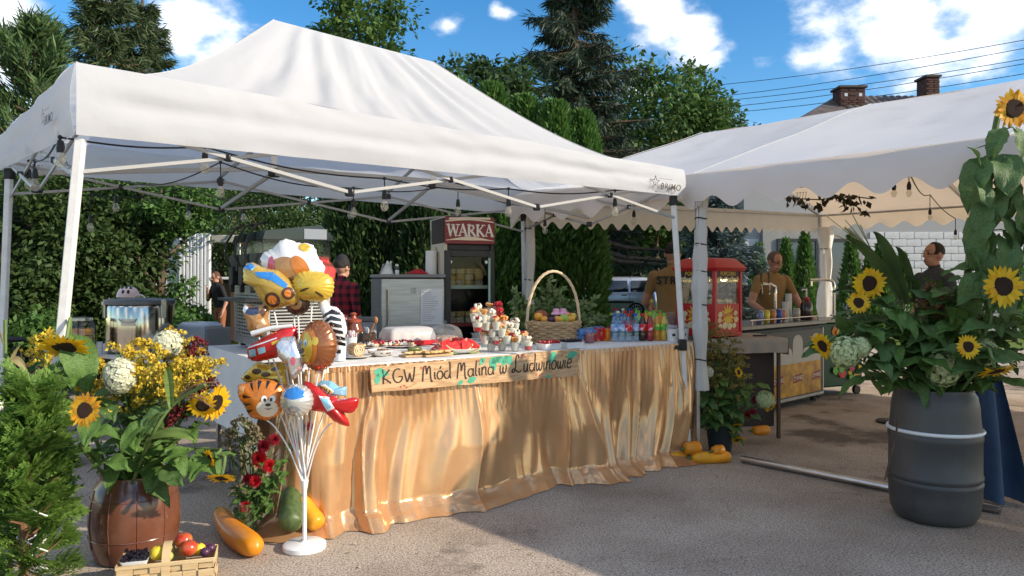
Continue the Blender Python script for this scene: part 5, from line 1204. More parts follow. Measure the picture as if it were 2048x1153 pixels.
q.build('handwriting', mat('pen_grey', (.35, .35, .38), .8), pa_, smooth=False)
def ftop(x, y): return fr_M @ Vector((x, y, FH))
o = lath('paper_towel_roll', [('roll', [(.018, 0), (.055, .002), (.055, .23), (.018, .232)], mat('tissue', (.78, .77, .75), .9))], 'white paper towel roll standing on the fridge', 'paper roll', ftop(.24, 0))
T = thing('napkin_holder', 'wire holder of folded napkins on the fridge', 'napkin holder', ftop(-.19, .02), R(20), local=True)
q = MB()
for s in (-1, 1): q.tube([(-.06, s * .03, .004), (-.03, s * .028, .1), (.03, s * .028, .1), (.06, s * .03, .004), (-.06, s * .03, .004)], .003, 5)
q.build('wire', STEEL, T)
for k in range(7):
    q = MB(); q.add([(-.055, 0, 0), (.055, 0, 0), (.0 + .03 * (k % 2) + .01, 0, .13 - .012 * (k % 3))], [(0, 1, 2)], M=MX((0, -.022 + k * .007, .006), rnd.uniform(-.1, .1), rnd.uniform(-.12, .12))); q.build('napkin', PLAS, T)
lath('salt_shaker', [('body', [(.018, 0), (.02, .05), (.014, .065)], GLASS), ('salt', [(.016, .002), (.017, .035), (.001, .036)], WHITE), ('cap', [(.015, .066), (.015, .08), (.006, .085)], STEEL)], 'small glass salt shaker on the fridge', 'shaker', ftop(-.1, -.03), s=1.2)
q = MB(); q.grid(lambda u, v: ((u - .5) * .2 * (1 - .2 * math.sin(v * 6)), (v - .5) * .14, .006 + .045 * math.sin(math.pi * u) * math.sin(math.pi * v) * (1 + .5 * noise.noise(Vector((u * 5, v * 5, 0))))), 16, 12); o = q.build('red_cloth', mat('red_cloth', (.4, .015, .02), .8), org=(0, 0, 0)); o.matrix_basis = MX(ftop(.1, -.05), R(20)); tag(o, 'crumpled red cloth on the fridge beside the paper roll', 'cloth')
# grey bin beside the fridge
T = thing('grey_box', 'grey metal box beside the fridge', 'box', pt(W(722, 0, 6.5), 0), R(20), local=True); bxp(T, 'body', (0, 0, .55), (.24, .2, 1.1), mat('grey_box', (.3, .3, .32), .5)); bxp(T, 'lid', (0, 0, 1.11), (.26, .22, .03), GRY)
# ---- slush machine
sc_ = Vector((-1.63, 4.98, 0)); sx = td; sy = tbk       # nearest corner, side runs along sx, front along sy
SL = thing('slush_machine', 'steel slush machine with clear tanks of red slush behind the balloons', 'slush machine', pt(sc_, TZ + .02))
def S(x, y, z): p = sc_ + sx * x + sy * y; return Vector((p.x, p.y, TZ + .02 + z))
Msl = frame(S(0, 0, 0), sx, sy, Vector((0, 0, 1))); SX, SY, SH = .44, .8, .40
STL2 = mat('louvre_steel', (.5, .48, .45), .35, .8, c2=(.42, .4, .37), scale=8)
for fx in (.05, SX - .05):
    for fy_ in (.06, SY - .06): q = MB(); q.lathe([(.02, 0), (.022, .03)], 10, Msl @ Matrix.Translation((fx, fy_, 0))); q.build('foot', BLK, SL)
q = MB(); q.box((SX / 2, SY / 2, .03 + SH / 2), (SX - .03, SY - .03, SH), Msl); q.build('housing', mat('vent_dark', (.03, .03, .03), .6), SL)
# frame round louvres: long front (facing -x) and side (facing -y)
def louvres(M, w, h, nm, n):
    q = MB(); e = .05
    for c, d in (((w / 2, 0, h - e / 2), (w, .012, e)), ((w / 2, 0, e / 2), (w, .012, e)), ((e / 4, 0, h / 2), (e / 2, .012, h - 2 * e)), ((w - e / 4, 0, h / 2), (e / 2, .012, h - 2 * e))): q.box(c, d, M, b=.002)
    pn = q.build('panel', STL2, SL)
    for k in range(n):
        z = e + (h - 2 * e) * (k + .5) / n; q = MB(); q.box((w / 2, -.004, z), (w - e, .012, (h - 2 * e) / n * .55), M @ MX((0, 0, 0)), b=.002); q.build('slat', STL2, pn)
    return pn
louvres(Msl @ Matrix.Translation((0, .004, .03)), SX, SH, 'side', 14)
fl = frame(S(.004, SY, .03), -sy, sx, Vector((0, 0, 1)))
louvres(frame(S(.004, SY, .03), -sy, sx, Vector((0, 0, 1))), SY, SH, 'front', 12)
for k in range(1, 12):
    q = MB(); q.box((SY * k / 12, -.008, SH / 2), (.012, .006, SH - .1), fl, b=0); q.build('slat', STL2, SL)
q = MB(); q.box((SX / 2, SY / 2, SH + .045), (SX + .01, SY + .01, .03), Msl); q.build('deck', STL2, SL)
TANK = glass('tank_plastic', (.9, .91, .92), .03, .05); SLUSH = mat('red_slush', (.85, .01, .025), .3, c2=(.85, .06, .08), scale=40, sss=.15)
TBL = mat('slush_black', (.02, .02, .022), .35)
for k in range(3):
    y0 = .02 + k * .262; yw = .24; z0 = SH + .06; tk = MB()
    prof = [(-.02, z0 + .0), (SX + .04, z0), (SX + .06, z0 + .1), (SX + .01, z0 + .16), (SX + .01, z0 + .3), (.0, z0 + .3), (.0, z0 + .1)]
    vs = [(x, y, z) for y in (y0, y0 + yw) for x, z in prof]; n_ = len(prof)
    tk.add(vs, [tuple(range(n_)), tuple(range(2 * n_ - 1, n_ - 1, -1))] + [(i, i + n_, (i + 1) % n_ + n_, (i + 1) % n_) for i in range(n_)], M=Msl); tank = tk.build('tank', TANK, SL, angle=30)
    if k == 0:
        pr = [(.02, z0 + .006), (SX + .034, z0 + .006), (SX + .052, z0 + .1), (SX + .002, z0 + .158), (SX + .002, z0 + .19), (.006, z0 + .19), (.006, z0 + .1)]; sm = MB(); vs = [(x, y, z) for y in (y0 + .006, y0 + yw - .006) for x, z in pr]
        sm.add(vs, [tuple(range(n_)), tuple(range(2 * n_ - 1, n_ - 1, -1))] + [(i, i + n_, (i + 1) % n_ + n_, (i + 1) % n_) for i in range(n_)], M=Msl); sm.build('slush', SLUSH, tank, smooth=False)
    ld = MB(); lp = [(-.02, z0 + .302), (SX + .03, z0 + .302), (SX + .03, z0 + .33), (SX - .06, z0 + .41), (.0, z0 + .36)]; vs = [(x, y, z) for y in (y0 - .004, y0 + yw + .004) for x, z in lp]; n2 = len(lp)
    ld.add(vs, [tuple(range(n2)), tuple(range(2 * n2 - 1, n2 - 1, -1))] + [(i, i + n2, (i + 1) % n2 + n2, (i + 1) % n2) for i in range(n2)], M=Msl); ld.build('lid', glass('lid_smoke', (.2, .21, .23), .1, .08, .3, (.03, .03, .035)), tank, smooth=False)
    if k == 0:
        q = MB(); q.box((SX - .1, y0 - .008, z0 + .345), (.16, .004, .07), Msl, b=0); q.build('lamp_panel', WHITE, tank)
    q = MB(); q.box((-.035, y0 + yw / 2, z0 + .06), (.06, .1, .14), Msl); q.box((-.05, y0 + yw / 2, z0 - .03), (.03, .03, .06), Msl); q.build('tap', TBL, SL)
    q = MB(); q.tube([Msl @ Vector(v) for v in ((-.05, y0 + .12, z0 + .1), (-.1, y0 + .12, z0 + .2), (-.09, y0 + .12, z0 + .3), (-.03, y0 + .12, z0 + .4), (.03, y0 + .12, z0 + .43))], .009, 6); q.build('lever', TBL, SL)
    q = MB(); q.box((-.03, y0 + yw / 2, z0 + .15), (.03, yw - .02, .12), Msl); q.build('front_plate', TBL, SL)
q = MB(); q.box((-.07, SY / 2, SH - .05), (.12, SY * .9, .02), Msl); q.build('drip_tray', TBL, SL)
# ---- urn, jar dispenser, crate on a low table at the left
ut = thing('folding_table', 'folding table under the steel urn', 'table', pt(W(265, 0, 6.0), 0), R(-35), local=True)
bxp(ut, 'tabletop', (0, 0, .87), (1.7, .6, .03), MATS['table_top'])
for x in (-.78, .78):
    for y in (-.25, .25): q = MB(); q.bar((x, y, 0), (x, y, .86), .03); q.build('leg', STEEL, ut)
up = W(279, 0, 5.9); up.z = .887
T = thing('steel_urn', 'large polished steel food urn with clamps and lid', 'urn', up, R(8), local=True)
URN = mat('urn_steel', (.62, .58, .5), .14, 1, c2=(.5, .46, .4), scale=5, stretch=(1, 1, .2))
q = MB(); q.lathe([(.2, 0), (.235, .01), (.24, .03), (.24, .35), (.235, .365)], 40); q.build('body', URN, T)
q = MB(); q.lathe([(.245, .37), (.255, .375), (.255, .4), (.24, .412), (.1, .42), (.02, .421)], 40); lid = q.build('lid', mat('lid_grey', (.12, .125, .13), .4, .4), T)
q = MB(); q.tube([(.04 * math.cos(R(a)), 0, .415 + .03 * math.sin(R(a))) for a in range(0, 181, 20)], .006, 6); q.build('handle', STEEL, lid)
for a in (-150, -90, -30, 30, 150):
    ca, sa = math.cos(R(a)), math.sin(R(a)); M = frame(Vector((.243 * ca, .243 * sa, .3)), Vector((-sa, ca, 0)), Vector((0, 0, 1)), Vector((ca, sa, 0)))
    if a == -90:
        q = MB(); q.tube([M @ Vector((.06 * math.cos(R(t)), -.03 + .03 * math.sin(R(t)), .012)) for t in range(180, 361, 15)], .006, 6); q.box((0, -.06, .004), (.1, .05, .006), M); q.build('carry_handle', STEEL, T)
    else:
        q = MB(); q.box((0, .04, .006), (.045, .14, .012), M); q.box((0, .08, .014), (.03, .03, .02), M); q.build('clamp', STEEL, T)
T = thing('bicycle_helmet', 'white vented bicycle helmet resting on the steel urn lid', 'helmet', up + Vector((-.12, .06, .418)), R(15), local=True)
q = MB()
def hel(u, v):
    a = 2 * math.pi * u; e = v * math.pi / 2; return (.085 * math.cos(a) * math.cos(e) ** .7, .065 * math.sin(a) * math.cos(e) ** .7, .006 + .085 * math.sin(e))
q.grid(hel, 28, 8); q.build('shell', mat('helmet_white', (.75, .66, .65), .3, c2=(.7, .45, .45), scale=6), T)
for a, e in ((-110, .5), (-80, .5), (-95, .95), (-60, .9), (-130, .9)):
    q = MB(); d = Vector((math.cos(R(a)) * math.cos(e), math.sin(R(a)) * math.cos(e), math.sin(e))); q.ball((d.x * .082, d.y * .064, .006 + d.z * .083), (.012, .008, .02), 8, 6); q.build('vent', BLK, T)
jp = W(160, 0, 5.6); jp.z = .885
T = lath('drink_dispenser', [('jar', [(.07, 0), (.085, .01), (.085, .2), (.07, .225)], GLASS), ('drink', [(.08, .006), (.08, .13), (.001, .132)], mat('amber_drink', (.3, .18, .06), .15)), ('fruit_layer', [(.079, .133), (.079, .175), (.001, .18)], mat('orange_slices', (.55, .22, .04), .4, c2=(.7, .35, .1), scale=30)), ('lid', [(.075, .226), (.075, .245), (.02, .25)], STEEL)], 'glass drink dispenser with orange slices left of the urn', 'dispenser', jp, s=1.15)
q = MB()
for k in range(4): a = k * 1.57 + .4; q.tube([(.088 * math.cos(a), .088 * math.sin(a), 0), (.088 * math.cos(a), .088 * math.sin(a), .23)], .003, 5)
q.build('wire_frame', BLK, T)
cp_ = W(400, 0, 6.0); cp_.z = .887
T = thing('plastic_crate', 'grey-blue plastic crate right of the steel urn', 'crate', cp_, R(-20), local=True)
q = MB(); GB = mat('grey_blue_plastic', (.22, .25, .29), .4)
for c, d in (((0, -.14, .09), (.36, .012, .18)), ((0, .14, .09), (.36, .012, .18)), ((-.18, 0, .09), (.012, .268, .18)), ((.18, 0, .09), (.012, .268, .18)), ((0, 0, .006), (.34, .262, .01))): q.box(c, d)
q.build('sides', GB, T); rloft(MB(), [(.14, .1, .03, .12), (.15, .11, .03, .2), (.12, .08, .03, .225)]).build('lid', mat('pale_blue_lid', (.4, .45, .52), .25), T)
lath('steel_cup', [('cup', [(.03, 0), (.035, .09), (.033, .09), (.028, .006)], PLAS)], 'white tub left of the steel urn', 'tub', W(200, 0, 5.7) * Vector((1, 1, 0)).length / Vector((1, 1, 0)).length)
bpy.data.objects[-1 if False else 'steel_cup'].location = Vector((W(196, 0, 5.7).x, 5.7, .887))
# ---- string lights
SOCK = BLK; BULB = glass('bulb_glass', (.96, .95, .9), .12, .02, .12, (.8, .75, .62)); FIL = mat('filament', (.5, .3, .1), .4)
def bulbs(label, spots, name='string_lights', sag=.05, path=None):
    """spots: (px, py of bulb centre, Y, drop of the wire in metres)"""
    T = thing(name, label, 'string lights', W(spots[0][0], spots[0][1], spots[0][2]))
    hooks = []
    for px, py, Y, drop in spots:
        c = W(px, py, Y); top = c + Vector((0, 0, .1 + drop)); hooks.append(top)
        b = MB(); b.tube([c + Vector((0, 0, .07)), top], .004, 6); b.tube([c + Vector((0, 0, .025)), c + Vector((0, 0, .045)), c + Vector((0, 0, .085))], [.016, .018, .012], 10); b.ball(top, .012, 8, 6)
        so_ = b.build('socket', SOCK, T)
        g_ = MB(); g_.lathe([(.012, .03), (.016, .015), (.026, -.012), (.026, -.03), (.016, -.048), (.002, -.052)], 14, Matrix.Translation(c), cap=False); g_.build('bulb', BULB, so_)
        f_ = MB(); f_.tube([c + Vector((.008 * math.cos(t), .008 * math.sin(t), .02 - .007 * t)) for t in [i * .9 for i in range(10)]], .0016, 4); f_.build('filament', FIL, so_)
    q = MB(); pts = []
    for a, b in zip(hooks, hooks[1:]):
        pts += [a.lerp(b, i / 10) - Vector((0, 0, sag * (a - b).length * math.sin(math.pi * i / 10))) for i in range(10)]
    pts.append(hooks[-1]); q.tube(pts, .005, 6); q.build('cable', CABLE, T); return T
bulbs('string of bare bulbs along the front of the white tent', [(120, 315, 3.75, .0), (410, 330, 4.2, .0), (769, 407, 4.85, .06), (1017, 420, 5.35, .05), (1230, 420, 5.75, .05), (1360, 392, 6.0, .02)], sag=.035)
bulbs('string of bare bulbs along the left side of the white tent', [(122, 312, 3.9, .02), (70, 366, 4.5, .03), (58, 364, 5.1, .04)], sag=.06)
bulbs('string of bare bulbs across the middle of the white tent', [(232, 412, 6.2, .12), (441, 380, 4.9, .08), (707, 422, 5.6, .07), (916, 420, 6.2, .12), (1090, 458, 7.3, .12), (1268, 440, 7.2, .16)], sag=.05)
bulbs('string of bare bulbs hanging low along the back of the tent', [(181, 452, 6.2, .16), (377, 428, 6.6, .15), (487, 433, 7.0, .05), (700, 428, 7.2, .1)], sag=.08)
def sockets(spots):
    T = thing('string_lights', 'string of unlit black bulb holders under the marquee eave', 'string lights', W(*spots[0][:3])); hooks = []
    for px, py, Y, drop in spots:
        c = W(px, py, Y); top = c + Vector((0, 0, .05 + drop)); hooks.append(top); b = MB(); b.tube([c + Vector((0, 0, -.03)), c, c + Vector((0, 0, .03))], [.014, .017, .008], 8); b.tube([c, top], .004, 5); so_ = b.build('socket', BLK, T)
        g_ = MB(); g_.lathe([(.012, -.03), (.022, -.05), (.012, -.08), (.002, -.084)], 10, Matrix.Translation(c), cap=False); g_.build('bulb', BULB, so_)
    q = MB(); pts = []
    for a, b in zip(hooks, hooks[1:]): pts += [a.lerp(b, i / 8) - Vector((0, 0, .03 * (a - b).length * math.sin(math.pi * i / 8))) for i in range(8)]
    q.tube(pts + [hooks[-1]], .005, 6); q.build('cable', CABLE, T)
sockets([(1408, 402, 6.15, .03), (1788, 373, 5.6, .05), (1818, 372, 5.5, .05), (1860, 424, 7.5, .12), (1911, 465, 8.2, .1)])
# ---- dry vine hanging at the marquee eave
T = thing('dry_vine', 'dry dark leaves hanging under the marquee eave', 'vine', W(1640, 385, 5.9)); q = MB(); pts = [W(px, py, 5.85) for px, py in ((1572, 395), (1600, 398), (1640, 400), (1690, 392), (1745, 398))]; q.tube(pts, .005, 5); q.tube([W(1705, 402, 5.85), W(1722, 425, 5.85), W(1735, 432, 5.85)], .003, 5); q.build('stem', BARK, T)
P_ = []; 
for px, py, n_ in ((1588, 398, 10), (1610, 404, 6), (1632, 402, 8), (1655, 397, 12), (1690, 395, 26), (1700, 410, 16), (1725, 398, 8), (1724, 426, 6), (1640, 412, 5)):
    for k in range(n_): P_.append(tuple(W(px + rnd.uniform(-14, 14), py + rnd.uniform(-8, 8), 5.85 + rnd.uniform(-.04, .04))))
V, F = leafquads(P_, rdirs(len(P_)) + np.array([0, 0, -1]), rdirs(len(P_)), nr.uniform(.04, .075, len(P_)), nr.uniform(.025, .05, len(P_)))
npmesh('leaves', V, F, mat('dry_leaf', (.04, .03, .015), .8, c2=(.08, .07, .03), island=True, trans=.1), T)
# ------------------------------------------------------------------ flowers
LEAFB = mat('sunflower_leaf', (.08, .17, .03), .5, c2=(.14, .24, .06), scale=18, trans=.25, bump=.3, bscale=30, spec=.35)
LEAFD = mat('dark_flower_leaf', (.07, .135, .035), .5, c2=(.11, .19, .06), scale=18, trans=.2, bump=.3, bscale=30, spec=.35)
STEMG = mat('green_stem', (.13, .2, .06), .6, c2=(.09, .14, .04), scale=12)
PET = mat('sunflower_petal', (.8, .45, .01), .55, c2=(.85, .6, .02), island=True, trans=.42)
PETO = mat('sunflower_petal_orange', (.72, .3, .01), .55, c2=(.75, .45, .02), island=True, trans=.3)
DISC = mat('sunflower_disc', (.035, .015, .008), .9, c2=(.09, .04, .015), scale=90, bump=1, bscale=160)
SEP = mat('sepal', (.12, .2, .05), .7, c2=(.2, .28, .08), scale=20, trans=.2)
def leaf_mesh(seed, heart=.32, droop=.35):
    rr = random.Random(seed); nu, nv = 6, 10; q = MB()
    def f(u, v):
        w = heart * (math.sin(math.pi * v ** .62) ** .8 if 0 < v < 1 else 0) * (1 + .06 * math.sin(v * 30 + seed)); y = (u - .5) * 2 * w; x = v - (.12 * (1 - v) ** 3 * abs(u - .5) * 4)
        return (x, y, .16 * abs(y) - droop * x * x + .06 * math.sin(v * 11 + seed) * (u - .5) * 2 + .025 * math.sin(u * 12 + v * 7 + seed) + .012 * math.cos(abs(u - .5) * 40 - v * 26))
    q.grid(f, nu, nv); o = q.build('leaf', LEAFB); me = o.data; bpy.data.objects.remove(o); return me
LM = [leaf_mesh(i, .34, .3 + .12 * i) for i in range(4)]; LMD = []
for me in LM:
    c = me.copy(); c.materials.clear(); c.materials.append(LEAFD); LMD.append(c)
def put_leaf(T, base, d, size, dark=False, up=(0, 0, 1)):
    d = Vector(d).normalized(); up = Vector(up) + Vector((0, -.35, 0)); s = up.cross(d)
    s = s.normalized() if s.length > 1e-3 else Vector((1, 0, 0)); n = d.cross(s)
    me = (LMD if dark else LM)[rnd.randrange(4)]; o = bpy.data.objects.new('leaf', me); col.objects.link(o); o.parent = T; ORG[o] = Vector((0, 0, 0))
    o.matrix_local = frame(Vector(base) - ORG[T], d * size, s * size, n * size); return o
def head_mesh(seed, pm):
    rr = random.Random(seed); V, F = [], []
    for ring, (n, L, z0) in enumerate(((21, 1.0, .0), (19, .92, .03))):
        for k in range(n):
            a = 2 * math.pi * (k + .5 * ring + rr.uniform(-.2, .2)) / n; ll = L * rr.uniform(.85, 1.08); r0 = .42; w = .105 * rr.uniform(.8, 1.2); tl = rr.uniform(-.12, .16); ca, sa = math.cos(a), math.sin(a); o = len(V)
            for t, ww in ((0, .6), (.35, 1), (.7, .85), (1, .05)):
                r = lerp(r0, ll, t); z = z0 + tl * t * t + .03 * math.sin(t * 3 + k)
                for s in (-1, 1): V.append((r * ca - s * w * ww * sa, r * sa + s * w * ww * ca, z + .02 * abs(s)))
            F += [(o + 2 * i, o + 2 * i + 1, o + 2 * i + 3, o + 2 * i + 2) for i in range(3)]
    p = npmesh('petals', V, F, pm, smooth=True); pme = p.data; bpy.data.objects.remove(p)
    q = MB(); q.lathe([(.46, -.03), (.47, .03), (.4, .075), (.2, .06), (.01, .045)], 20, cap=False); d = q.build('disc', DISC); dme = d.data; bpy.data.objects.remove(d)
    q = MB(); q.lathe([(.06, -.2), (.3, -.14), (.47, -.04)], 16, cap=False)
    for k in range(22):
        a = 2 * math.pi * k / 22 + rr.uniform(-.1, .1); ca, sa = math.cos(a), math.sin(a); L = rr.uniform(.62, .85)
        q.add([(.4 * ca + .07 * sa, .4 * sa - .07 * ca, -.06), (.4 * ca - .07 * sa, .4 * sa + .07 * ca, -.06), (L * ca, L * sa, -.09 + rr.uniform(-.08, .02))], [(0, 1, 2)])
    s = q.build('sepals', SEP); sme = s.data; bpy.data.objects.remove(s); return pme, dme, sme
HM = [head_mesh(i, PET) for i in range(3)]; HMO = [head_mesh(i + 9, PETO) for i in range(2)]
def sunflower(label, root, head, face, r, group, orange=False, leaves=(), dark=False, stemr=.008, bend=None, name='sunflower'):
    root, head, face = Vector(root), Vector(head), Vector(face).normalized(); T = thing(name, label, 'sunflower', root, group=group); k = rnd.randrange(3)
    back = head - face * r * .2; mid = root.lerp(back, .55) + (Vector(bend) if bend else Vector((0, 0, 0))); neck = back - face * r * .9 + Vector((0, 0, .02))
    pts = [root, root.lerp(mid, .5), mid, mid.lerp(neck, .6), neck, back]; q = MB(); q.tube(smooth3(pts), stemr, 7); q.build('stem', STEMG, T)
    M = aim(head - ORG[T], face, (0, 0, 1), r) @ Matrix.Rotation(rnd.uniform(0, 6), 4, 'Z')
    for nm, me in zip(('petals', 'disc', 'sepals'), (HMO[k % 2] if orange else HM[k])): o = bpy.data.objects.new(nm, me); col.objects.link(o); o.parent = T; o.matrix_local = M
    for t, az, el, sz in leaves:
        p = root.lerp(mid, t * 2) if t < .5 else mid.lerp(neck, t * 2 - 1); d = (math.cos(R(az)) * math.cos(R(el)), math.sin(R(az)) * math.cos(R(el)), math.sin(R(el))); put_leaf(T, p, d, sz, dark)
    return T
def smooth3(pts, k=4):
    P_ = [Vector(p) for p in pts]; out = []
    for i in range(len(P_) - 1):
        p0, p1, p2, p3 = P_[max(i - 1, 0)], P_[i], P_[i + 1], P_[min(i + 2, len(P_) - 1)]
        for j in range(k): t = j / k; out.append(.5 * ((2 * p1) + (p2 - p0) * t + (2 * p0 - 5 * p1 + 4 * p2 - p3) * t * t + (3 * p1 - p0 - 3 * p2 + p3) * t ** 3))
    return out + [P_[-1]]
GOLD = mat('goldenrod', (.75, .52, .04), .7, c2=(.5, .38, .04), island=True, trans=.2); GLEAF = leafmat('goldenrod_leaf', (.05, .1, .02), (.11, .17, .05), .25)
GOLDB = mat('faded_goldenrod', (.34, .24, .05), .8, c2=(.2, .2, .06), island=True, trans=.2)
def goldenrod(label, root, tip, group, L=.16, n=7, m=None, name='goldenrod', lm=None):
    root, tip = Vector(root), Vector(tip); T = thing(name, label, 'flower', root, group=group); mid = root.lerp(tip, .55) + Vector((rnd.uniform(-.03, .03), rnd.uniform(-.03, .03), .02)); ax = (tip - mid).normalized()
    q = MB(); q.tube(smooth3([root, mid, tip]), .004, 5); P_, D_ = [], []
    for k in range(n):
        t = k / n; b = tip - ax * L * t; a = rnd.uniform(0, 6.28); sd_ = Vector((math.cos(a), math.sin(a), rnd.uniform(.2, .6))).normalized(); e = b + sd_ * L * (.35 + .4 * t) ; e.z -= .02
        q.tube([b, b.lerp(e, .5) + Vector((0, 0, .015)), e], .0015, 4)
        for j in range(40): s = rnd.random(); P_.append(tuple(b.lerp(e, s) + Vector(rdirs(1)[0]) * .011 + Vector((0, 0, .02 * math.sin(math.pi * s))))); D_.append((0, 0, 1))
    q.build('stem', STEMG, T); n_ = len(P_); V, F = leafquads(P_, np.array(D_) * .5 + rdirs(n_), rdirs(n_), nr.uniform(.012, .024, n_), nr.uniform(.01, .017, n_), 0); npmesh('plume', V, F, m or GOLD, T)
    P_ = []; D_ = []
    for k in range(34): t = rnd.uniform(.15, .92); P_.append(tuple(root.lerp(mid, t * 2) if t < .5 else mid.lerp(tip, t * 2 - 1))); D_.append(tuple(ax * .5 + Vector(rdirs(1)[0])))
    V, F = leafquads(P_, D_, rdirs(34) + np.array([0, 0, 1]), nr.uniform(.05, .1, 34), nr.uniform(.01, .02, 34)); npmesh('leaves', V, F, lm or GLEAF, T); return T
HYD = mat('hydrangea_cream', (.66, .66, .45), .7, c2=(.75, .75, .6), island=True, trans=.25); HYDG = mat('hydrangea_green', (.45, .55, .25), .7, c2=(.65, .68, .4), island=True, trans=.25)
def hydrangea(label, root, c, r, group, m=None, elong=1.0, ax=(0, 0, 1)):
    root, c = Vector(root), Vector(c); T = thing('hydrangea', label, 'flower', root, group=group); q = MB(); q.tube(smooth3([root, root.lerp(c, .5) + Vector((0, 0, .03)), c]), .004, 5); q.ball(c, (r * .6,) * 3, 10, 8); q.build('stem', STEMG, T)
    d = rdirs(560); ax = np.array(Vector(ax).normalized()); P_ = np.array(c) + d * r * nr.uniform(.82, 1.08, 560)[:, None] * (1 + (elong - 1) * np.abs(d @ ax))[:, None]
    P_ = np.repeat(P_, 4, 0); dd = np.repeat(d, 4, 0); t = np.cross(dd, rdirs(1)[0]); t /= np.linalg.norm(t, axis=1, keepdims=True); s = np.cross(dd, t); ang = np.tile(np.arange(4) * np.pi / 2, 560); D_ = t * np.cos(ang)[:, None] + s * np.sin(ang)[:, None] + dd * .25
    V, F = leafquads(P_, D_, dd, .016, .014, 0); npmesh('florets', V, F, m or HYD, T); return T
ZIN = mat('zinnia_red', (.55, .008, .015), .6, c2=(.4, .005, .012), island=True, trans=.15); ZIND = mat('zinnia_dark', (.2, .004, .012), .6, c2=(.28, .008, .02), island=True, trans=.15)
def zinnia(label, root, c, face, r, group, m=None):
    root, c = Vector(root), Vector(c); T = thing('zinnia', label, 'flower', root, group=group); f = Vector(face).normalized(); q = MB(); q.tube(smooth3([root, root.lerp(c, .6) + Vector((0, 0, .02)), c - f * .02]), .003, 5); q.lathe([(.004, -.02), (r * .3, -.01), (r * .35, 0)], 8, aim(c, f)); q.build('stem', STEMG, T)
    P_, D_, N_ = [], [], []; M = aim((0, 0, 0), f).to_3x3(); L_ = []
    for ring in range(6):
        n = 20 - ring * 2
        for k in range(n):
            a = 2 * math.pi * (k + .5 * ring) / n; e = R(8 + ring * 14); d = Vector((math.cos(a) * math.cos(e), math.sin(a) * math.cos(e), math.sin(e))); P_.append(tuple(c + M @ Vector((0, 0, ring * r * .07)))); D_.append(tuple(M @ d)); N_.append(tuple(M @ Vector((-math.cos(a) * math.sin(e), -math.sin(a) * math.sin(e), math.cos(e))))); L_.append(r * (1 - ring * .13))
    V, F = leafquads(P_, D_, N_, L_, np.array(L_) * .42); npmesh('petals', V, F, m or ZIN, T)
    for k in range(4): t = .3 + .17 * k; put_leaf(T, root.lerp(c, t), (math.cos(k * 2.4 + r * 90), math.sin(k * 2.4 + r * 90), .2), .065)
    return T
def blade(T, root, tip, w, arch, m, name='blade', par=None):
    root, tip = Vector(root), Vector(tip); q = MB(); d = (tip - root); s = Vector((0, 0, 1)).cross(d).normalized() if abs(d.normalized().z) < .95 else Vector((1, 0, 0)); s = (s + Vector((0, 0, .6))).normalized()
    def f(u, v): p = root.lerp(tip, v) + Vector((0, 0, arch * math.sin(math.pi * v * .9))); return p + s * (u - .5) * w * (math.sin(math.pi * (.12 + .88 * v)) ** .7 if v < 1 else 0) + Vector((0, -.25 * w * abs(u - .5) * 2, 0))
    q.grid(f, 4, 14); return q.build(name, m, T)
def foliage_stem(label, root, tip, n, sz, group, dark=False, name='leafy_plant', spread=75):
    root, tip = Vector(root), Vector(tip); T = thing(name, label, 'plant', root, group=group); mid = root.lerp(tip, .5) + Vector((rnd.uniform(-.04, .04), rnd.uniform(-.04, .04), .05)); q = MB(); pts = smooth3([root, mid, tip]); q.tube(pts, .006, 6); q.build('stem', STEMG, T)
    for k in range(n): t = .25 + .75 * k / max(1, n - 1); p = pts[min(len(pts) - 1, int(t * (len(pts) - 1)))]; a = k * 2.4 + rnd.uniform(-.4, .4); put_leaf(T, p, (math.cos(a), math.sin(a) - .3, rnd.uniform(-.5, .5)), sz * rnd.uniform(.75, 1.2), dark)
    return T

# ---- left: glazed jug with bouquet
jc = pt(W(270, 0, 3.95), 0)
GLZ = mat('jug_glaze', (.12, .045, .026), .2, spec=.6, c2=(.17, .065, .038), scale=5, coat=.25)
J = thing('ceramic_jug', 'brown glazed ceramic barrel vase full of yellow flowers', 'vase', jc)
q = MB(); q.lathe([(.165, .0), (.19, .01), (.21, .08), (.222, .2), (.215, .3), (.195, .38), (.172, .425), (.172, .44), (.155, .44), (.15, .41), (.15, .2), (.001, .19)], 40, Matrix.Translation(jc), cap=False); jb = q.build('body', GLZ, J)
for k in range(10):
    a = 2 * math.pi * k / 10 + .2; q = MB(); q.tube([(jc.x + r * math.cos(a), jc.y + r * math.sin(a), z) for r, z in ((.2115, .08), (.2225, .2), (.2155, .3), (.1955, .38))], .0032, 5); q.build('rib', GLZ, jb)
for z, r in ((.13, .217), (.33, .209)): q = MB(); q.tube([(jc.x + r * math.cos(a), jc.y + r * math.sin(a), z) for a in [2 * math.pi * i / 40 for i in range(41)]], .0032, 5, cap=False); q.build('band', GLZ, jb)
jr = lambda: jc + Vector((rnd.uniform(-.09, .09), rnd.uniform(-.08, .08), .36))
jY = jc.y
GJ = 'sunflowers in the brown jug'
sunflower('drooping sunflower seen edge-on in front of the white tent leg', jr(), W(130, 694, 3.55), (.1, -.5, -.85), .118, GJ, False, [(.3, 200, 20, .16), (.55, -60, 10, .2), (.8, 150, 20, .14)], bend=(-.1, 0, .2))
put_leaf(bpy.data.objects['sunflower'], W(150, 690, 3.6), (.4, -.1, -1), .24)
sunflower('round orange sunflower facing out of the brown jug', jr(), W(170, 821, 3.2), (-.1, -1, .2), .078, GJ, True, [(.45, 190, 10, .15), (.7, -20, 15, .15), (.85, -80, -30, .14)], bend=(-.06, -.05, .03))
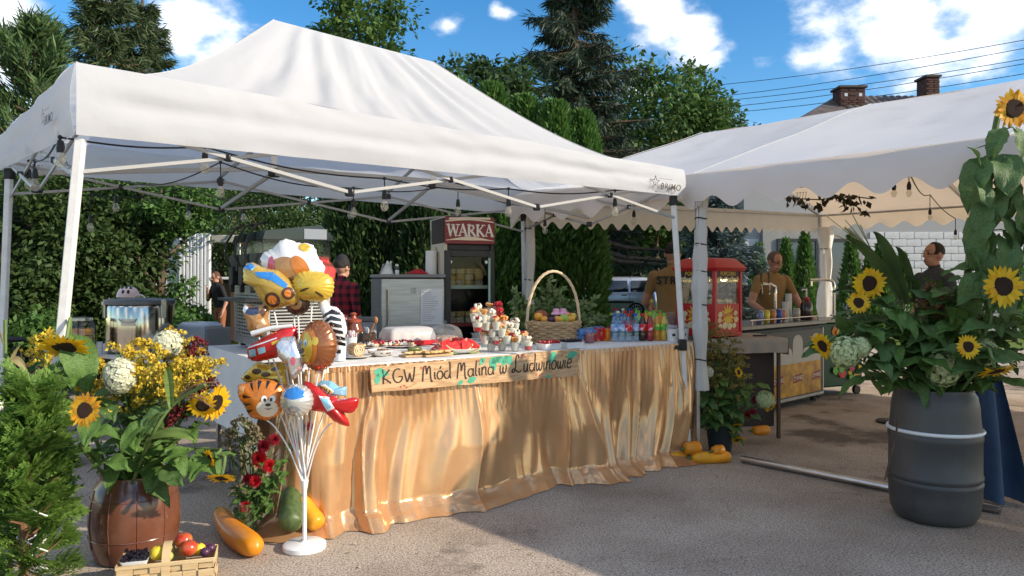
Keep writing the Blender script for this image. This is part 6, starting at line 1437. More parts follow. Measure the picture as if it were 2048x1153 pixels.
sunflower('yellow sunflower peeping over the goldenrod', jr(), W(302, 690, 4.0), (.1, -.3, .9), .085, GJ, False, [(.6, 120, 10, .16)])
sunflower('yellow sunflower hanging at the right of the brown jug', jr(), W(405, 812, 3.75), (.1, -.9, -.5), .075, GJ, False, [(.6, -30, 20, .15)], bend=(.03, 0, .12))
sunflower('pale sunflower turned to the right beside the brown jug', jr(), W(432, 806, 3.85), (.9, -.35, -.2), .1, GJ, False, [(.7, 20, 10, .15)], bend=(.05, 0, .14))
sunflower('small yellow sunflower bud over the zinnias', jr(), W(420, 917, 3.7), (-.6, -.6, -.2), .05, GJ, False, [(.7, -30, -20, .12)], bend=(.06, 0, .1))
sunflower('yellow sunflower nodding above the zinnias', jr(), W(443, 956, 3.65), (.0, -.5, -.9), .075, GJ, False, [(.5, -40, -10, .18), (.62, -100, -20, .16), (.9, 60, 10, .1)], bend=(.1, 0, .14))
GG = 'goldenrod in the brown jug'
for i, (px, py, Y, lab) in enumerate(((240, 700, 3.8, 'leftmost tall goldenrod of the brown jug'), (285, 715, 3.7, 'goldenrod beside the white hydrangea'), (320, 700, 3.75, 'goldenrod at the centre of the bouquet'), (345, 735, 3.6, 'low bright goldenrod at the front of the bouquet'), (370, 690, 3.9, 'goldenrod behind the bouquet centre'), (400, 705, 3.85, 'goldenrod toward the gold skirt'), (425, 725, 3.8, 'rightmost goldenrod of the brown jug'), (300, 745, 3.55, 'drooping goldenrod at the bouquet front'), (380, 760, 3.65, 'goldenrod above the hanging sunflower'), (180, 760, 3.7, 'goldenrod beside the orange sunflower'), (410, 740, 3.75, 'goldenrod above the pale sunflower'), (70, 690, 3.75, 'goldenrod beside the white tent leg'), (95, 670, 3.85, 'goldenrod behind the drooping sunflower'), (262, 690, 3.9, 'tall goldenrod behind the white hydrangea'), (350, 668, 3.95, 'tallest goldenrod at the back of the bouquet'), (385, 725, 3.7, 'goldenrod over the corn stalk'), (270, 770, 3.6, 'short goldenrod below the white hydrangea'), (330, 765, 3.58, 'short goldenrod above the corn blade'), (205, 730, 3.75, 'goldenrod between the tent leg and the hydrangea'))):
    goldenrod(lab, jr(), W(px, py, Y), GG, .21, 9)
hydrangea('white hydrangea in the middle of the bouquet', jr(), W(240, 752, 3.55), .062, 'hydrangeas in the brown jug', elong=1.25); hydrangea('white hydrangea at the back of the bouquet', jr(), W(335, 690, 3.9), .07, 'hydrangeas in the brown jug')
AMA = mat('amaranth_red', (.16, .012, .015), .8, c2=(.1, .008, .012), island=True)
for px, py, lab in ((398, 688, 'dark red amaranth at the back of the bouquet'), (428, 765, 'dark red amaranth beside the pale sunflower'), (372, 818, 'red amaranth hanging below the goldenrod')): goldenrod(lab, jr(), W(px, py, 3.8), 'amaranth in the brown jug', .14, 8, AMA, 'amaranth')
for i, (px, py, Y, n) in enumerate(((200, 800, 3.55, 7), (235, 860, 3.5, 8), (280, 850, 3.5, 8), (320, 820, 3.55, 8), (350, 880, 3.55, 8), (380, 900, 3.6, 8), (250, 780, 3.65, 8), (300, 770, 3.75, 8), (180, 900, 3.55, 7), (340, 960, 3.55, 7), (395, 850, 3.8, 7), (220, 920, 3.45, 6))):
    foliage_stem(['leafy stem behind the round orange sunflower', 'broad leaves at the left rim of the jug', 'broad leaves at the centre of the jug', 'leafy stem under the goldenrod', 'leafy stem leaning to the right of the jug', 'leafy stem hanging over the jug shoulder', 'leafy stem beside the white hydrangea', 'tall leafy stem at the back of the jug', 'low leaves left of the jug mouth', 'heart-shaped leaves hanging down the jug side', 'leafy stem behind the hanging sunflower', 'leaves at the front lip of the jug'][i], jr(), W(px, py, Y), n, .12, 'leafy plants in the brown jug', i % 3 == 0)
CORN = mat('corn_leaf', (.12, .2, .04), .5, c2=(.2, .28, .08), scale=6, stretch=(1, 1, 8), trans=.25)
T = thing('corn_stalk', 'pale green corn stalk with long blades in the jug', 'plant', jc + Vector((.02, -.08, .36))); q = MB(); q.tube(smooth3([jc + Vector((.02, -.1, .36)), W(300, 880, 3.55), W(345, 810, 3.55), W(410, 770, 3.5)]), [.012] * 12 + [.004], 7) if False else q.tube(smooth3([jc + Vector((.02, -.1, .36)), W(300, 880, 3.55), W(345, 810, 3.55), W(410, 770, 3.5)]), .009, 7); q.build('stalk', STEMG, T)
for a, b, w in (((300, 875), (395, 885), .07), ((330, 830), (280, 880), .05), ((345, 815), (335, 740), .05)): blade(T, W(*a, 3.54), W(*b, 3.5), w, .04, CORN)
q = MB(); tips = [(410, 770), (430, 765), (415, 800), (425, 815), (400, 760)]
for t in tips: q.tube(smooth3([W(355, 800, 3.55), W((355 + t[0]) / 2, (800 + t[1]) / 2 - 12, 3.52), W(*t, 3.5)]), .0035, 5)
q.build('tassel', mat('tassel', (.28, .16, .08), .8), T)
T = thing('dry_corn_stalk', 'dry pale corn blades at the picture edge behind the cut thuja', 'plant', W(15, 900, 4.2)); q = MB(); q.tube([pt(W(15, 900, 4.2), 0), W(10, 640, 4.2)], .01, 6); q.build('stalk', STEMG, T)
DRYC = mat('dry_blade', (.36, .3, .15), .7, c2=(.25, .24, .1), scale=8, trans=.25)
for a, b, w in (((12, 720), (60, 755), .05), ((10, 690), (-30, 620), .05), ((12, 760), (50, 690), .04), ((12, 800), (60, 830), .06)): blade(T, W(*a, 4.2), W(*b, 4.15), w, .05, DRYC)
# ---- cut thuja tied to the tent leg
L_NT = leafmat('near_thuja', (.11, .22, .035), (.28, .44, .1), .52); TW = mat('thuja_twig', (.2, .1, .05), .8)
th0 = Vector((-2.24, 3.44, .0)); T = thing('cut_thuja', 'cut green thuja tied upright to the front tent leg', 'tree', th0)
q = MB(); q.tube([th0, th0 + Vector((.0, 0, .4)), th0 + Vector((.03, 0, .7)), th0 + Vector((.0, 0, 1.0))], [.022, .018, .012, .003], 8); P_, D_, N_, L_ = [], [], [], []
for i in range(62):
    t = .04 + .96 * (i / 62); z = t * .93; a = i * 2.399 + rnd.uniform(-.5, .5); b0_ = th0 + Vector((.03 * math.sin(t * 2), 0, z)); Lb = .26 * (1 - .74 * max(0, t - .2) / .8) * (.55 + .6 * rnd.random() ** .7); d = Vector((math.cos(a), math.sin(a), .25 + .9 * t + rnd.uniform(-.2, .35))).normalized(); e = b0_ + d * Lb
    q.tube([b0_, b0_.lerp(e, .6) + Vector((0, 0, -.015)), e], [.006, .0035, .001], 4); roll = rnd.uniform(-.9, .9)
    side = (Matrix.Rotation(roll, 3, d) @ d.cross(Vector((0, 0, 1)))).normalized(); up_ = side.cross(d)
    for k in range(15):
        s = .3 + .7 * k / 14; p = b0_.lerp(e, s)
        for sg in (-1, 1):
            ll = .115 * math.sin(math.pi * (.25 + .7 * s)) * rnd.uniform(.7, 1.3) + .02; dv = (d * .8 + side * sg * rnd.uniform(.5, .9) + up_ * rnd.uniform(-.35, .35)).normalized()
            for j in range(7):
                pp = p + dv * ll * j / 6
                for s2_ in (-1, 0, 1): P_.append(tuple(pp)); D_.append(tuple(dv + Vector(rdirs(1)[0]) * .2 + up_.cross(dv) * .75 * s2_)); N_.append(tuple(up_)); L_.append(.03 * rnd.uniform(.8, 1.3))
q.build('trunk', TW, T); V, F = leafquads(P_, D_, N_, L_, .011, .1); npmesh('crown', V, F, L_NT, T)
for z, a in ((.42, .15), (.26, -.05), (.18, .0)):
    c = th0 + Vector((.02, 0, z)); q = MB(); q.tube([c + Vector((.035 * math.cos(R(t)) - .03, .05 * math.sin(R(t)) + .04, .006 * math.sin(R(t * 2)))) for t in range(-180, 181, 24)] , .004, 5); q.tube([c + Vector((.0, -.02, 0)), c + Vector((.07, -.05, -.02)), c + Vector((.11, -.03, -.045))], .0035, 5); tag(q.build('cable_tie', WHITE, org=c), ['upper white cable tie round the thuja trunk', 'middle white cable tie round the thuja trunk', 'lowest white cable tie round the thuja trunk'][[.42, .26, .18].index(z)], 'cable tie', 'cable ties on the thuja')
# ---- chip basket with fruit
cb = pt(W(337, 0, 3.6), 0); CBR = R(17)
CHIP = mat('chip_wood', (.6, .45, .25), .7, c2=(.5, .35, .18), scale=5, stretch=(1, 1, 12), bump=.15, bscale=20)
T = thing('chip_basket', 'small woven wood-chip basket of fruit in front of the brown jug', 'basket', cb, CBR, local=True); cbM = MX(cb, CBR)
for row in range(3):
    z = .02 + row * .038
    for sy_, ln, off in ((-.085, .42, 0), (.085, .42, 0)):
        for k in range(6):
            q = MB(); q.box((-.175 + k * .07, sy_ + (.004 if (k + row) % 2 else -.004) * (1 if sy_ < 0 else -1), z), (.069, .004, .035), b=.0015); q.build('chip_strip', CHIP, T)
    for sx_ in (-.21, .21):
        for k in range(2): q = MB(); q.box((sx_ + (.003 if (k + row) % 2 else -.003), -.0425 + k * .085, z), (.004, .084, .035), b=.0015); q.build('chip_strip', CHIP, T)
q = MB(); q.box((0, 0, .004), (.41, .165, .005), b=.001); q.build('bottom', CHIP, T)
q = MB()
for s in (-1, 1): q.box((0, s * .091, .118), (.43, .006, .02), b=.002); q.box((s * .213, 0, .118), (.006, .176, .02), b=.002)
q.build('rim', CHIP, T)
q = MB(); q.grid(lambda u, v: ((u - .5) * .038, -.094 * math.cos(math.pi * v), .02 + .17 * math.sin(math.pi * v) ** .7 if 0 < v < 1 else .02), 2, 18); q.grid(lambda u, v: ((u - .5) * .038, -.098 * math.cos(math.pi * v), .02 + .174 * math.sin(math.pi * v) ** .7 if 0 < v < 1 else .02), 2, 18, flip=True); q.build('handle', CHIP, T)
APR = mat('red_apple', (.45, .02, .015), .25, c2=(.6, .2, .05), scale=8, spec=.6); LEM = mat('lemon_pear', (.75, .55, .04), .35, spec=.5)
for x, y, z, r, m, nm, lab in ((-.045, -.01, .13, .038, LEM, 'lemon', 'yellow lemon behind the basket of blackberries'), (.09, .0, .135, .042, APR, 'apple', 'red apple at the front of the chip basket'), (.06, .06, .155, .042, APR, 'apple', 'red apple at the back of the chip basket'), (.135, .02, .12, .03, LEM, 'plum', 'yellow plum beside the red apple'), (.165, -.02, .115, .024, PLUM, 'plum', 'dark plum at the right end of the chip basket'), (.185, .03, .115, .024, PLUM, 'plum', 'dark plum in the chip basket corner'), (.16, .05, .118, .024, PLUM, 'plum', 'dark plum behind the other plums'), (.0, -.03, .115, .026, APPG, 'plum', 'green plum under the basket handle'), (-.01, .04, .12, .03, APPG, 'pear', 'green pear under the basket handle')): fruit(nm, lab, nm, cbM @ Vector((x, y, z + .018)), r, m)
T = thing('berry_tray', 'white tray of blackberries in the chip basket', 'tray', cbM @ Vector((-.14, -.01, .108)), CBR, local=True); rloft(MB(), [(.05, .055, .01, 0), (.06, .065, .01, .03), (.057, .062, .01, .03), (.048, .053, .01, .004)]).build('tray', PLAS, T)
q = MB()
for i in range(60):
    x, y, z = rnd.uniform(-.05, .05), rnd.uniform(-.055, .055), .03 + rnd.random() * .02; q.ball((x, y, z), .0095, 7, 5)
    for k in range(5): d = rdirs(1)[0]; q.ball((x + d[0] * .007, y + d[1] * .007, z + abs(d[2]) * .007), .0045, 5, 4)
tag(q.build('blackberries', BLKB, T), kind='stuff')
# ---- squashes
SQO = mat('squash_orange', (.75, .3, .012), .35, c2=(.65, .2, .01), scale=6, spec=.5); SQG = mat('marrow_green', (.05, .085, .022), .45, c2=(.1, .14, .05), scale=14, stretch=(3, 3, 1)); SQY = mat('squash_yellow', (.78, .4, .02), .35, c2=(.7, .28, .015), scale=6)
def squash(label, pts, rs, m, cat='squash', name='squash', stem=None):
    T = thing(name, label, cat, (pts[0][0], pts[0][1], 0)); P_ = smooth3(pts, 14); n = len(P_); rr = [0] * n
    for i in range(n):
        t = i / (n - 1) * (len(rs) - 1); k = min(int(t), len(rs) - 2); rr[i] = lerp(rs[k], rs[k + 1], t - k)
    e = math.sqrt
    for i in range(n):
        t = i / (n - 1); c = min(t, 1 - t) / .2; rr[i] *= e(max(0.004, 1 - (1 - c) ** 2)) if c < 1 else 1
    q = MB(); nn = 20; q.tube(P_, rr, nn)
    for j in range(len(q.v)): i, k = divmod(j, nn); v = Vector(q.v[j]); q.v[j] = tuple(P_[i] + (v - P_[i]) * (1 + .03 * math.cos(k / nn * 2 * math.pi * 5)))
    q.build('body', m, T)
    a, b = Vector(P_[0]), Vector(P_[0]) + (Vector(P_[0]) - Vector(P_[2])).normalized() * .035
    q = MB(); q.tube([a, b], [rs[0] * .35, rs[0] * .28], 7); q.build('stalk', mat('stalk', (.12, .14, .04), .7), T); return T
a, b = GR(432, 1062), GR(515, 1122)
squash('long orange squash lying on the asphalt beside the chip basket', [pt(a, .07) + Vector((0, .05, .03)), pt(a.lerp(b, .4), .065), pt(b, .062)], [.042, .055, .066, .062], SQO)
a = GR(575, 1096); squash('dark green marrow leaning on the balloon stand', [a + Vector((-.05, .28, .25)), a + Vector((-.03, .18, .17)), a + Vector((.0, .06, .085))], [.04, .064, .072, .066], SQG)
a = GR(636, 1083); squash('yellow squash leaning behind the balloon stand', [a + Vector((-.13, .12, .21)), a + Vector((-.07, .08, .13)), a + Vector((.0, .03, .07))], [.036, .048, .055, .05], SQY)
# ---- zinnias in a glass vase
vz = GR(495, 1072); vz = pt(vz, 0)
T = lath('glass_vase', [('vase', [(.05, 0), (.055, .01), (.055, .16), (.06, .19)], glass('vase_glass', (.85, .93, .86), .1, .03, .08, (.3, .5, .3))), ('water', [(.05, .008), (.05, .11), (.001, .112)], glass('vase_water', (.7, .82, .6), .05, .03, .2, (.3, .45, .15)))], 'clear glass vase of red zinnias before the gold skirt', 'vase', vz)
GZ = 'zinnias in the glass vase'; zr = lambda: vz + Vector((rnd.uniform(-.03, .03), rnd.uniform(-.03, .03), .05))
for px, py, fx, r, m, lab in ((520, 918, -.2, .055, ZIN, 'large red zinnia at the top of the vase'), (537, 932, .3, .045, ZIN, 'red zinnia right of the large one'), (510, 962, .1, .042, ZIN, 'red zinnia in the middle of the vase'), (492, 1015, -.1, .042, ZIN, 'lowest red zinnia in front of the glass vase'), (548, 880, .3, .04, ZIND, 'dark red zinnia at the top right of the vase'), (528, 893, -.1, .045, ZIND, 'dark red zinnia above the large red one'), (496, 958, -.5, .036, ZIND, 'dark red zinnia beside the middle one'), (618, 853, .3, .03, ZIND, 'small dark zinnia under the balloons'), (592, 890, .2, .03, ZIND, 'faded dark zinnia beside the balloon sticks')): zinnia(lab, zr(), W(px, py, vz.y - .03 + .05 * (px > 540)), (fx, -1, .3), r, GZ, m)
for i, (px, py) in enumerate(((560, 925), (575, 945), (545, 960), (525, 985), (545, 1010), (520, 1030), (480, 1000), (470, 985))): foliage_stem(['zinnia foliage right of the red flowers', 'outermost zinnia foliage at the right', 'zinnia leaves below the red flowers', 'zinnia leaves at the middle of the vase', 'low zinnia leaves at the right of the vase', 'zinnia leaves at the vase rim', 'zinnia leaves left of the lowest flower', 'zinnia leaves beside the nodding sunflower'][i], zr(), W(px, py, vz.y - .02), 8, .06, 'leafy plants in the glass vase')
for i, (px, py) in enumerate(((470, 850), (490, 840), (455, 870), (505, 860))): goldenrod(['airy seed spray left above the zinnias', 'tall airy seed spray above the zinnias', 'low airy seed spray over the zinnias', 'airy seed spray right above the zinnias'][i], zr(), W(px, py, vz.y + .05), 'airy sprays above the zinnias', .12, 6, mat('seed_spray', (.2, .17, .1), .8), 'seed_spray')

# ---- right: plastic barrel with sunflowers
bc = Vector((2.58, 4.58, 0)); BAR = mat('barrel_plastic', (.05, .05, .05), .42, c2=(.085, .082, .078), scale=3, detail=6, bump=.05, spec=.45)
T = thing('plastic_barrel', 'dark grey plastic barrel holding the tall sunflowers', 'barrel', bc)
prof = [(.2, 0), (.235, .012), (.262, .06), (.272, .15), (.274, .22), (.28, .235), (.28, .25), (.272, .262), (.28, .275), (.28, .292), (.273, .305), (.273, .5), (.278, .52), (.278, .54), (.272, .56), (.268, .6), (.262, .65), (.258, .72), (.245, .79), (.225, .82), (.225, .835), (.21, .835), (.2, .8), (.2, .6), (.001, .59)]
prof = [(r * .93, z * .95) for r, z in prof]
q = MB(); q.lathe(prof, 48, Matrix.Translation(bc), cap=False); br = q.build('body', BAR, T, angle=50)
q = MB(); q.tube([(bc.x + .2575 * math.cos(a), bc.y + .2575 * math.sin(a), .545) for a in [2 * math.pi * i / 48 for i in range(49)]], .011, 6, cap=False); q.build('white_hoop', WHITE, T)
rr_ = lambda: bc + Vector((rnd.uniform(-.12, .12), rnd.uniform(-.12, .12), .72)); GB_ = 'sunflowers in the grey barrel'
tall = sunflower('very tall sunflower leaning out at the right edge above the barrel', rr_() + Vector((.1, 0, 0)), W(2028, 218, 4.22), (-.05, -1, -.1), .118, GB_, True, dark=True, stemr=.018, bend=(-.06, .0, 0))
for px, py, az, el, sz in ((2000, 265, 200, -55, .2), (2035, 265, -60, -60, .18), (1960, 330, 190, -60, .3), (2010, 320, -110, -50, .3), (2040, 340, -30, -50, .28), (1990, 390, 220, -70, .26), (2040, 410, -60, -65, .26), (1965, 440, 190, -60, .28), (2010, 480, -80, -60, .3), (1975, 500, 230, -70, .24), (1955, 560, 180, -65, .3), (2000, 560, -70, -65, .3), (2035, 540, -20, -60, .28), (1960, 480, 160, -75, .22), (2045, 470, 10, -65, .25), (2020, 370, 250, -70, .25)) + tuple((1945 + (k * 37) % 100, 300 + k * 19, (k * 97) % 360, -45 - (k * 13) % 30, .19 + .015 * (k % 4)) for k in range(16)):
    p = W(px, py, 4.2); o = put_leaf(tall, p, (math.cos(R(az)) * math.cos(R(el)), math.sin(R(az)) * math.cos(R(el)), math.sin(R(el))), sz * .8, True)
    s_ = MB(); t = min(1, max(0, (p.z - .7) / (W(0, 218, 4.2).z - .7))); c = Vector((lerp(bc.x + .1, W(2028, 0, 4.22).x, t ** .8) - .05 * math.sin(math.pi * t), lerp(4.58, 4.22, t), p.z + .03)); s_.tube([c, c.lerp(p, .5) + Vector((0, 0, .02)), p], .004, 5); s_.build('leaf_stalk', STEMG, tall)
for px, py, fx, fy_, fz, r, lab, bend in ((1738, 567, .1, -1, -.15, .105, 'bright sunflower at the upper left of the barrel bouquet', (-.1, 0, .1)), (1717, 606, -.15, -1, .25, .07, 'smaller sunflower below the bright one over the barrel', (-.1, 0, .08)), (2006, 573, .0, -1, .1, .125, 'largest yellow sunflower at the right of the barrel bouquet', (.05, -.1, .1)), (1936, 694, .0, -1, .15, .073, 'small round sunflower above the barrel rim', (.05, -.1, .05)), (1646, 692, -.9, -.35, -.35, .085, 'sunflower turned left away from the barrel', (-.25, 0, .12)), (1992, 742, .1, -.4, -.9, .105, 'drooping sunflower at the right rim of the barrel', (.1, -.05, .15))):
    sunflower(lab, rr_(), W(px, py, 4.42 if px < 1900 else 4.02), (fx, fy_, fz), r * (1 if px < 1900 else .93), GB_, False, [(.5, 200, 5, .2), (.7, -40, 10, .2), (.85, 150, 10, .16)], dark=True, bend=bend)
for px, py, r, lab in ((1690, 705, .075, 'pale green hydrangea left of the barrel bouquet'), (1887, 738, .085, 'pale green hydrangea over the barrel rim'), (1965, 706, .07, 'pale green hydrangea half hidden by leaves'), (1720, 695, .05, 'small green hydrangea beside the pale one')): hydrangea(lab, rr_(), W(px, py, 4.35), r, 'hydrangeas in the grey barrel', HYDG, 1.15)
i = 0
names_ = ['at the outer left of the barrel bouquet', 'under the upper left sunflowers', 'hanging over the left barrel rim', 'in front of the amaranth', 'at the centre of the barrel bouquet', 'over the front barrel rim', 'beside the small round sunflower', 'behind the green hydrangea', 'right of the small round sunflower', 'hanging over the right barrel rim', 'under the largest yellow sunflower', 'at the outer right of the barrel bouquet', 'above the amaranth', 'behind the largest yellow sunflower', 'at the back of the barrel bouquet', 'low at the back left of the barrel', 'in front of the man in profile', 'just left of the man in profile', 'beside the tall sunflower stalk', 'highest up beside the tall stalk', 'behind the corn blades', 'under the corn blades', 'below the largest sunflower at the edge', 'over the middle of the barrel']
for px, py, Y, n in ((1690, 640, 4.4, 9), (1730, 650, 4.35, 9), (1750, 720, 4.3, 9), (1800, 620, 4.4, 9), (1840, 640, 4.35, 9), (1850, 720, 4.28, 8), (1920, 650, 4.35, 9), (1880, 680, 4.32, 9), (1960, 660, 4.35, 9), (2000, 760, 4.35, 8), (2010, 650, 4.4, 9), (2045, 640, 4.45, 9), (1860, 560, 4.6, 9), (1980, 600, 4.65, 9), (1800, 660, 4.6, 9), (1720, 760, 4.45, 7), (1930, 560, 4.35, 10), (1890, 590, 4.4, 10), (2040, 560, 4.3, 10), (1960, 470, 4.4, 9), (1820, 560, 4.5, 9), (1770, 600, 4.45, 9), (2035, 700, 4.25, 9), (1910, 620, 4.25, 9)):
    foliage_stem('leafy sunflower stem ' + names_[i], rr_(), W(px, py, Y), n + 3, .155, 'leafy plants in the grey barrel', i % 2 == 0); i += 1
for px, py, lab in ((1862, 575, 'greenish brown amaranth standing over the barrel'), (1880, 600, 'shorter brown amaranth over the barrel')): goldenrod(lab, rr_(), W(px, py, 4.45), 'amaranth in the grey barrel', .16, 12, mat('amaranth_brown', (.14, .1, .03), .8, c2=(.2, .08, .04), island=True), 'amaranth')
T = thing('corn_stalk', 'corn stalk with wide blades rising left from the barrel', 'plant', bc + Vector((-.08, 0, .72))); q = MB(); q.tube(smooth3([bc + Vector((-.08, 0, .72)), W(1800, 600, 4.55), W(1740, 500, 4.6), W(1690, 455, 4.6)]), [.012] * 13 if False else .009, 7)
for t in ((1650, 430), (1690, 440), (1705, 430), (1720, 450), (1670, 470)): q.tube(smooth3([W(1745, 505, 4.6), W((1745 + t[0]) / 2, (505 + t[1]) / 2, 4.6), W(*t, 4.6)]), .003, 5)
q.build('stalk', mat('dry_stalk', (.25, .22, .1), .7), T)
CORND = mat('corn_leaf_dark', (.05, .09, .025), .5, c2=(.08, .13, .04), scale=6, trans=.2)
for a, b, w in (((1800, 600), (1690, 480), .1), ((1810, 610), (1745, 470), .12), ((1780, 600), (1660, 590), .08), ((1830, 600), (1790, 500), .07), ((1770, 590), (1700, 640), .07)): blade(T, W(*a, 4.52), W(*b, 4.5), w, .06, CORND)
T = thing('grass_sheaf', 'sheaf of pale grass blades behind the tall sunflower', 'plant', bc + Vector((.15, .05, .72))); 
for k in range(12): blade(T, bc + Vector((.12 + .02 * k * .3, .05, .74)), W(1990 + rnd.uniform(-70, 60), 470 + rnd.uniform(-30, 110), 4.75), .018, .03, mat('pale_blade', (.3, .33, .2), .6, trans=.2))
q = MB(); q.tube([W(1770, 960, 4.3), W(1790, 880, 4.35), W(1805, 790, 4.4)], .006, 5); tag(q.build('dry_twig', BARK, org=W(1770, 960, 4.3)), 'thin dry stalk hanging down beside the barrel', 'twig')
# ---- blue tarpaulin on the marquee post
tpz = W(1965, 800, 4.75); q = MB()
def tarp(u, v): z = lerp(1.2, .02, v); x = lerp(1950, lerp(1965, 2042, v ** .8), u); p = W(x, 0, 4.9); return (p.x + .01 * math.sin(u * 14 + v * 3), 4.9 + .06 * math.sin(u * 9 + v * 2) * (.3 + v) - .05 * v, z + .01 * math.sin(u * 12) * v)
q.grid(tarp, 36, 26); q.grid(lambda u, v: tuple(Vector(tarp(u, v)) + Vector((0, .006, 0))), 36, 26, flip=True); tag(q.build('blue_tarpaulin', mat('blue_tarp', (.03, .06, .12), .6, c2=(.045, .085, .16), scale=4, bump=.3, bscale=12), org=(2.95, 4.9, 0)), 'blue tarpaulin hanging beside the barrel', 'tarpaulin')
# ---- flower bucket at the right end of the table
fb = pt(GR(1440, 905), 0); T = lath('flower_bucket', [('bucket', [(.09, 0), (.12, .24), (.125, .245), (.115, .245), (.085, .01)], mat('bucket_dark', (.02, .03, .035), .4))], 'dark bucket of garden flowers at the table end', 'bucket', fb)
fr_ = lambda: fb + Vector((rnd.uniform(-.06, .06), rnd.uniform(-.06, .06), .18)); GF = 'flowers in the dark bucket'; FY = fb.y
for k, (px, py) in enumerate(((1415, 650), (1440, 665), (1400, 690), (1460, 690), (1425, 710), (1480, 720), (1395, 730), (1450, 740), (1490, 760), (1410, 760))): goldenrod(['tallest faded goldenrod beside the tied curtain', 'faded goldenrod behind the popcorn table', 'faded goldenrod leaning on the tent leg', 'faded goldenrod right of the tallest one', 'faded goldenrod at the bunch centre', 'faded goldenrod leaning to the bar', 'low faded goldenrod by the tent leg', 'faded goldenrod above the rudbeckia', 'low faded goldenrod by the bar', 'faded goldenrod low in the bunch'][k], fr_(), W(px, py, FY - .05 + .02 * (k % 3)), GF, .3, 14, GOLDB, 'goldenrod', GLEAF)
for px, py, r, lab, m in ((1530, 800, .07, 'pale green hydrangea hanging towards the bar', HYDG), (1393, 760, .055, 'cream hydrangea against the tent leg', HYD), (1415, 745, .045, 'small cream hydrangea beside the tent leg', HYD)): hydrangea(lab, fr_(), W(px, py, FY - .08), r, GF, m)
for px, py, f, r, lab in ((1477, 745, (.6, -.8, .2), .05, 'yellow rudbeckia turned right in the bucket bunch'), (1472, 852, (.1, -.5, -.8), .055, 'drooping yellow rudbeckia near the ground'), (1476, 880, (.0, -.6, -.7), .06, 'lowest yellow rudbeckia over the squashes'), (1540, 815, (.3, -.6, -.6), .05, 'yellow rudbeckia under the green hydrangea'), (1462, 560 + 300, (-.5, -.7, 0), .04, 'small yellow rudbeckia beside the lowest one')): sunflower(lab, fr_(), W(px, py, FY - .1), f, r, GF, False, [(.6, -60, 0, .12)], True, .005, name='rudbeckia')
for k, (px, py) in enumerate(((1510, 800), (1430, 810), (1495, 830), (1505, 825))): zinnia(['dark red zinnia beside the green hydrangea', 'dark red zinnia deep in the bucket bunch', 'dark red zinnia low in the bucket bunch', 'small red zinnia under the hydrangea'][k], fr_(), W(px, py, FY - .06), (.1, -1, .1), .035, GF, ZIND)
for k, (px, py) in enumerate(((1410, 800), (1440, 780), (1470, 800), (1425, 840), (1455, 830), (1490, 790), (1440, 870))): foliage_stem('dark leafy stem ' + ['by the tent leg in the bucket', 'at the centre of the bucket', 'right of centre in the bucket', 'low on the left of the bucket', 'over the bucket rim', 'leaning from the bucket to the bar', 'hanging in front of the bucket'][k], fr_(), W(1440 + (px - 1440) * 1.5, py - 20, FY - .08), 11, .12, 'leafy plants in the dark bucket', k % 2 == 0)
for (x0, y0), (x1, y1), z, rs, lab in (((1382, 926), (1462, 926), .045, [.04, .05, .05, .045], 'long yellow squash lying at the foot of the tent leg'), ((1368, 894), (1400, 892), .12, [.04, .055, .05], 'orange squash propped against the gold skirt'), ((1425, 908), (1446, 900), .1, [.03, .045, .04], 'small orange squash on the long yellow one'), ((1505, 846), (1538, 842), .12, [.035, .045, .04], 'orange squash beside the beer counter'), ((1300, 932), (1375, 930), .05, [.03, .04, .035], 'orange squash half under the gold skirt')):
    a = GR(x0, 928); Y = a.y if y0 > 870 else 6.6; a, b = W(x0, 0, Y), W(x1, 0, Y + .05); squash(lab, [pt(a, z), pt(a.lerp(b, .5), z), pt(b, z)], rs, SQY if z < .06 else SQO)
# ---- fallen leaves and grit on the asphalt
n = 260; P_ = np.stack([nr.uniform(-2, 3.6, n), nr.uniform(3.6, 6.5, n), np.full(n, .004)], 1)
V, F = leafquads(P_, np.stack([nr.normal(0, 1, n), nr.normal(0, 1, n), nr.uniform(0, .25, n)], 1), np.tile([0, 0, 1.], (n, 1)) + nr.normal(0, .2, (n, 3)), nr.uniform(.008, .032, n), nr.uniform(.006, .018, n))
tag(npmesh('leaf_litter', V, F, mat('litter', (.2, .13, .05), .9, c2=(.4, .36, .3), island=True)), 'dry leaf scraps and grit scattered on the asphalt', 'litter', kind='stuff')
q = MB(); q.tube([(W(1958, 0, 4.95).x, 4.95, 0), (W(1958, 0, 4.95).x, 4.95, 1.3)], .018, 8); tag(q.build('tarpaulin_stake', mat('stake_wood', (.2, .13, .08), .8), org=(W(1958, 0, 4.95).x, 4.95, 0)), 'wooden stake behind the barrel that the blue tarpaulin hangs from', 'stake')
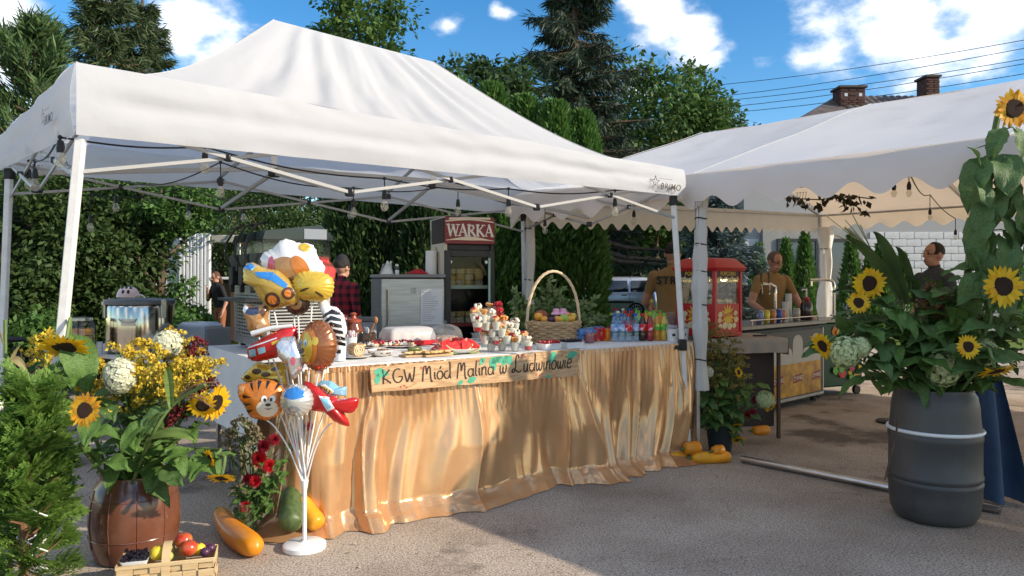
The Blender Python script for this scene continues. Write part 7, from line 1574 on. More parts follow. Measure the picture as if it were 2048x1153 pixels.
# ------------------------------------------------------------------ foil balloons on a stand
bs = GR(609, 1098); bs = pt(bs, 0); BY = bs.y
FOIL = {}
def foil(n, c, metal=.35): return mat('foil_' + n, c, .22, metal, spec=.6, bump=.08, bscale=30, coat=.3)
ST = thing('balloon_stand', 'white plastic balloon stand with fanned sticks', 'stand', bs)
q = MB(); q.lathe([(.108, 0), (.114, .006), (.114, .028), (.1, .036), (.02, .04), (.02, .05)], 36, Matrix.Translation(bs), cap=False); q.build('base', WHITE, ST)
q = MB(); q.tube([bs + Vector((0, 0, .045)), bs + Vector((0, 0, .34))], .012, 10); q.build('pole', WHITE, ST); q = MB(); q.lathe([(.014, .32), (.018, .34), (.022, .37), (.012, .375)], 12, Matrix.Translation(bs)); q.build('hub', WHITE, ST)
class Pillow:
    def __init__(s, name, label, px, py, Y, w, h, outline, m, th=.06, rot=0, yaw=0, wr=30, wa=.02, stick=True):
        """w, h: size in pixels; outline: list of star-shaped unit points or None for an ellipse"""
        c = W(px, py, Y); s.hx, s.hy = w * Y / FPX * .525, h * Y / FPX * .525; s.th = th
        s.M = frame(c, Vector((math.cos(yaw), math.sin(yaw), 0)), Vector((0, 0, 1)), Vector((math.sin(yaw), -math.cos(yaw), 0))) @ Matrix.Rotation(rot, 4, 'Z')
        s.T = thing(name, label, 'balloon', c, group='foil balloons on the stand'); N = 72
        if outline is None: s.r = [1.0] * N
        else:
            P_ = [Vector(p) for p in outline]; s.r = []
            for k in range(N):
                a = 2 * math.pi * k / N; d = Vector((math.cos(a), math.sin(a))); best = .3
                for i in range(len(P_)):
                    p, e = P_[i], P_[(i + 1) % len(P_)] - P_[i]; den = d.x * e.y - d.y * e.x
                    if abs(den) < 1e-9: continue
                    t = (p.x * e.y - p.y * e.x) / den; u = (p.x * d.y - p.y * d.x) / den
                    if t > 0 and -1e-6 <= u <= 1 + 1e-6: best = max(best, t) if t < 3 else best
                s.r.append(best)
            s.r = [(s.r[k - 1] + 2 * s.r[k] + s.r[(k + 1) % N]) / 4 for k in range(N)]
        s.wr, s.wa = wr, wa; q = MB(); rings = 9
        for side in (1, -1):
            vs = [s.pt3(0, 0, side)]; 
            for j in range(1, rings + 1):
                t = math.sin(j / rings * math.pi / 2)
                for k in range(N): a = 2 * math.pi * k / N; rr = s.r[k] * t * (1 + wa * math.sin(wr * a) * t ** 6); vs.append(s.pt3(rr * math.cos(a), rr * math.sin(a), side, t))
            fs = [(0, 1 + k, 1 + (k + 1) % N) for k in range(N)] + [(1 + j * N + k, 1 + (j + 1) * N + k, 1 + (j + 1) * N + (k + 1) % N, 1 + j * N + (k + 1) % N) for j in range(rings - 1) for k in range(N)]
            if side < 0: fs = [f[::-1] for f in fs]
            q.add(vs, fs, M=s.M)
        s.o = q.build('foil', m, s.T, angle=0)
        if stick:
            b = MB(); top = s.M @ Vector((0, -s.hy * .85, -.01)); b.tube(smooth3([bs + Vector((rnd.uniform(-.012, .012), rnd.uniform(-.012, .012), .36)), bs.lerp(top, .35) + Vector((0, 0, .28)), bs.lerp(top, .7) + Vector((0, 0, .16)), top]), .0042, 6); b.build('stick', WHITE, ST)
    def rat(s, a): x = (a / (2 * math.pi) % 1) * 72; k = int(x) % 72; return lerp(s.r[k], s.r[(k + 1) % 72], x - int(x))
    def z(s, x, y, t=None):
        a = math.atan2(y, x); t = math.hypot(x, y) / max(.05, s.rat(a)) if t is None else t; t = min(t, 1)
        return s.th * (1 - t * t) ** .6 * (1 + .16 * math.sin(s.wr * a) * t ** 5) if t < 1 else 0
    def pt3(s, x, y, side=1, t=None): return (x * s.hx, y * s.hy, side * s.z(x, y, t))
    def decal(s, poly, m, lay=1, name='print'):
        P_ = [Vector(p) for p in poly]; 
        dense = []
        for a, b in zip(P_, P_[1:] + P_[:1]):
            k = max(1, int((b - a).length / .12)); dense += [a.lerp(b, i / k) for i in range(k)]
        c = sum(dense, Vector((0, 0))) / len(dense); n = len(dense); vs = [c]; R_ = 4
        for j in range(1, R_ + 1): vs += [c.lerp(p, j / R_) for p in dense]
        fs = [(0, 1 + k, 1 + (k + 1) % n) for k in range(n)] + [(1 + j * n + k, 1 + (j + 1) * n + k, 1 + (j + 1) * n + (k + 1) % n, 1 + j * n + (k + 1) % n) for j in range(R_ - 1) for k in range(n)]
        q = MB(); q.add([(v.x * s.hx, v.y * s.hy, s.z(v.x, v.y) + .0022 * lay) for v in vs], fs, M=s.M); q.build(name, m, s.T)
    def ell(s, cx, cy, rx, ry, m, lay=1, rot=0, name='print'): s.decal([(cx + rx * math.cos(a) * math.cos(rot) - ry * math.sin(a) * math.sin(rot), cy + rx * math.cos(a) * math.sin(rot) + ry * math.sin(a) * math.cos(rot)) for a in [2 * math.pi * i / 18 for i in range(18)]], m, lay, name)
    def face(s, cx, cy, k, white, black):
        for sx in (-1, 1):
            s.ell(cx + sx * .17 * k, cy + .18 * k, .13 * k, .19 * k, white, 2); s.ell(cx + sx * .13 * k, cy + .14 * k, .06 * k, .1 * k, black, 3)
        s.ell(cx, cy - .12 * k, .12 * k, .08 * k, black, 3); s.decal([(cx - .2 * k, cy - .3 * k), (cx, cy - .38 * k), (cx + .2 * k, cy - .3 * k), (cx, cy - .34 * k)], black, 3)
fW, fB = foil('white', (.8, .8, .8), .1), foil('black', (.015, .015, .018), .1); fY, fO, fT = foil('yellow', (.75, .5, .06)), foil('orange', (.7, .22, .03)), foil('tan', (.5, .26, .1)); fBl, fR, fS, fBr = foil('blue', (.04, .25, .65)), foil('red', (.6, .02, .02)), foil('silver', (.7, .7, .72), .85), foil('copper', (.36, .13, .05), .6); fN = foil('navy', (.05, .07, .14)); fLB = foil('light_blue', (.3, .6, .8)); fPk = foil('pink', (.6, .12, .2)); fDk = foil('dark_brown', (.1, .045, .025))
scal = lambda n, d: [((1 + d * math.cos(n * a)) * math.cos(a) * .97, (1 + d * math.cos(n * a)) * math.sin(a) * .97) for a in [2 * math.pi * i / 72 for i in range(72)]]
rect = lambda e: [(math.copysign(abs(math.cos(a)) ** e, math.cos(a)), math.copysign(abs(math.sin(a)) ** e, math.sin(a))) for a in [2 * math.pi * i / 48 for i in range(48)]]
b = Pillow('foil_balloon', 'white foil balloon with a plain tan oval, topmost on the stand', 583, 538, BY + .12, 124, 112, scal(7, .07), fW, .075); b.ell(-.1, -.1, .55, .5, fT); b.ell(.38, .05, .22, .42, fO, 2, .5); b.ell(-.52, .0, .12, .42, fPk, 2); b.ell(.45, .72, .2, .13, fY, 1, -.4); b.ell(.05, -.82, .25, .13, fPk)
b = Pillow('foil_balloon', 'yellow and blue vehicle balloon below the topmost one', 545, 572, BY + .02, 112, 96, [(-1, .75), (-.75, 1), (-.3, .7), (.2, .62), (.7, .1), (1, -.3), (.85, -.7), (.35, -.85), (-.1, -1), (-.45, -.5), (-.7, .0), (-1, .05)], foil('dull_gold', (.55, .36, .07)), .07); b.decal([(-.5, .55), (.1, .55), (.6, .05), (.55, -.12), (.1, .2), (-.35, .35)], fBl); b.ell(.1, -.55, .26, .3, fDk); b.ell(.1, -.55, .15, .18, fO, 2); b.ell(.62, -.3, .2, .25, fDk); b.ell(.62, -.3, .11, .15, fO, 2); b.decal([(-.95, .72), (-.75, .92), (-.45, .78), (-.6, .6)], fBl, 1)
b = Pillow('foil_balloon', 'plump plain yellow foil balloon before the red slush', 626, 573, BY + .03, 80, 58, rect(.75), fY, .065, -.1, wr=22, wa=.03); b.ell(-.25, -.25, .28, .07, fDk, 1, .6); b.ell(.45, -.45, .25, .07, fDk, 1, -.7)
b = Pillow('foil_balloon', 'round dark foil wheel under the yellow balloon', 595, 607, BY + .08, 48, 46, None, fDk, .04); b.ell(0, 0, .5, .5, fT); b.ell(0, 0, .2, .2, fDk, 2)
b = Pillow('foil_balloon', 'brown foil balloon with a plain navy top, left on the stand', 514, 640, BY + .02, 56, 68, [(-.8, 1), (-.4, .75), (.2, .78), (.7, 1), (.85, .5), (.7, .1), (.95, -.4), (.4, -.9), (-.1, -1), (-.6, -.6), (-.75, 0), (-1, .5)], fT, .05); b.decal([(-.65, .35), (-.45, .68), (.15, .72), (.4, .4), (-.1, .28)], fN); b.decal([(-.9, .5), (-.78, .9), (-.45, .7), (-.68, .35)], fW, 1); b.decal([(.35, .45), (.68, .9), (.78, .5), (.55, .15)], fDk, 1); b.ell(.45, -.4, .3, .2, foil('fawn', (.6, .4, .25)), 1)
b = Pillow('foil_balloon', 'red fire engine balloon with pale blue windows', 545, 687, BY - .03, 98, 72, [(-1, -.2), (-.95, -.85), (-.6, -1), (.2, -.75), (.9, -.2), (1, .4), (.9, .95), (.5, .9), (-.3, .35)], fR, .06); b.decal([(-.85, -.35), (-.55, -.25), (-.52, -.62), (-.82, -.72)], fLB); b.decal([(-.45, -.22), (-.15, -.12), (-.13, -.42), (-.42, -.55)], fLB); b.decal([(.1, .1), (.4, .25), (.42, .1), (.12, -.05)], fY); b.decal([(-.9, -.25), (-.2, .05), (.3, .3), (.3, .36), (-.2, .12), (-.9, -.18)], fW)
q = MB(); q.tube([W(504, 668, BY - .05), W(545, 656, BY - .06), W(585, 652, BY - .05)], [.016, .013, .01], 10); q.build('ladder_tube', fW, b.T)
b = Pillow('foil_balloon', 'black and white striped zebra balloon behind the lion', 663, 640, BY + .1, 68, 88, [(-.7, 1), (-.35, .95), (-.1, .6), (.3, .55), (.7, .2), (.9, -.5), (.6, -1), (-.2, -1), (-.5, -.2), (-.5, .4), (-.85, .7)], fW, .055)
for k in range(6): y = .42 - k * .27; b.decal([(-.42, y - .25), (.1, y + .05), (.55 + .05 * k, y - .08), (.6 + .04 * k, y - .22), (.1, y - .1), (-.42, y - .36)], fB)
b = Pillow('foil_balloon', 'round lion balloon with a crinkled copper mane', 637, 692, BY - .06, 78, 100, scal(26, .02), fBr, .075, wr=26, wa=.04, yaw=-.25); b.ell(-.32, .0, .62, .72, fO); b.ell(-.42, -.02, .5, .58, fY, 2); b.ell(.2, .22, .16, .16, fY, 2)
for sx in (-.62, -.3): b.ell(sx, .14, .09, .14, fW, 3); b.ell(sx, .12, .05, .08, fBl, 4)
b.ell(-.55, -.15, .12, .1, fDk, 4); b.decal([(-.75, -.3), (-.5, -.38), (-.3, -.28), (-.5, -.34)], fDk, 4)
b = Pillow('foil_balloon', 'silver elephant balloon hanging under the lion', 582, 716, BY - .08, 62, 84, [(-.6, .95), (.2, 1), (.55, .6), (.9, .1), (.75, -.5), (.2, -1), (.0, -.95), (.25, -.4), (-.3, -.3), (-.85, .1), (-.95, .6)], fS, .055); b.ell(-.25, .4, .42, .42, foil('pale_silver', (.8, .8, .82), .6)); b.ell(.3, -.1, .14, .2, fPk, 1)
b = Pillow('foil_balloon', 'yellow giraffe balloon with brown patches', 528, 750, BY + .02, 90, 54, [(-1, -.2), (-.75, .25), (-.3, .9), (.3, .7), (.7, 1), (1, .5), (.85, -.1), (1, -.6), (.4, -.9), (-.2, -.8), (-.7, -.7)], fY, .05)
for x, y, r in ((-.6, -.1, .16), (-.2, .3, .22), (.2, .1, .2), (.55, .45, .16), (.5, -.4, .2), (0, -.45, .18), (-.45, -.5, .12)): b.ell(x, y, r, r * .9, fDk, 1, x)
b = Pillow('foil_balloon', 'orange tiger balloon with black stripes and a smiling face', 523, 800, BY - .08, 92, 80, [(-1, .75), (-.55, .8), (-.1, 1), (.5, .95), (.9, .6), (1, .0), (.8, -.7), (.2, -1), (-.45, -.85), (-.75, -.2), (-.95, .1)], fO, .06); b.ell(.35, -.35, .42, .42, foil('cream', (.75, .68, .55), .2)); b.face(.42, -.05, .9, fW, fB)
for p in ([(-.1, .95), (.0, .5), (.08, .92)], [(.25, .95), (.32, .55), (.42, .9)], [(-.45, .8), (-.2, .45), (-.3, .85)], [(-.68, .3), (-.25, .2), (-.66, .12)], [(-.7, -.1), (-.25, -.12), (-.62, -.28)], [(-.58, -.45), (-.2, -.4), (-.5, -.62)], [(.7, .85), (.62, .5), (.82, .7)]): b.decal(p, fB, 1)
b.decal([(-.9, .68), (-.6, .68), (-.62, .35), (-.85, .3)], foil('peach', (.75, .42, .2), .2))
b = Pillow('foil_balloon', 'silver round balloon with a plain blue top', 594, 801, BY - .14, 64, 62, None, foil('pearl', (.62, .62, .58), .5), .075, wr=20, wa=.03); b.decal([(-.62, .3), (-.5, .7), (0, .92), (.5, .7), (.62, .3), (0, .18)], fBl); b.ell(.0, -.45, .36, .22, foil('grey_blue', (.35, .42, .5), .5), 1); b.ell(.0, -.45, .2, .1, fS, 2); b.ell(-1.02, -.2, .1, .2, fPk) if False else None
b = Pillow('foil_balloon', 'red aeroplane balloon lowest on the right', 662, 806, BY - .1, 108, 94, [(-1, .95), (-.6, .8), (-.2, .35), (.3, .1), (.7, .0), (1, .35), (.95, -.15), (.75, -.45), (.3, -.35), (.75, -.85), (.6, -1), (.1, -.75), (-.2, -.4), (-.75, -.3), (-.9, .1)], fR, .055, wa=.01); b.decal([(-.35, .35), (.0, .25), (.22, -.15), (-.05, -.3)], fW); b.decal([(-.28, .28), (-.05, .2), (.1, -.1), (-.05, -.2)], fLB, 2)
b = Pillow('foil_balloon', 'light blue and white police helicopter balloon above the red plane', 660, 783, BY - .02, 66, 44, [(-1, .3), (-.5, .95), (.1, .9), (.6, .3), (1, .5), (.95, -.5), (.5, -.3), (.1, -.6), (-.5, -.5), (-.95, -.2)], fLB, .045); b.decal([(-.75, .55), (-.2, .7), (.35, .1), (.15, -.2), (-.5, .1)], fW); b.decal([(-.62, .42), (-.2, .28), (.22, -.12), (.26, .08), (-.15, .5), (-.55, .62)], fY, 2)
text_mesh('lettering', 'POLI', .034, frame(b.M @ Vector((-.6 * b.hx, .34 * b.hy, .062)), (b.M.to_3x3() @ Vector((.9, -.42, 0))).normalized(), (b.M.to_3x3() @ Vector((.42, .9, 0))).normalized(), b.M.to_3x3() @ Vector((0, 0, 1))), fB, b.T, offset=.001, extrude=.0003)
# ------------------------------------------------------------------ people
SKIN = mat('skin', (.52, .28, .2), .5, c2=(.46, .23, .16), scale=20, sss=.1); HAIRD = mat('dark_hair', (.015, .01, .008), .6, bump=.5, bscale=120); HAIRG = mat('cropped_grey_hair', (.15, .1, .08), .7, bump=.5, bscale=160); HAIRB = mat('brown_hair', (.09, .04, .02), .6, bump=.5, bscale=120)
def person(label, loc, rz, shirt, pants, hair, H=1.78, lean=0, turn=0, nod=0, armL=None, armR=None, woman=False, short=True, shoe=None, cap=None, hairlong=False):
    """faces -Y locally; armL / armR: (elbow, wrist) in local metres, L is the figure's left (+X)"""
    k = H / 1.78; T = thing('person', label, 'person', loc, rz, None, True); q = MB(); bones = []
    UP = Matrix.Translation((0, 0, .98)) @ Matrix.Rotation(lean, 4, 'X') @ Matrix.Translation((0, 0, -.98))
    def cap_(a, b, ra, rb, tg, n=14, up=False):
        a, b = Vector(a), Vector(b)
        if up: a, b = UP @ a, UP @ b
        q.tube([a, a.lerp(b, .33), a.lerp(b, .66), b], [ra, lerp(ra, rb, .28), lerp(ra, rb, .7), rb], n); q.ball(a, ra, n, 8); q.ball(b, rb, n, 8); bones.append((a, b, max(ra, rb), tg))
    wd_ = .9 if woman else 1
    rings = [(.9, .15, .105, 0), (1.0, .165, .115, 0), (1.1, .155 * wd_, .108, -.005), (1.25, .17 * wd_, .118, -.01), (1.36, .19 * wd_, .12, 0), (1.43, .2 * wd_, .105, .005), (1.48, .15 * wd_, .085, .01), (1.52, .07, .065, .015)]
    n = 24; vs = []
    for z, rx, ry, cy in rings: vs += [UP @ Vector((rx * math.cos(2 * math.pi * j / n), cy + ry * math.sin(2 * math.pi * j / n), z)) for j in range(n)]
    q.add(vs, [(i * n + j, i * n + (j + 1) % n, (i + 1) * n + (j + 1) % n, (i + 1) * n + j) for i in range(len(rings) - 1) for j in range(n)] + [tuple(range(n))[::-1], tuple((len(rings) - 1) * n + j for j in range(n))])
    bones += [(UP @ Vector((0, 0, 1.06)), UP @ Vector((0, 0, 1.42)), .17, 0), (UP @ Vector((-.15, 0, 1.4)), UP @ Vector((.15, 0, 1.4)), .1, 0), (Vector((0, 0, .88)), Vector((0, 0, .96)), .16, 2)]
    cap_((0, .015, 1.47), (0, .0, 1.56), .058, .054, 1, up=True)
    hc = UP @ Vector((0, -.01, 1.655)); HM_ = Matrix.Translation(hc) @ Matrix.Rotation(turn, 4, 'Z') @ Matrix.Rotation(nod + lean * .3, 4, 'X')
    q.ball((0, .01, .02), (.077, .096, .1), 18, 14, HM_); q.ball((0, -.03, -.055), (.056, .058, .065), 14, 10, HM_); q.tube([HM_ @ Vector((0, -.088, .02)), HM_ @ Vector((0, -.108, -.022))], [.01, .017], 8)
    for s in (-1, 1): q.ball((s * .079, .012, -.005), (.012, .02, .032), 8, 8, HM_)
    bones += [(hc, HM_ @ Vector((0, -.02, -.05)), .1, 1)]
    for s, arm in ((1, armL), (-1, armR)):
        sh = Vector((s * .19 * wd_, .0, 1.42)); el, wr = arm or ((s * .25, .02, 1.14), (s * .26, -.08, .9)); el, wr = Vector(el), Vector(wr); sh2 = UP @ sh
        q.ball(sh2, .068, 12, 8); mid = sh2.lerp(el, .5)
        cap_(sh2, mid, .064, .056, 0); cap_(mid, el, .054, .044, 1 if short else 0); cap_(el, wr, .043, .029, 1)
        d = (wr - el).normalized(); pc = wr + d * .05; M = aim(pc, d, (s, 0, .3)); q.ball((0, 0, 0), (.022, .04, .05), 12, 8, M); bones.append((wr, pc + d * .1, .05, 1))
        for f in range(4): b0 = M @ Vector((0, -.03 + f * .02, .035)); b1 = b0 + M.to_3x3() @ Vector((-.008, (-.03 + f * .02) * .2, .038)); b2 = b1 + M.to_3x3() @ Vector((-.02, 0, .03 - .004 * abs(f - 1.5))); q.tube([b0, b1, b2], [.0105, .01, .009], 8); q.ball(b2, .009, 8, 6)
        t0 = M @ Vector((-.005, -.035, -.015)); t1 = t0 + M.to_3x3() @ Vector((-.012, -.025, .03)); t2 = t1 + M.to_3x3() @ Vector((-.006, -.004, .028)); q.tube([t0, t1, t2], [.014, .012, .01], 8); q.ball(t2, .01, 8, 6)
    for s in (-1, 1):
        cap_((s * .09, 0, .9), (s * .1, -.01, .5), .092, .06, 2); cap_((s * .1, -.01, .5), (s * .1, .02, .1), .058, .042, 2); cap_((s * .1, .03, .05), (s * .11, -.13, .035), .045, .036, 3); 
    o = q.build('body', SKIN, None); md = o.modifiers.new('r', 'REMESH'); md.mode = 'VOXEL'; md.voxel_size = .0085; sm = o.modifiers.new('s', 'SMOOTH'); sm.factor = .5; sm.iterations = 3
    dg = bpy.context.evaluated_depsgraph_get(); me = bpy.data.meshes.new_from_object(o.evaluated_get(dg)); bpy.data.objects.remove(o); me.name = 'body'
    me.materials.clear(); [me.materials.append(m) for m in (shirt, SKIN, pants, shoe or BLK)]
    C = np.zeros(len(me.polygons) * 3); me.polygons.foreach_get('center', C); C = C.reshape(-1, 3); best = np.full(len(C), 9.); idx = np.zeros(len(C), int)
    for a, b, r, tg in bones:
        a, b = np.array(a), np.array(b); ab = b - a; t = np.clip(((C - a) @ ab) / (ab @ ab + 1e-9), 0, 1); d = np.linalg.norm(C - a - t[:, None] * ab, axis=1) - r; w = d < best; best[w] = d[w]; idx[w] = tg
    me.polygons.foreach_set('material_index', idx.astype(np.int32)); me.polygons.foreach_set('use_smooth', [True] * len(me.polygons)); me.transform(Matrix.Scale(k, 4)); body = link('body', me, T)
    S_ = Matrix.Scale(k, 4) @ HM_
    for s in (-1, 1):
        e = MB(); e.ball((s * .031, -.079, .018), (.013, .009, .008), 10, 8, S_); e.build('eye', mat('eye', (.1, .06, .04), .2), T); e = MB(); e.tube([S_ @ Vector((s * .014, -.09, .037)), S_ @ Vector((s * .045, -.08, .04))], .004, 6); e.build('eyebrow', HAIRD, T)
    e = MB(); e.tube([S_ @ Vector((x, -.091 + 3 * x * x, -.062)) for x in (-.022, 0, .022)], .0045, 6); e.build('mouth', mat('lips', (.32, .1, .08), .5), T)
    if hair:
        h = MB(); h.grid(lambda u, v: ((.083 * math.sin(v * 1.75 * (1 if math.sin(2 * math.pi * u) > -.55 else .72)) * math.cos(2 * math.pi * u)), .014 + .103 * math.sin(v * 1.75 * (1.12 if math.sin(2 * math.pi * u) > 0 else .75)) * math.sin(2 * math.pi * u), .022 + .108 * math.cos(v * 1.75)), 28, 10, M=S_)
        if hairlong: h.ball((0, .07, -.09), (.075, .05, .13), 14, 10, S_, wob=.15)
        h.build('hair', hair, T, angle=0)
    if cap: h = MB(); h.lathe([(.09, .03), (.088, .07), (.06, .14), (.01, .17)], 18, S_ @ Matrix.Translation((0, .01, 0))); h.build('hat', cap, T)
    return T
TSH = mat('khaki_shirt', (.31, .19, .08), .85, c2=(.27, .16, .065), scale=6, bump=.4, bscale=9); JEAN = mat('dark_jeans', (.02, .025, .05), .85)
m1 = person('barman in a brown shirt lettered STRAŻ seen from behind', (W(1345, 0, 8.2).x, 8.2, 0), R(176), TSH, JEAN, HAIRD, 1.86, armL=((.27, -.1, 1.15), (.16, -.3, 1.05)), armR=((-.27, -.1, 1.15), (-.16, -.3, 1.05)))
tmp = thing('temp_origin', 'x', 'x', (0, 0, 0), local=True); tx = text_mesh('lettering', 'STRAŻ', .115, Matrix.Identity(4), BLK, tmp, offset=.004, extrude=0, spacing=1.12, align='CENTER'); bpy.data.objects.remove(tmp); tx.parent = m1
for v in tx.data.vertices: x, y = v.co.x, v.co.y; v.co = (-x, .128 * math.sqrt(max(.05, 1 - (x / .215) ** 2)) + .012, 1.405 + y)
m2 = person('balding barman in a brown shirt leaning over the beer counter', (W(1535, 0, 9.55).x, 9.55, 0), R(14), TSH, JEAN, HAIRG, 1.82, lean=R(13), nod=R(14), turn=R(14), armL=((.32, -.18, 1.12), (.30, -.42, .98)), armR=((-.33, -.16, 1.14), (-.27, -.45, 1.0)))
m3 = person('dark-haired man in a grey shirt seen in profile under the marquee', (W(1868, 0, 7.6).x, 7.6, 0), R(-80), mat('grey_shirt', (.05, .055, .06), .85), JEAN, HAIRD, 1.83)
m4 = person('woman in a black top and rust trousers by the trailer hatch', (W(440, 0, 15).x, 15, 0), R(-40), mat('black_top', (.012, .012, .014), .8), mat('rust_trousers', (.28, .1, .05), .85), HAIRB, 1.62, lean=R(8), nod=R(20), armR=((-.22, -.16, 1.16), (-.06, -.26, 1.36)), woman=True, short=False, shoe=mat('blue_shoe', (.03, .09, .3), .6), hairlong=True)
def plaid():
    m = mat('plaid_shirt', (.22, .012, .02), .85); nt = m.node_tree; N = nt.nodes; L = nt.links; tc = N.new('ShaderNodeTexCoord'); a = []
    for ax in (0, 2):
        w = N.new('ShaderNodeSeparateXYZ'); L.new(tc.outputs['Object'], w.inputs[0]); mm = N.new('ShaderNodeMath'); mm.operation = 'MULTIPLY'; mm.inputs[1].default_value = 70; L.new(w.outputs[ax], mm.inputs[0]); s = N.new('ShaderNodeMath'); s.operation = 'SINE'; L.new(mm.outputs[0], s.inputs[0]); g = N.new('ShaderNodeMath'); g.operation = 'GREATER_THAN'; g.inputs[1].default_value = .1; L.new(s.outputs[0], g.inputs[0]); a.append(g)
    ad = N.new('ShaderNodeMath'); ad.operation = 'ADD'; L.new(a[0].outputs[0], ad.inputs[0]); L.new(a[1].outputs[0], ad.inputs[1]); hf = N.new('ShaderNodeMath'); hf.operation = 'MULTIPLY'; hf.inputs[1].default_value = .5; L.new(ad.outputs[0], hf.inputs[0])
    mx = N.new('ShaderNodeMixRGB'); mx.inputs[1].default_value = (.3, .015, .025, 1); mx.inputs[2].default_value = (.02, .006, .012, 1); L.new(hf.outputs[0], mx.inputs[0]); L.new(mx.outputs[0], N['Principled BSDF'].inputs['Base Color']); return m
m5 = person('person in a red and black plaid shirt behind the slush machine', (W(684, 0, 8.4).x, 8.4, 0), R(150), plaid(), JEAN, HAIRD, 1.7, short=False, cap=mat('dark_hat', (.02, .018, .02), .8))

# ------------------------------------------------------------------ popcorn table and machine
pz = .93; pc_ = W(1418, 0, 7.05); pr_ = R(40)
ptb = thing('popcorn_table', 'small table with a pale cloth under the popcorn machine', 'table', pt(W(1468, 0, 7.1), 0), R(4), local=True)
q = MB(); q.box((0, 0, pz - .03), (.72, .6, .03)); q.build('tabletop', MATS['table_top'], ptb)
for x in (-.32, .32):
    for y in (-.26, .26): q = MB(); q.bar((x, y, 0), (x, y, pz - .045), .03); q.build('leg', mat('leg_brown', (.08, .05, .035), .6), ptb)
q = MB(); q.box((0, -.2, .45), (.6, .02, .7)); q.build('modesty_panel', mat('panel_brown', (.045, .033, .028), .7), ptb)
q = MB()
def tcl(u, v):
    x = (u - .5) * .76; y = lerp(.32, -.32, min(1, v / .7)); z = pz - .012; 
    if v > .7: z -= (v - .7) / .3 * .13; y -= .012 + .012 * math.sin(u * 30) * (v - .7) * 3
    return (x, y, z + .003 * math.sin(u * 9 + v * 7))
q.grid(tcl, 40, 20); q.grid(lambda u, v: (.385 + .01 * math.sin(v * 20) * u, (v - .5) * .66, pz - .012 - .15 * u), 6, 20); q.grid(lambda u, v: (-.385, (v - .5) * .66, pz - .012 - .15 * u), 6, 20); q.build('cloth', mat('beige_cloth', (.36, .31, .26), .85, bump=.3, bscale=12), ptb)
PM = thing('popcorn_machine', 'red popcorn machine with glass walls', 'popcorn machine', pt(pc_, pz), pr_, local=True); RD = mat('machine_red', (.5, .015, .02), .35, spec=.5); hw = .215
rloft(MB(), [(hw + .02, hw + .02, .01, .6), (hw + .035, hw + .035, .01, .63), (hw - .03, hw - .03, .02, .71), (hw - .06, hw - .06, .02, .72)]).build('roof', RD, PM)
q = MB(); q.box((0, 0, .02), (2 * hw, 2 * hw, .04)); q.build('base', RD, PM)
for sx in (-1, 1):
    for sy in (-1, 1): q = MB(); q.box((sx * (hw - .015), sy * (hw - .015), .32), (.034, .034, .56)); q.build('post', RD, PM)
STAR = mat('burst_yellow', (.75, .5, .05), .5); CRMP = mat('popcorn_cream', (.75, .65, .42), .6)
for kk, (ux, nn) in enumerate(((Vector((1, 0, 0)), Vector((0, -1, 0))), (Vector((0, -1, 0)), Vector((-1, 0, 0))), (Vector((0, 1, 0)), Vector((1, 0, 0))), (Vector((-1, 0, 0)), Vector((0, 1, 0))))):
    F_ = lambda z, o=0: frame(nn * (hw - .012 + o) + Vector((0, 0, z)), ux, Vector((0, 0, 1)), nn); wd2 = 2 * hw - .068
    q = MB(); q.box((0, 0, 0), (wd2, .26, .004), F_(.43, -.01), b=0); q.build('pane', GLASS, PM)
    q = MB(); q.box((0, 0, 0), (wd2, .07, .008), F_(.565), b=0); sg = q.build('sign_strip', mat('strip_dark', (.05, .03, .03), .5), PM)
    text_mesh('lettering', 'POPCORN', .05, F_(.56, .0055), STAR, sg, align='CENTER', offset=.001, extrude=.0003)
    q = MB()
    for i in range(11): q.ball((-.15 + i * .03, -.035 + .008 * math.sin(i * 2), .004), (.016, .012, .003), 8, 5, F_(.565, .003))
    q.build('popcorn_print', CRMP, sg)
    q = MB(); q.box((0, 0, 0), (wd2, .26, .008), F_(.17), b=0); pl = q.build('lower_panel', RD, PM)
    pts = [((.115 if i % 2 else .06) * math.cos(2 * math.pi * i / 26), (.115 if i % 2 else .06) * math.sin(2 * math.pi * i / 26)) for i in range(26)]; flat(pts, F_(.19, .0055), 'burst_print', STAR, pl)
    text_mesh('lettering', 'POPCORN', .042, F_(.185, .007) @ Matrix.Rotation(.2, 4, 'Z'), RD, pl, align='CENTER', offset=.001, extrude=.0003)
    q = MB()
    for x, y, r in ((-.12, .02, .035), (-.13, -.03, .03), (.12, .03, .03), (.13, -.03, .035), (-.05, -.08, .04), (.03, -.09, .04), (.1, -.085, .03), (-.12, -.085, .03)): q.ball((x, y, 0), (r, r * .8, .003), 9, 5, F_(.18, .006), wob=.4, seed=r)
    q.build('popcorn_print', CRMP, pl)
q = MB(); q.lathe([(.06, .42), (.075, .43), (.075, .49), (.065, .5)], 20); q.build('kettle', STEEL, PM); q = MB(); q.tube([(0, 0, .5), (0, 0, .6)], .008, 6); q.build('hanger', STEEL, PM)
q = MB(); q.lathe([(.02, .56), (.05, .53), (.052, .525), (.02, .53)], 16, Matrix.Translation((.09, -.1, 0)), cap=False); q.build('lamp_shade', STEEL, PM); q = MB(); q.ball((.09, -.1, .522), (.03, .03, .018), 12, 8); q.build('lamp_bulb', mat('lamp_glow', (1, .75, .35), .4, emit=5), PM)
q = MB()
for i in range(160): q.ball((rnd.uniform(-.17, .17), rnd.uniform(-.17, .17), .29 + rnd.random() * .035), .016, 5, 4, wob=.6, seed=i)
tag(q.build('popcorn', CRMP, PM), kind='stuff')
q = MB(); q.box((0, 0, .29), (2 * hw - .05, 2 * hw - .05, .01)); q.build('tray', STEEL, PM)
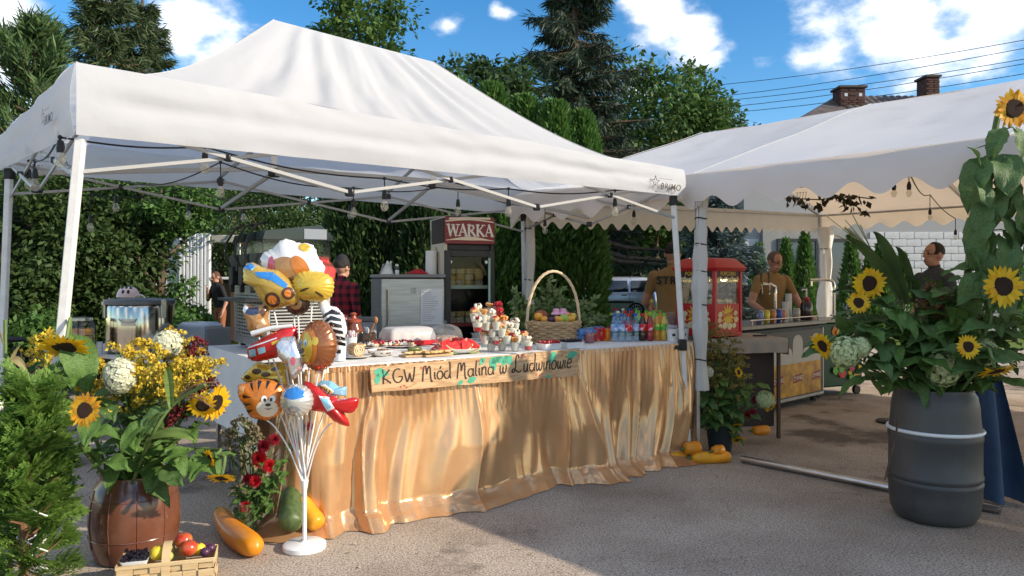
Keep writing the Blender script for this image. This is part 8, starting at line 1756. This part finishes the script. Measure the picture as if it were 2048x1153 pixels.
for px, py, lab in ((1520, 672, 'dark serving scoop on the popcorn table'),):
    q = MB(); q.box((0, 0, .008), (.13, .03, .014)); o = q.build('scoop', BLK, org=(0, 0, 0)); o.matrix_basis = MX(W(px, 0, 7.0) * Vector((1, 1, 0)).length * 0 + Vector((W(px, 0, 7.0).x, 7.0, pz - .008)), .2); tag(o, lab, 'scoop')
# ------------------------------------------------------------------ beer counter
cA, cB = Vector((2.35, 7.75, 0)), pt(GR(1645, 801), 0); cd_ = (cB - cA).normalized(); cn = Vector((cd_.y, -cd_.x, 0)); cL = (cB - cA).length; Mc = frame(cA, cd_, -cn, Vector((0, 0, 1))); CZ = .965
BC = thing('beer_counter', 'beer counter with printed glasses of lager on its front', 'counter', cA.lerp(cB, .5))
q = MB(); q.box((cL / 2, .3, .52), (cL, .58, .8), Mc); q.build('cabinet', mat('counter_dark', (.035, .038, .04), .5), BC); q = MB(); q.box((cL / 2, .29, CZ - .02), (cL + .06, .66, .04), Mc); q.build('worktop', mat('counter_top', (.25, .24, .22), .3, .3), BC)
q = MB(); q.box((cL / 2, -.006, .1), (cL, .02, .035), Mc); q.box((cL - .012, -.006, .5), (.024, .02, .76), Mc); q.box((.012, -.006, .5), (.024, .02, .76), Mc); q.build('trim', POST, BC)
for x in (.08, cL - .08):
    for y in (.08, .5): q = MB(); q.lathe([(.035, 0), (.035, .1)], 10, Mc @ Matrix.Translation((x, y, 0))); q.build('foot', BLK, BC)
Mf = frame(cA + cn * .0 - Vector((0, 0, 0)), cd_, Vector((0, 0, 1)), cn)
AMB = mat('lager_print', (.62, .33, .03), .4, c2=(.3, .12, .015), scale=9); FOM = mat('foam_print', (.48, .45, .4), .5)
fr0 = [(.03, .125), (cL - .03, .125), (cL - .03, .87), (.03, .87)]; flat(fr0, Mf @ Matrix.Translation((0, 0, .012)), 'print_background', mat('print_dark', (.045, .042, .042), .4), BC)
x = cL - .2; i = 0
while x > .15:
    w = .12 if i % 2 == 0 else .105; zt = .82 if i % 2 == 0 else .68; lay = .0135 + .001 * (i % 2 == 0)
    xr = min(x + w, cL - .04)
    flat([(x - w, .13), (xr, .13), (xr, .5), (x - w, .5)], Mf @ Matrix.Translation((0, 0, lay)), 'printed_lager', AMB, BC)
    flat([(x - w, .5), (xr, .5), (xr, zt - .12)] + [(x + (xr - x) * math.cos(R(a)) if a < 90 else x + w * math.cos(R(a)), zt - .12 + .12 * math.sin(R(a)) ** .7) for a in range(10, 171, 16)] + [(x - w, zt - .12)], Mf @ Matrix.Translation((0, 0, lay)), 'printed_foam', FOM, BC)
    if i % 2 == 0:
        flat([(x - .11, .27), (min(x + .11, xr), .29), (min(x + .11, xr), .38), (x - .11, .36)], Mf @ Matrix.Translation((0, 0, lay + .001)), 'printed_label', mat('label_redbrown', (.24, .025, .02), .4), BC); text_mesh('lettering', 'ŻYWIEC', .062, Mf @ Matrix.Translation((x - .1, .3, lay + .002)) @ Matrix.Rotation(.05, 4, 'Z'), mat('label_white', (.6, .55, .45), .4), BC, offset=.001, extrude=.0002)
    x -= .225; i += 1
def ct(x, y): return Mc @ Vector((x, y, CZ + .001))
CHR = mat('chrome', (.7, .68, .62), .08, 1); xs = lambda px: ((px - 1024) / FPX * (cA.y) - cA.x) / (cd_.x - (px - 1024) / FPX * cd_.y)
def cpos(px, b): k = (px - 1024) / FPX; o = cA - cn * b; a = (k * o.y - o.x) / (cd_.x - k * cd_.y); p = o + cd_ * a; return Vector((p.x, p.y, CZ + .001))
T = thing('beer_tap', 'chrome beer tap tower in front of the leaning barman', 'beer tap', cpos(1550, .3), local=True)
q = MB(); q.lathe([(.05, 0), (.05, .015), (.026, .03), (.024, .33)], 16); q.tube([(0, 0, .32), (0, 0, .4), (-.06, -.01, .43), (-.16, -.03, .43)], .024, 12); q.build('tower', CHR, T)
for x in (-.17, -.08): q = MB(); q.tube([(x, -.04, .43), (x, -.06, .36), (x, -.06, .31)], .009, 7); q.build('spout', CHR, T); q = MB(); q.tube([(x, -.03, .45), (x, -.03, .54)], [.011, .016], 8); q.ball((x, -.03, .56), (.022, .022, .03), 10, 8); q.build('handle', mat('tap_handle', (.14, .1, .06), .4), T)
T = thing('beer_tap', 'arched chrome tap at the end of the beer counter', 'beer tap', cpos(1668, .35), local=True); q = MB(); q.tube(smooth3([(0, 0, 0), (0, 0, .3), (0, 0, .42), (-.06, 0, .48), (-.3, .05, .48)]), .02, 10); q.lathe([(.05, 0), (.05, .012), (.02, .03)], 14); q.build('arch', CHR, T); q = MB(); q.tube([(-.28, .05, .48), (-.28, .05, .4)], .012, 8); q.build('spout', CHR, T)
for px, h, lab in ((1577, .3, 'tall stack of white cups on the beer counter'), (1571, .22, 'shorter stack of white cups on the beer counter')):
    T = thing('cup_stack', lab, 'cups', cpos(px, .2 if h > .25 else .12), local=True)
    for k in range(int(h / .03)): q = MB(); q.lathe([(.03, .03 * k), (.04, .03 * k + .045), (.042, .03 * k + .05), (.038, .03 * k + .05)], 14, cap=False); q.build('cup', PLAS, T)
T = lath('syrup_bottle', [('jar', [(.06, 0), (.065, .01), (.065, .16), (.05, .2), (.03, .215)], mat('dark_syrup', (.03, .006, .006), .12, spec=.8)), ('collar', [(.034, .216), (.034, .245), (.02, .25)], mat('collar_red', (.35, .03, .03), .4)), ('pump', [(.008, .25), (.008, .32), (.01, .32), (.01, .34)], PLAS)], 'dark red syrup bottle with a white pump', 'bottle', cpos(1613, .14), s=1.1); q = MB(); q.tube([(0, 0, .33), (-.05, -.02, .335), (-.06, -.025, .32)], .008, 7); q.build('nozzle', PLAS, T)
for px, c, lab in ((1520, (.2, .25, .4), 'silver blue drink can on the counter rail'), (1532, (.6, .5, .05), 'yellow drink can on the counter'), (1545, (.5, .2, .06), 'orange printed can on the counter'), (1557, (.04, .08, .35), 'blue drink can on the counter'), (1565, (.45, .18, .1), 'copper coloured can beside the cup stacks'), (1593, (.35, .33, .3), 'pale printed carton cup beside the syrup bottle')):
    lath('drink_can', [('can', [(.026, 0), (.033, .01), (.033, .105), (.027, .118)], mat('can%d' % px, c, .3, .4, c2=(.6, .6, .6), scale=25, detail=1, contrast=(.58, .62))), ('lid', [(.026, .1185), (.026, .121), (.005, .121)], STEEL)], lab, 'can', cpos(px, .08), 'drink cans on the beer counter', s=1.25)
q = MB(); q.tube([cpos(1500, .03) + Vector((0, 0, .05)), cpos(1640, .03) + Vector((0, 0, .05))], .006, 6); q.tube([cpos(1505, .03), cpos(1505, .03) + Vector((0, 0, .05))], .006, 6); q.tube([cpos(1636, .03), cpos(1636, .03) + Vector((0, 0, .05))], .006, 6); tag(q.build('counter_rail', CHR, org=cpos(1570, .03)), 'thin metal rail along the beer counter edge', 'rail')
# colourful second counter
dA = cB + cd_ * .1 - cn * .1; d2_ = Vector((.9, .43, 0)).normalized(); n2_ = Vector((d2_.y, -d2_.x, 0)); dL = .78; Md = frame(dA, d2_, -n2_, Vector((0, 0, 1)))
T = thing('juice_counter', 'green counter with a colourful fruit print behind the barrel', 'counter', dA + d2_ * .4); q = MB(); q.box((dL / 2, .25, .52), (dL, .5, .8), Md); q.build('cabinet', mat('counter_green', (.01, .06, .025), .4), T); q = MB(); q.box((dL / 2, .25, .94), (dL + .1, .56, .035), Md); q.build('worktop', mat('counter_pale', (.35, .34, .3), .4), T)
Mg = frame(dA, d2_, Vector((0, 0, 1)), n2_)
for k in range(46):
    cx, cz, r = rnd.uniform(.26, dL - .06), rnd.uniform(.2, .86) , rnd.uniform(.04, .075); a0 = rnd.random() * 6; flat([(cx + r * rnd.uniform(.7, 1.1) * math.cos(a0 + 2 * math.pi * j / 5), min(.91, cz + r * rnd.uniform(.7, 1.1) * math.sin(a0 + 2 * math.pi * j / 5))) for j in range(5)], Mg @ Matrix.Translation((0, 0, .004 + .0007 * k)), 'print_shape', mat('fruit_print%d' % (k % 6), [(.6, .04, .03), (.75, .5, .04), (.65, .2, .03), (.15, .4, .07), (.7, .6, .3), (.45, .04, .1)][k % 6], .4), T)
text_mesh('lettering', 'Ol', .3, Mg @ Matrix.Translation((.3, .4, .04)), mat('print_white', (.6, .6, .58), .4), T, shear=.25, offset=.006); text_mesh('lettering', 'Ol', .3, Mg @ Matrix.Translation((.3, .4, .042)), mat('print_navy', (.01, .02, .05), .4), T, shear=.25, offset=-.006)
for x in (.06, dL - .06): q = MB(); q.lathe([(.055, -.02), (.055, .02)], 16, Md @ MX((x, .05, .057), 0, R(90))); q.build('castor', BLK, T)
# dark serving tray lid lying on the asphalt behind the barrel
q = MB(); q.lathe([(.1, 0), (.11, .02), (.09, .035), (.001, .04)], 20); o = q.build('cable_cover', BLK, org=(0, 0, 0)); o.location = pt(GR(1775, 846), 0); tag(o, 'black rubber cover on the asphalt beside the barrel', 'cover')
# ------------------------------------------------------------------ silver car
cy_ = 28.0; xr = W(1272, 0, cy_).x; CAR = thing('car', 'silver estate car parked on the lawn behind the hedge', 'car', (xr - 1.3, cy_ + .8, 0), local=True)
SIL = mat('car_silver', (.6, .63, .68), .25, .6, coat=.6); CG = mat('car_glass', (.02, .025, .035), .05, spec=.9)
def loft2(layers, nm, m):
    q = MB(); vs = []; k = 0
    for x0, x1, hy, r, z in layers: pts = rrect((x1 - x0) / 2, hy, r, 6); k = len(pts); vs += [(x + (x0 + x1) / 2, y, z) for x, y in pts]
    q.add(vs, [(i * k + j, i * k + (j + 1) % k, (i + 1) * k + (j + 1) % k, (i + 1) * k + j) for i in range(len(layers) - 1) for j in range(k)] + [tuple(range(k))[::-1], tuple((len(layers) - 1) * k + j for j in range(k))]); return q.build(nm, m, CAR, angle=35)
loft2([(-2.0, 2.05, .76, .2, .22), (-2.1, 2.12, .83, .25, .35), (-2.12, 2.14, .86, .25, .6), (-2.02, 2.12, .86, .25, .85), (-1.0, 2.08, .82, .2, .98), (-.65, 2.02, .77, .2, 1.12), (-.1, 1.92, .7, .2, 1.42), (.1, 1.8, .64, .2, 1.53), (.35, 1.5, .45, .15, 1.57)], 'body', SIL)
for x0, x1, x2, x3 in ((-.78, .02, .1, .12), (-.0 + .17, 1.02, .98, .2), (1.1, 1.88, 1.75, 1.12)):
    q = MB(); q.add([(x0, -.815, 1.0), (x1, -.815, 1.0), (x2, -.71, 1.42), (x3, -.71, 1.42)], [(0, 1, 2, 3)]); q.add([(x0, -.83, 1.0), (x1, -.83, 1.0), (x2, -.725, 1.42), (x3, -.725, 1.42)], [(0, 1, 2, 3)]); q.build('side_window', CG, CAR, smooth=False)
q = MB(); q.box((.2, -.868, .62), (2.0, .02, .08)); q.build('side_moulding', BLK, CAR)
for x in (.85, -.15): q = MB(); q.box((x, -.868, .88), (.2, .03, .035)); q.build('door_handle', BLK, CAR)
for x in (.08, 1.05): q = MB(); q.box((x, -.864, .7), (.012, .006, .5)); q.build('door_gap', BLK, CAR)
q = MB(); q.ball((-.62, -.95, 1.0), (.09, .1, .07), 10, 8); q.build('mirror', BLK, CAR)
q = MB(); q.bar((.02, -.84, .98), (.13, -.72, 1.44), .05); q.build('pillar_trim', BLK, CAR)
for x in (1.3, -1.28):
    for s in (-1, 1):
        M = MX((x, s * .76, .315), 0, R(90)); q = MB(); q.lathe([(.2, -.1), (.29, -.1), (.315, -.06), (.315, .06), (.29, .1), (.2, .1)], 28, M); wh = q.build('wheel', mat('tyre', (.012, .012, .012), .8), CAR); Mr = M @ Matrix.Translation((0, 0, .085 if s < 0 else -.085))
        q = MB(); q.lathe([(.19, -.02), (.215, .012), (.2, .02), (.19, .0)], 24, Mr, cap=False)
        for k in range(11): a = 2 * math.pi * k / 11; q.box((.11, 0, .01), (.18, .026, .012), Mr @ Matrix.Rotation(a, 4, 'Z'))
        q.lathe([(.04, 0), (.04, .02), (.01, .024)], 12, Mr); q.build('rim', mat('alloy', (.5, .5, .5), .3, .7), wh)
# ------------------------------------------------------------------ white serving trailer
ty = 15.6; TX = W(356, 0, ty).x; TW_ = mat('trailer_white', (.72, .73, .75), .4); TR = thing('serving_trailer', 'white serving trailer with a ribbed open door behind the hedge', 'trailer', (TX - 1.3, ty + 1, 0))
q = MB(); q.box((TX - 1.4, ty + 1.1, 1.35), (2.7, 2, 2.0)); q.build('body', TW_, TR)
x1 = W(420, 0, ty).x; zt, zb = W(0, 467, ty).z, .55; q = MB(); q.box(((TX + x1) / 2, ty + .05, (zt + zb) / 2), (x1 - TX, .03, zt - zb)); dr = q.build('door', TW_, TR)
for k in range(9): q = MB(); q.box((TX + (x1 - TX) * (k + .5) / 9, ty + .022, (zt + zb) / 2), ((x1 - TX) / 9 * .72, .03, zt - zb - .04), b=.008); q.build('rib', TW_, dr)
x2 = W(476, 0, ty).x; q = MB(); q.box(((x1 + x2) / 2 + .02, ty + .5, W(0, 478, ty).z), (x2 - x1, 1.0, .16)); q.build('hatch_roof', mat('hatch', (.42, .41, .36), .5), TR); q = MB(); q.box(((x1 + x2) / 2 - .08, ty + .2, W(0, 557, ty).z), (.45, .4, .05)); q.build('counter_shelf', TW_, TR); q = MB(); q.box(((x1 + x2) / 2 - .05, ty + .5, .75), (.5, .6, 1.2)); q.build('counter_base', mat('counter_wood', (.09, .05, .035), .7), TR)
q = MB(); q.bar((x2, ty + .1, .1), (x2, ty + .1, W(0, 478, ty).z), .04); q.build('hatch_post', POST, TR)
for x in (TX - .9, TX - 1.9): q = MB(); q.lathe([(.2, -.09), (.3, -.08), (.3, .08), (.2, .09)], 20, MX((x, ty + .12, .3), 0, R(90))); q.build('wheel', MATS['tyre'], TR)
# ------------------------------------------------------------------ bicycle in the shade at the far left
BK = thing('bicycle', 'dark bicycle with a red lamp parked against the left hedge', 'bicycle', (W(75, 0, 7.2).x, 7.2, 0), R(12), local=True); FRM = mat('bike_black', (.015, .015, .017), .4)
for x in (-.52, .52):
    q = MB(); q.tube([(x + .32 * math.cos(a), 0, .34 + .32 * math.sin(a)) for a in [2 * math.pi * i / 32 for i in range(33)]], .018, 6, cap=False); wh = q.build('wheel', MATS['tyre'], BK); q = MB()
    for k in range(14): a = 2 * math.pi * k / 14; q.tube([(x, 0, .34), (x + .31 * math.cos(a), 0, .34 + .31 * math.sin(a))], .0015, 4)
    q.build('spokes', STEEL, wh)
q = MB()
for a, b in (((-.52, 0, .34), (-.1, 0, .3)), ((-.1, 0, .3), (-.2, 0, .82)), ((-.52, 0, .34), (-.18, 0, .72)), ((-.18, 0, .72), (.36, 0, .8)), ((-.1, 0, .3), (.38, 0, .72)), ((.52, 0, .34), (.35, 0, .95))): q.tube([a, b], .017, 8)
q.build('frame', FRM, BK); q = MB(); q.ball((-.22, 0, .88), (.13, .06, .03), 12, 8); q.build('saddle', BLK, BK); q = MB(); q.tube([(.3, -.28, 1.02), (.36, -.1, 1.0), (.36, .1, 1.0), (.3, .28, 1.02)], .013, 7); q.build('handlebar', FRM, BK); q = MB(); q.tube([(-.1, -.09, .3), (.05, -.11, .22)], .01, 6); q.lathe([(.09, -.004), (.09, .004)], 20, MX((-.1, -.05, .3), 0, R(90))); q.build('crank', FRM, BK)
q = MB(); q.ball((-.34, -.02, .9), (.02, .025, .03), 8, 6); q.build('rear_lamp', mat('lamp_red', (.6, .02, .015), .25), BK)
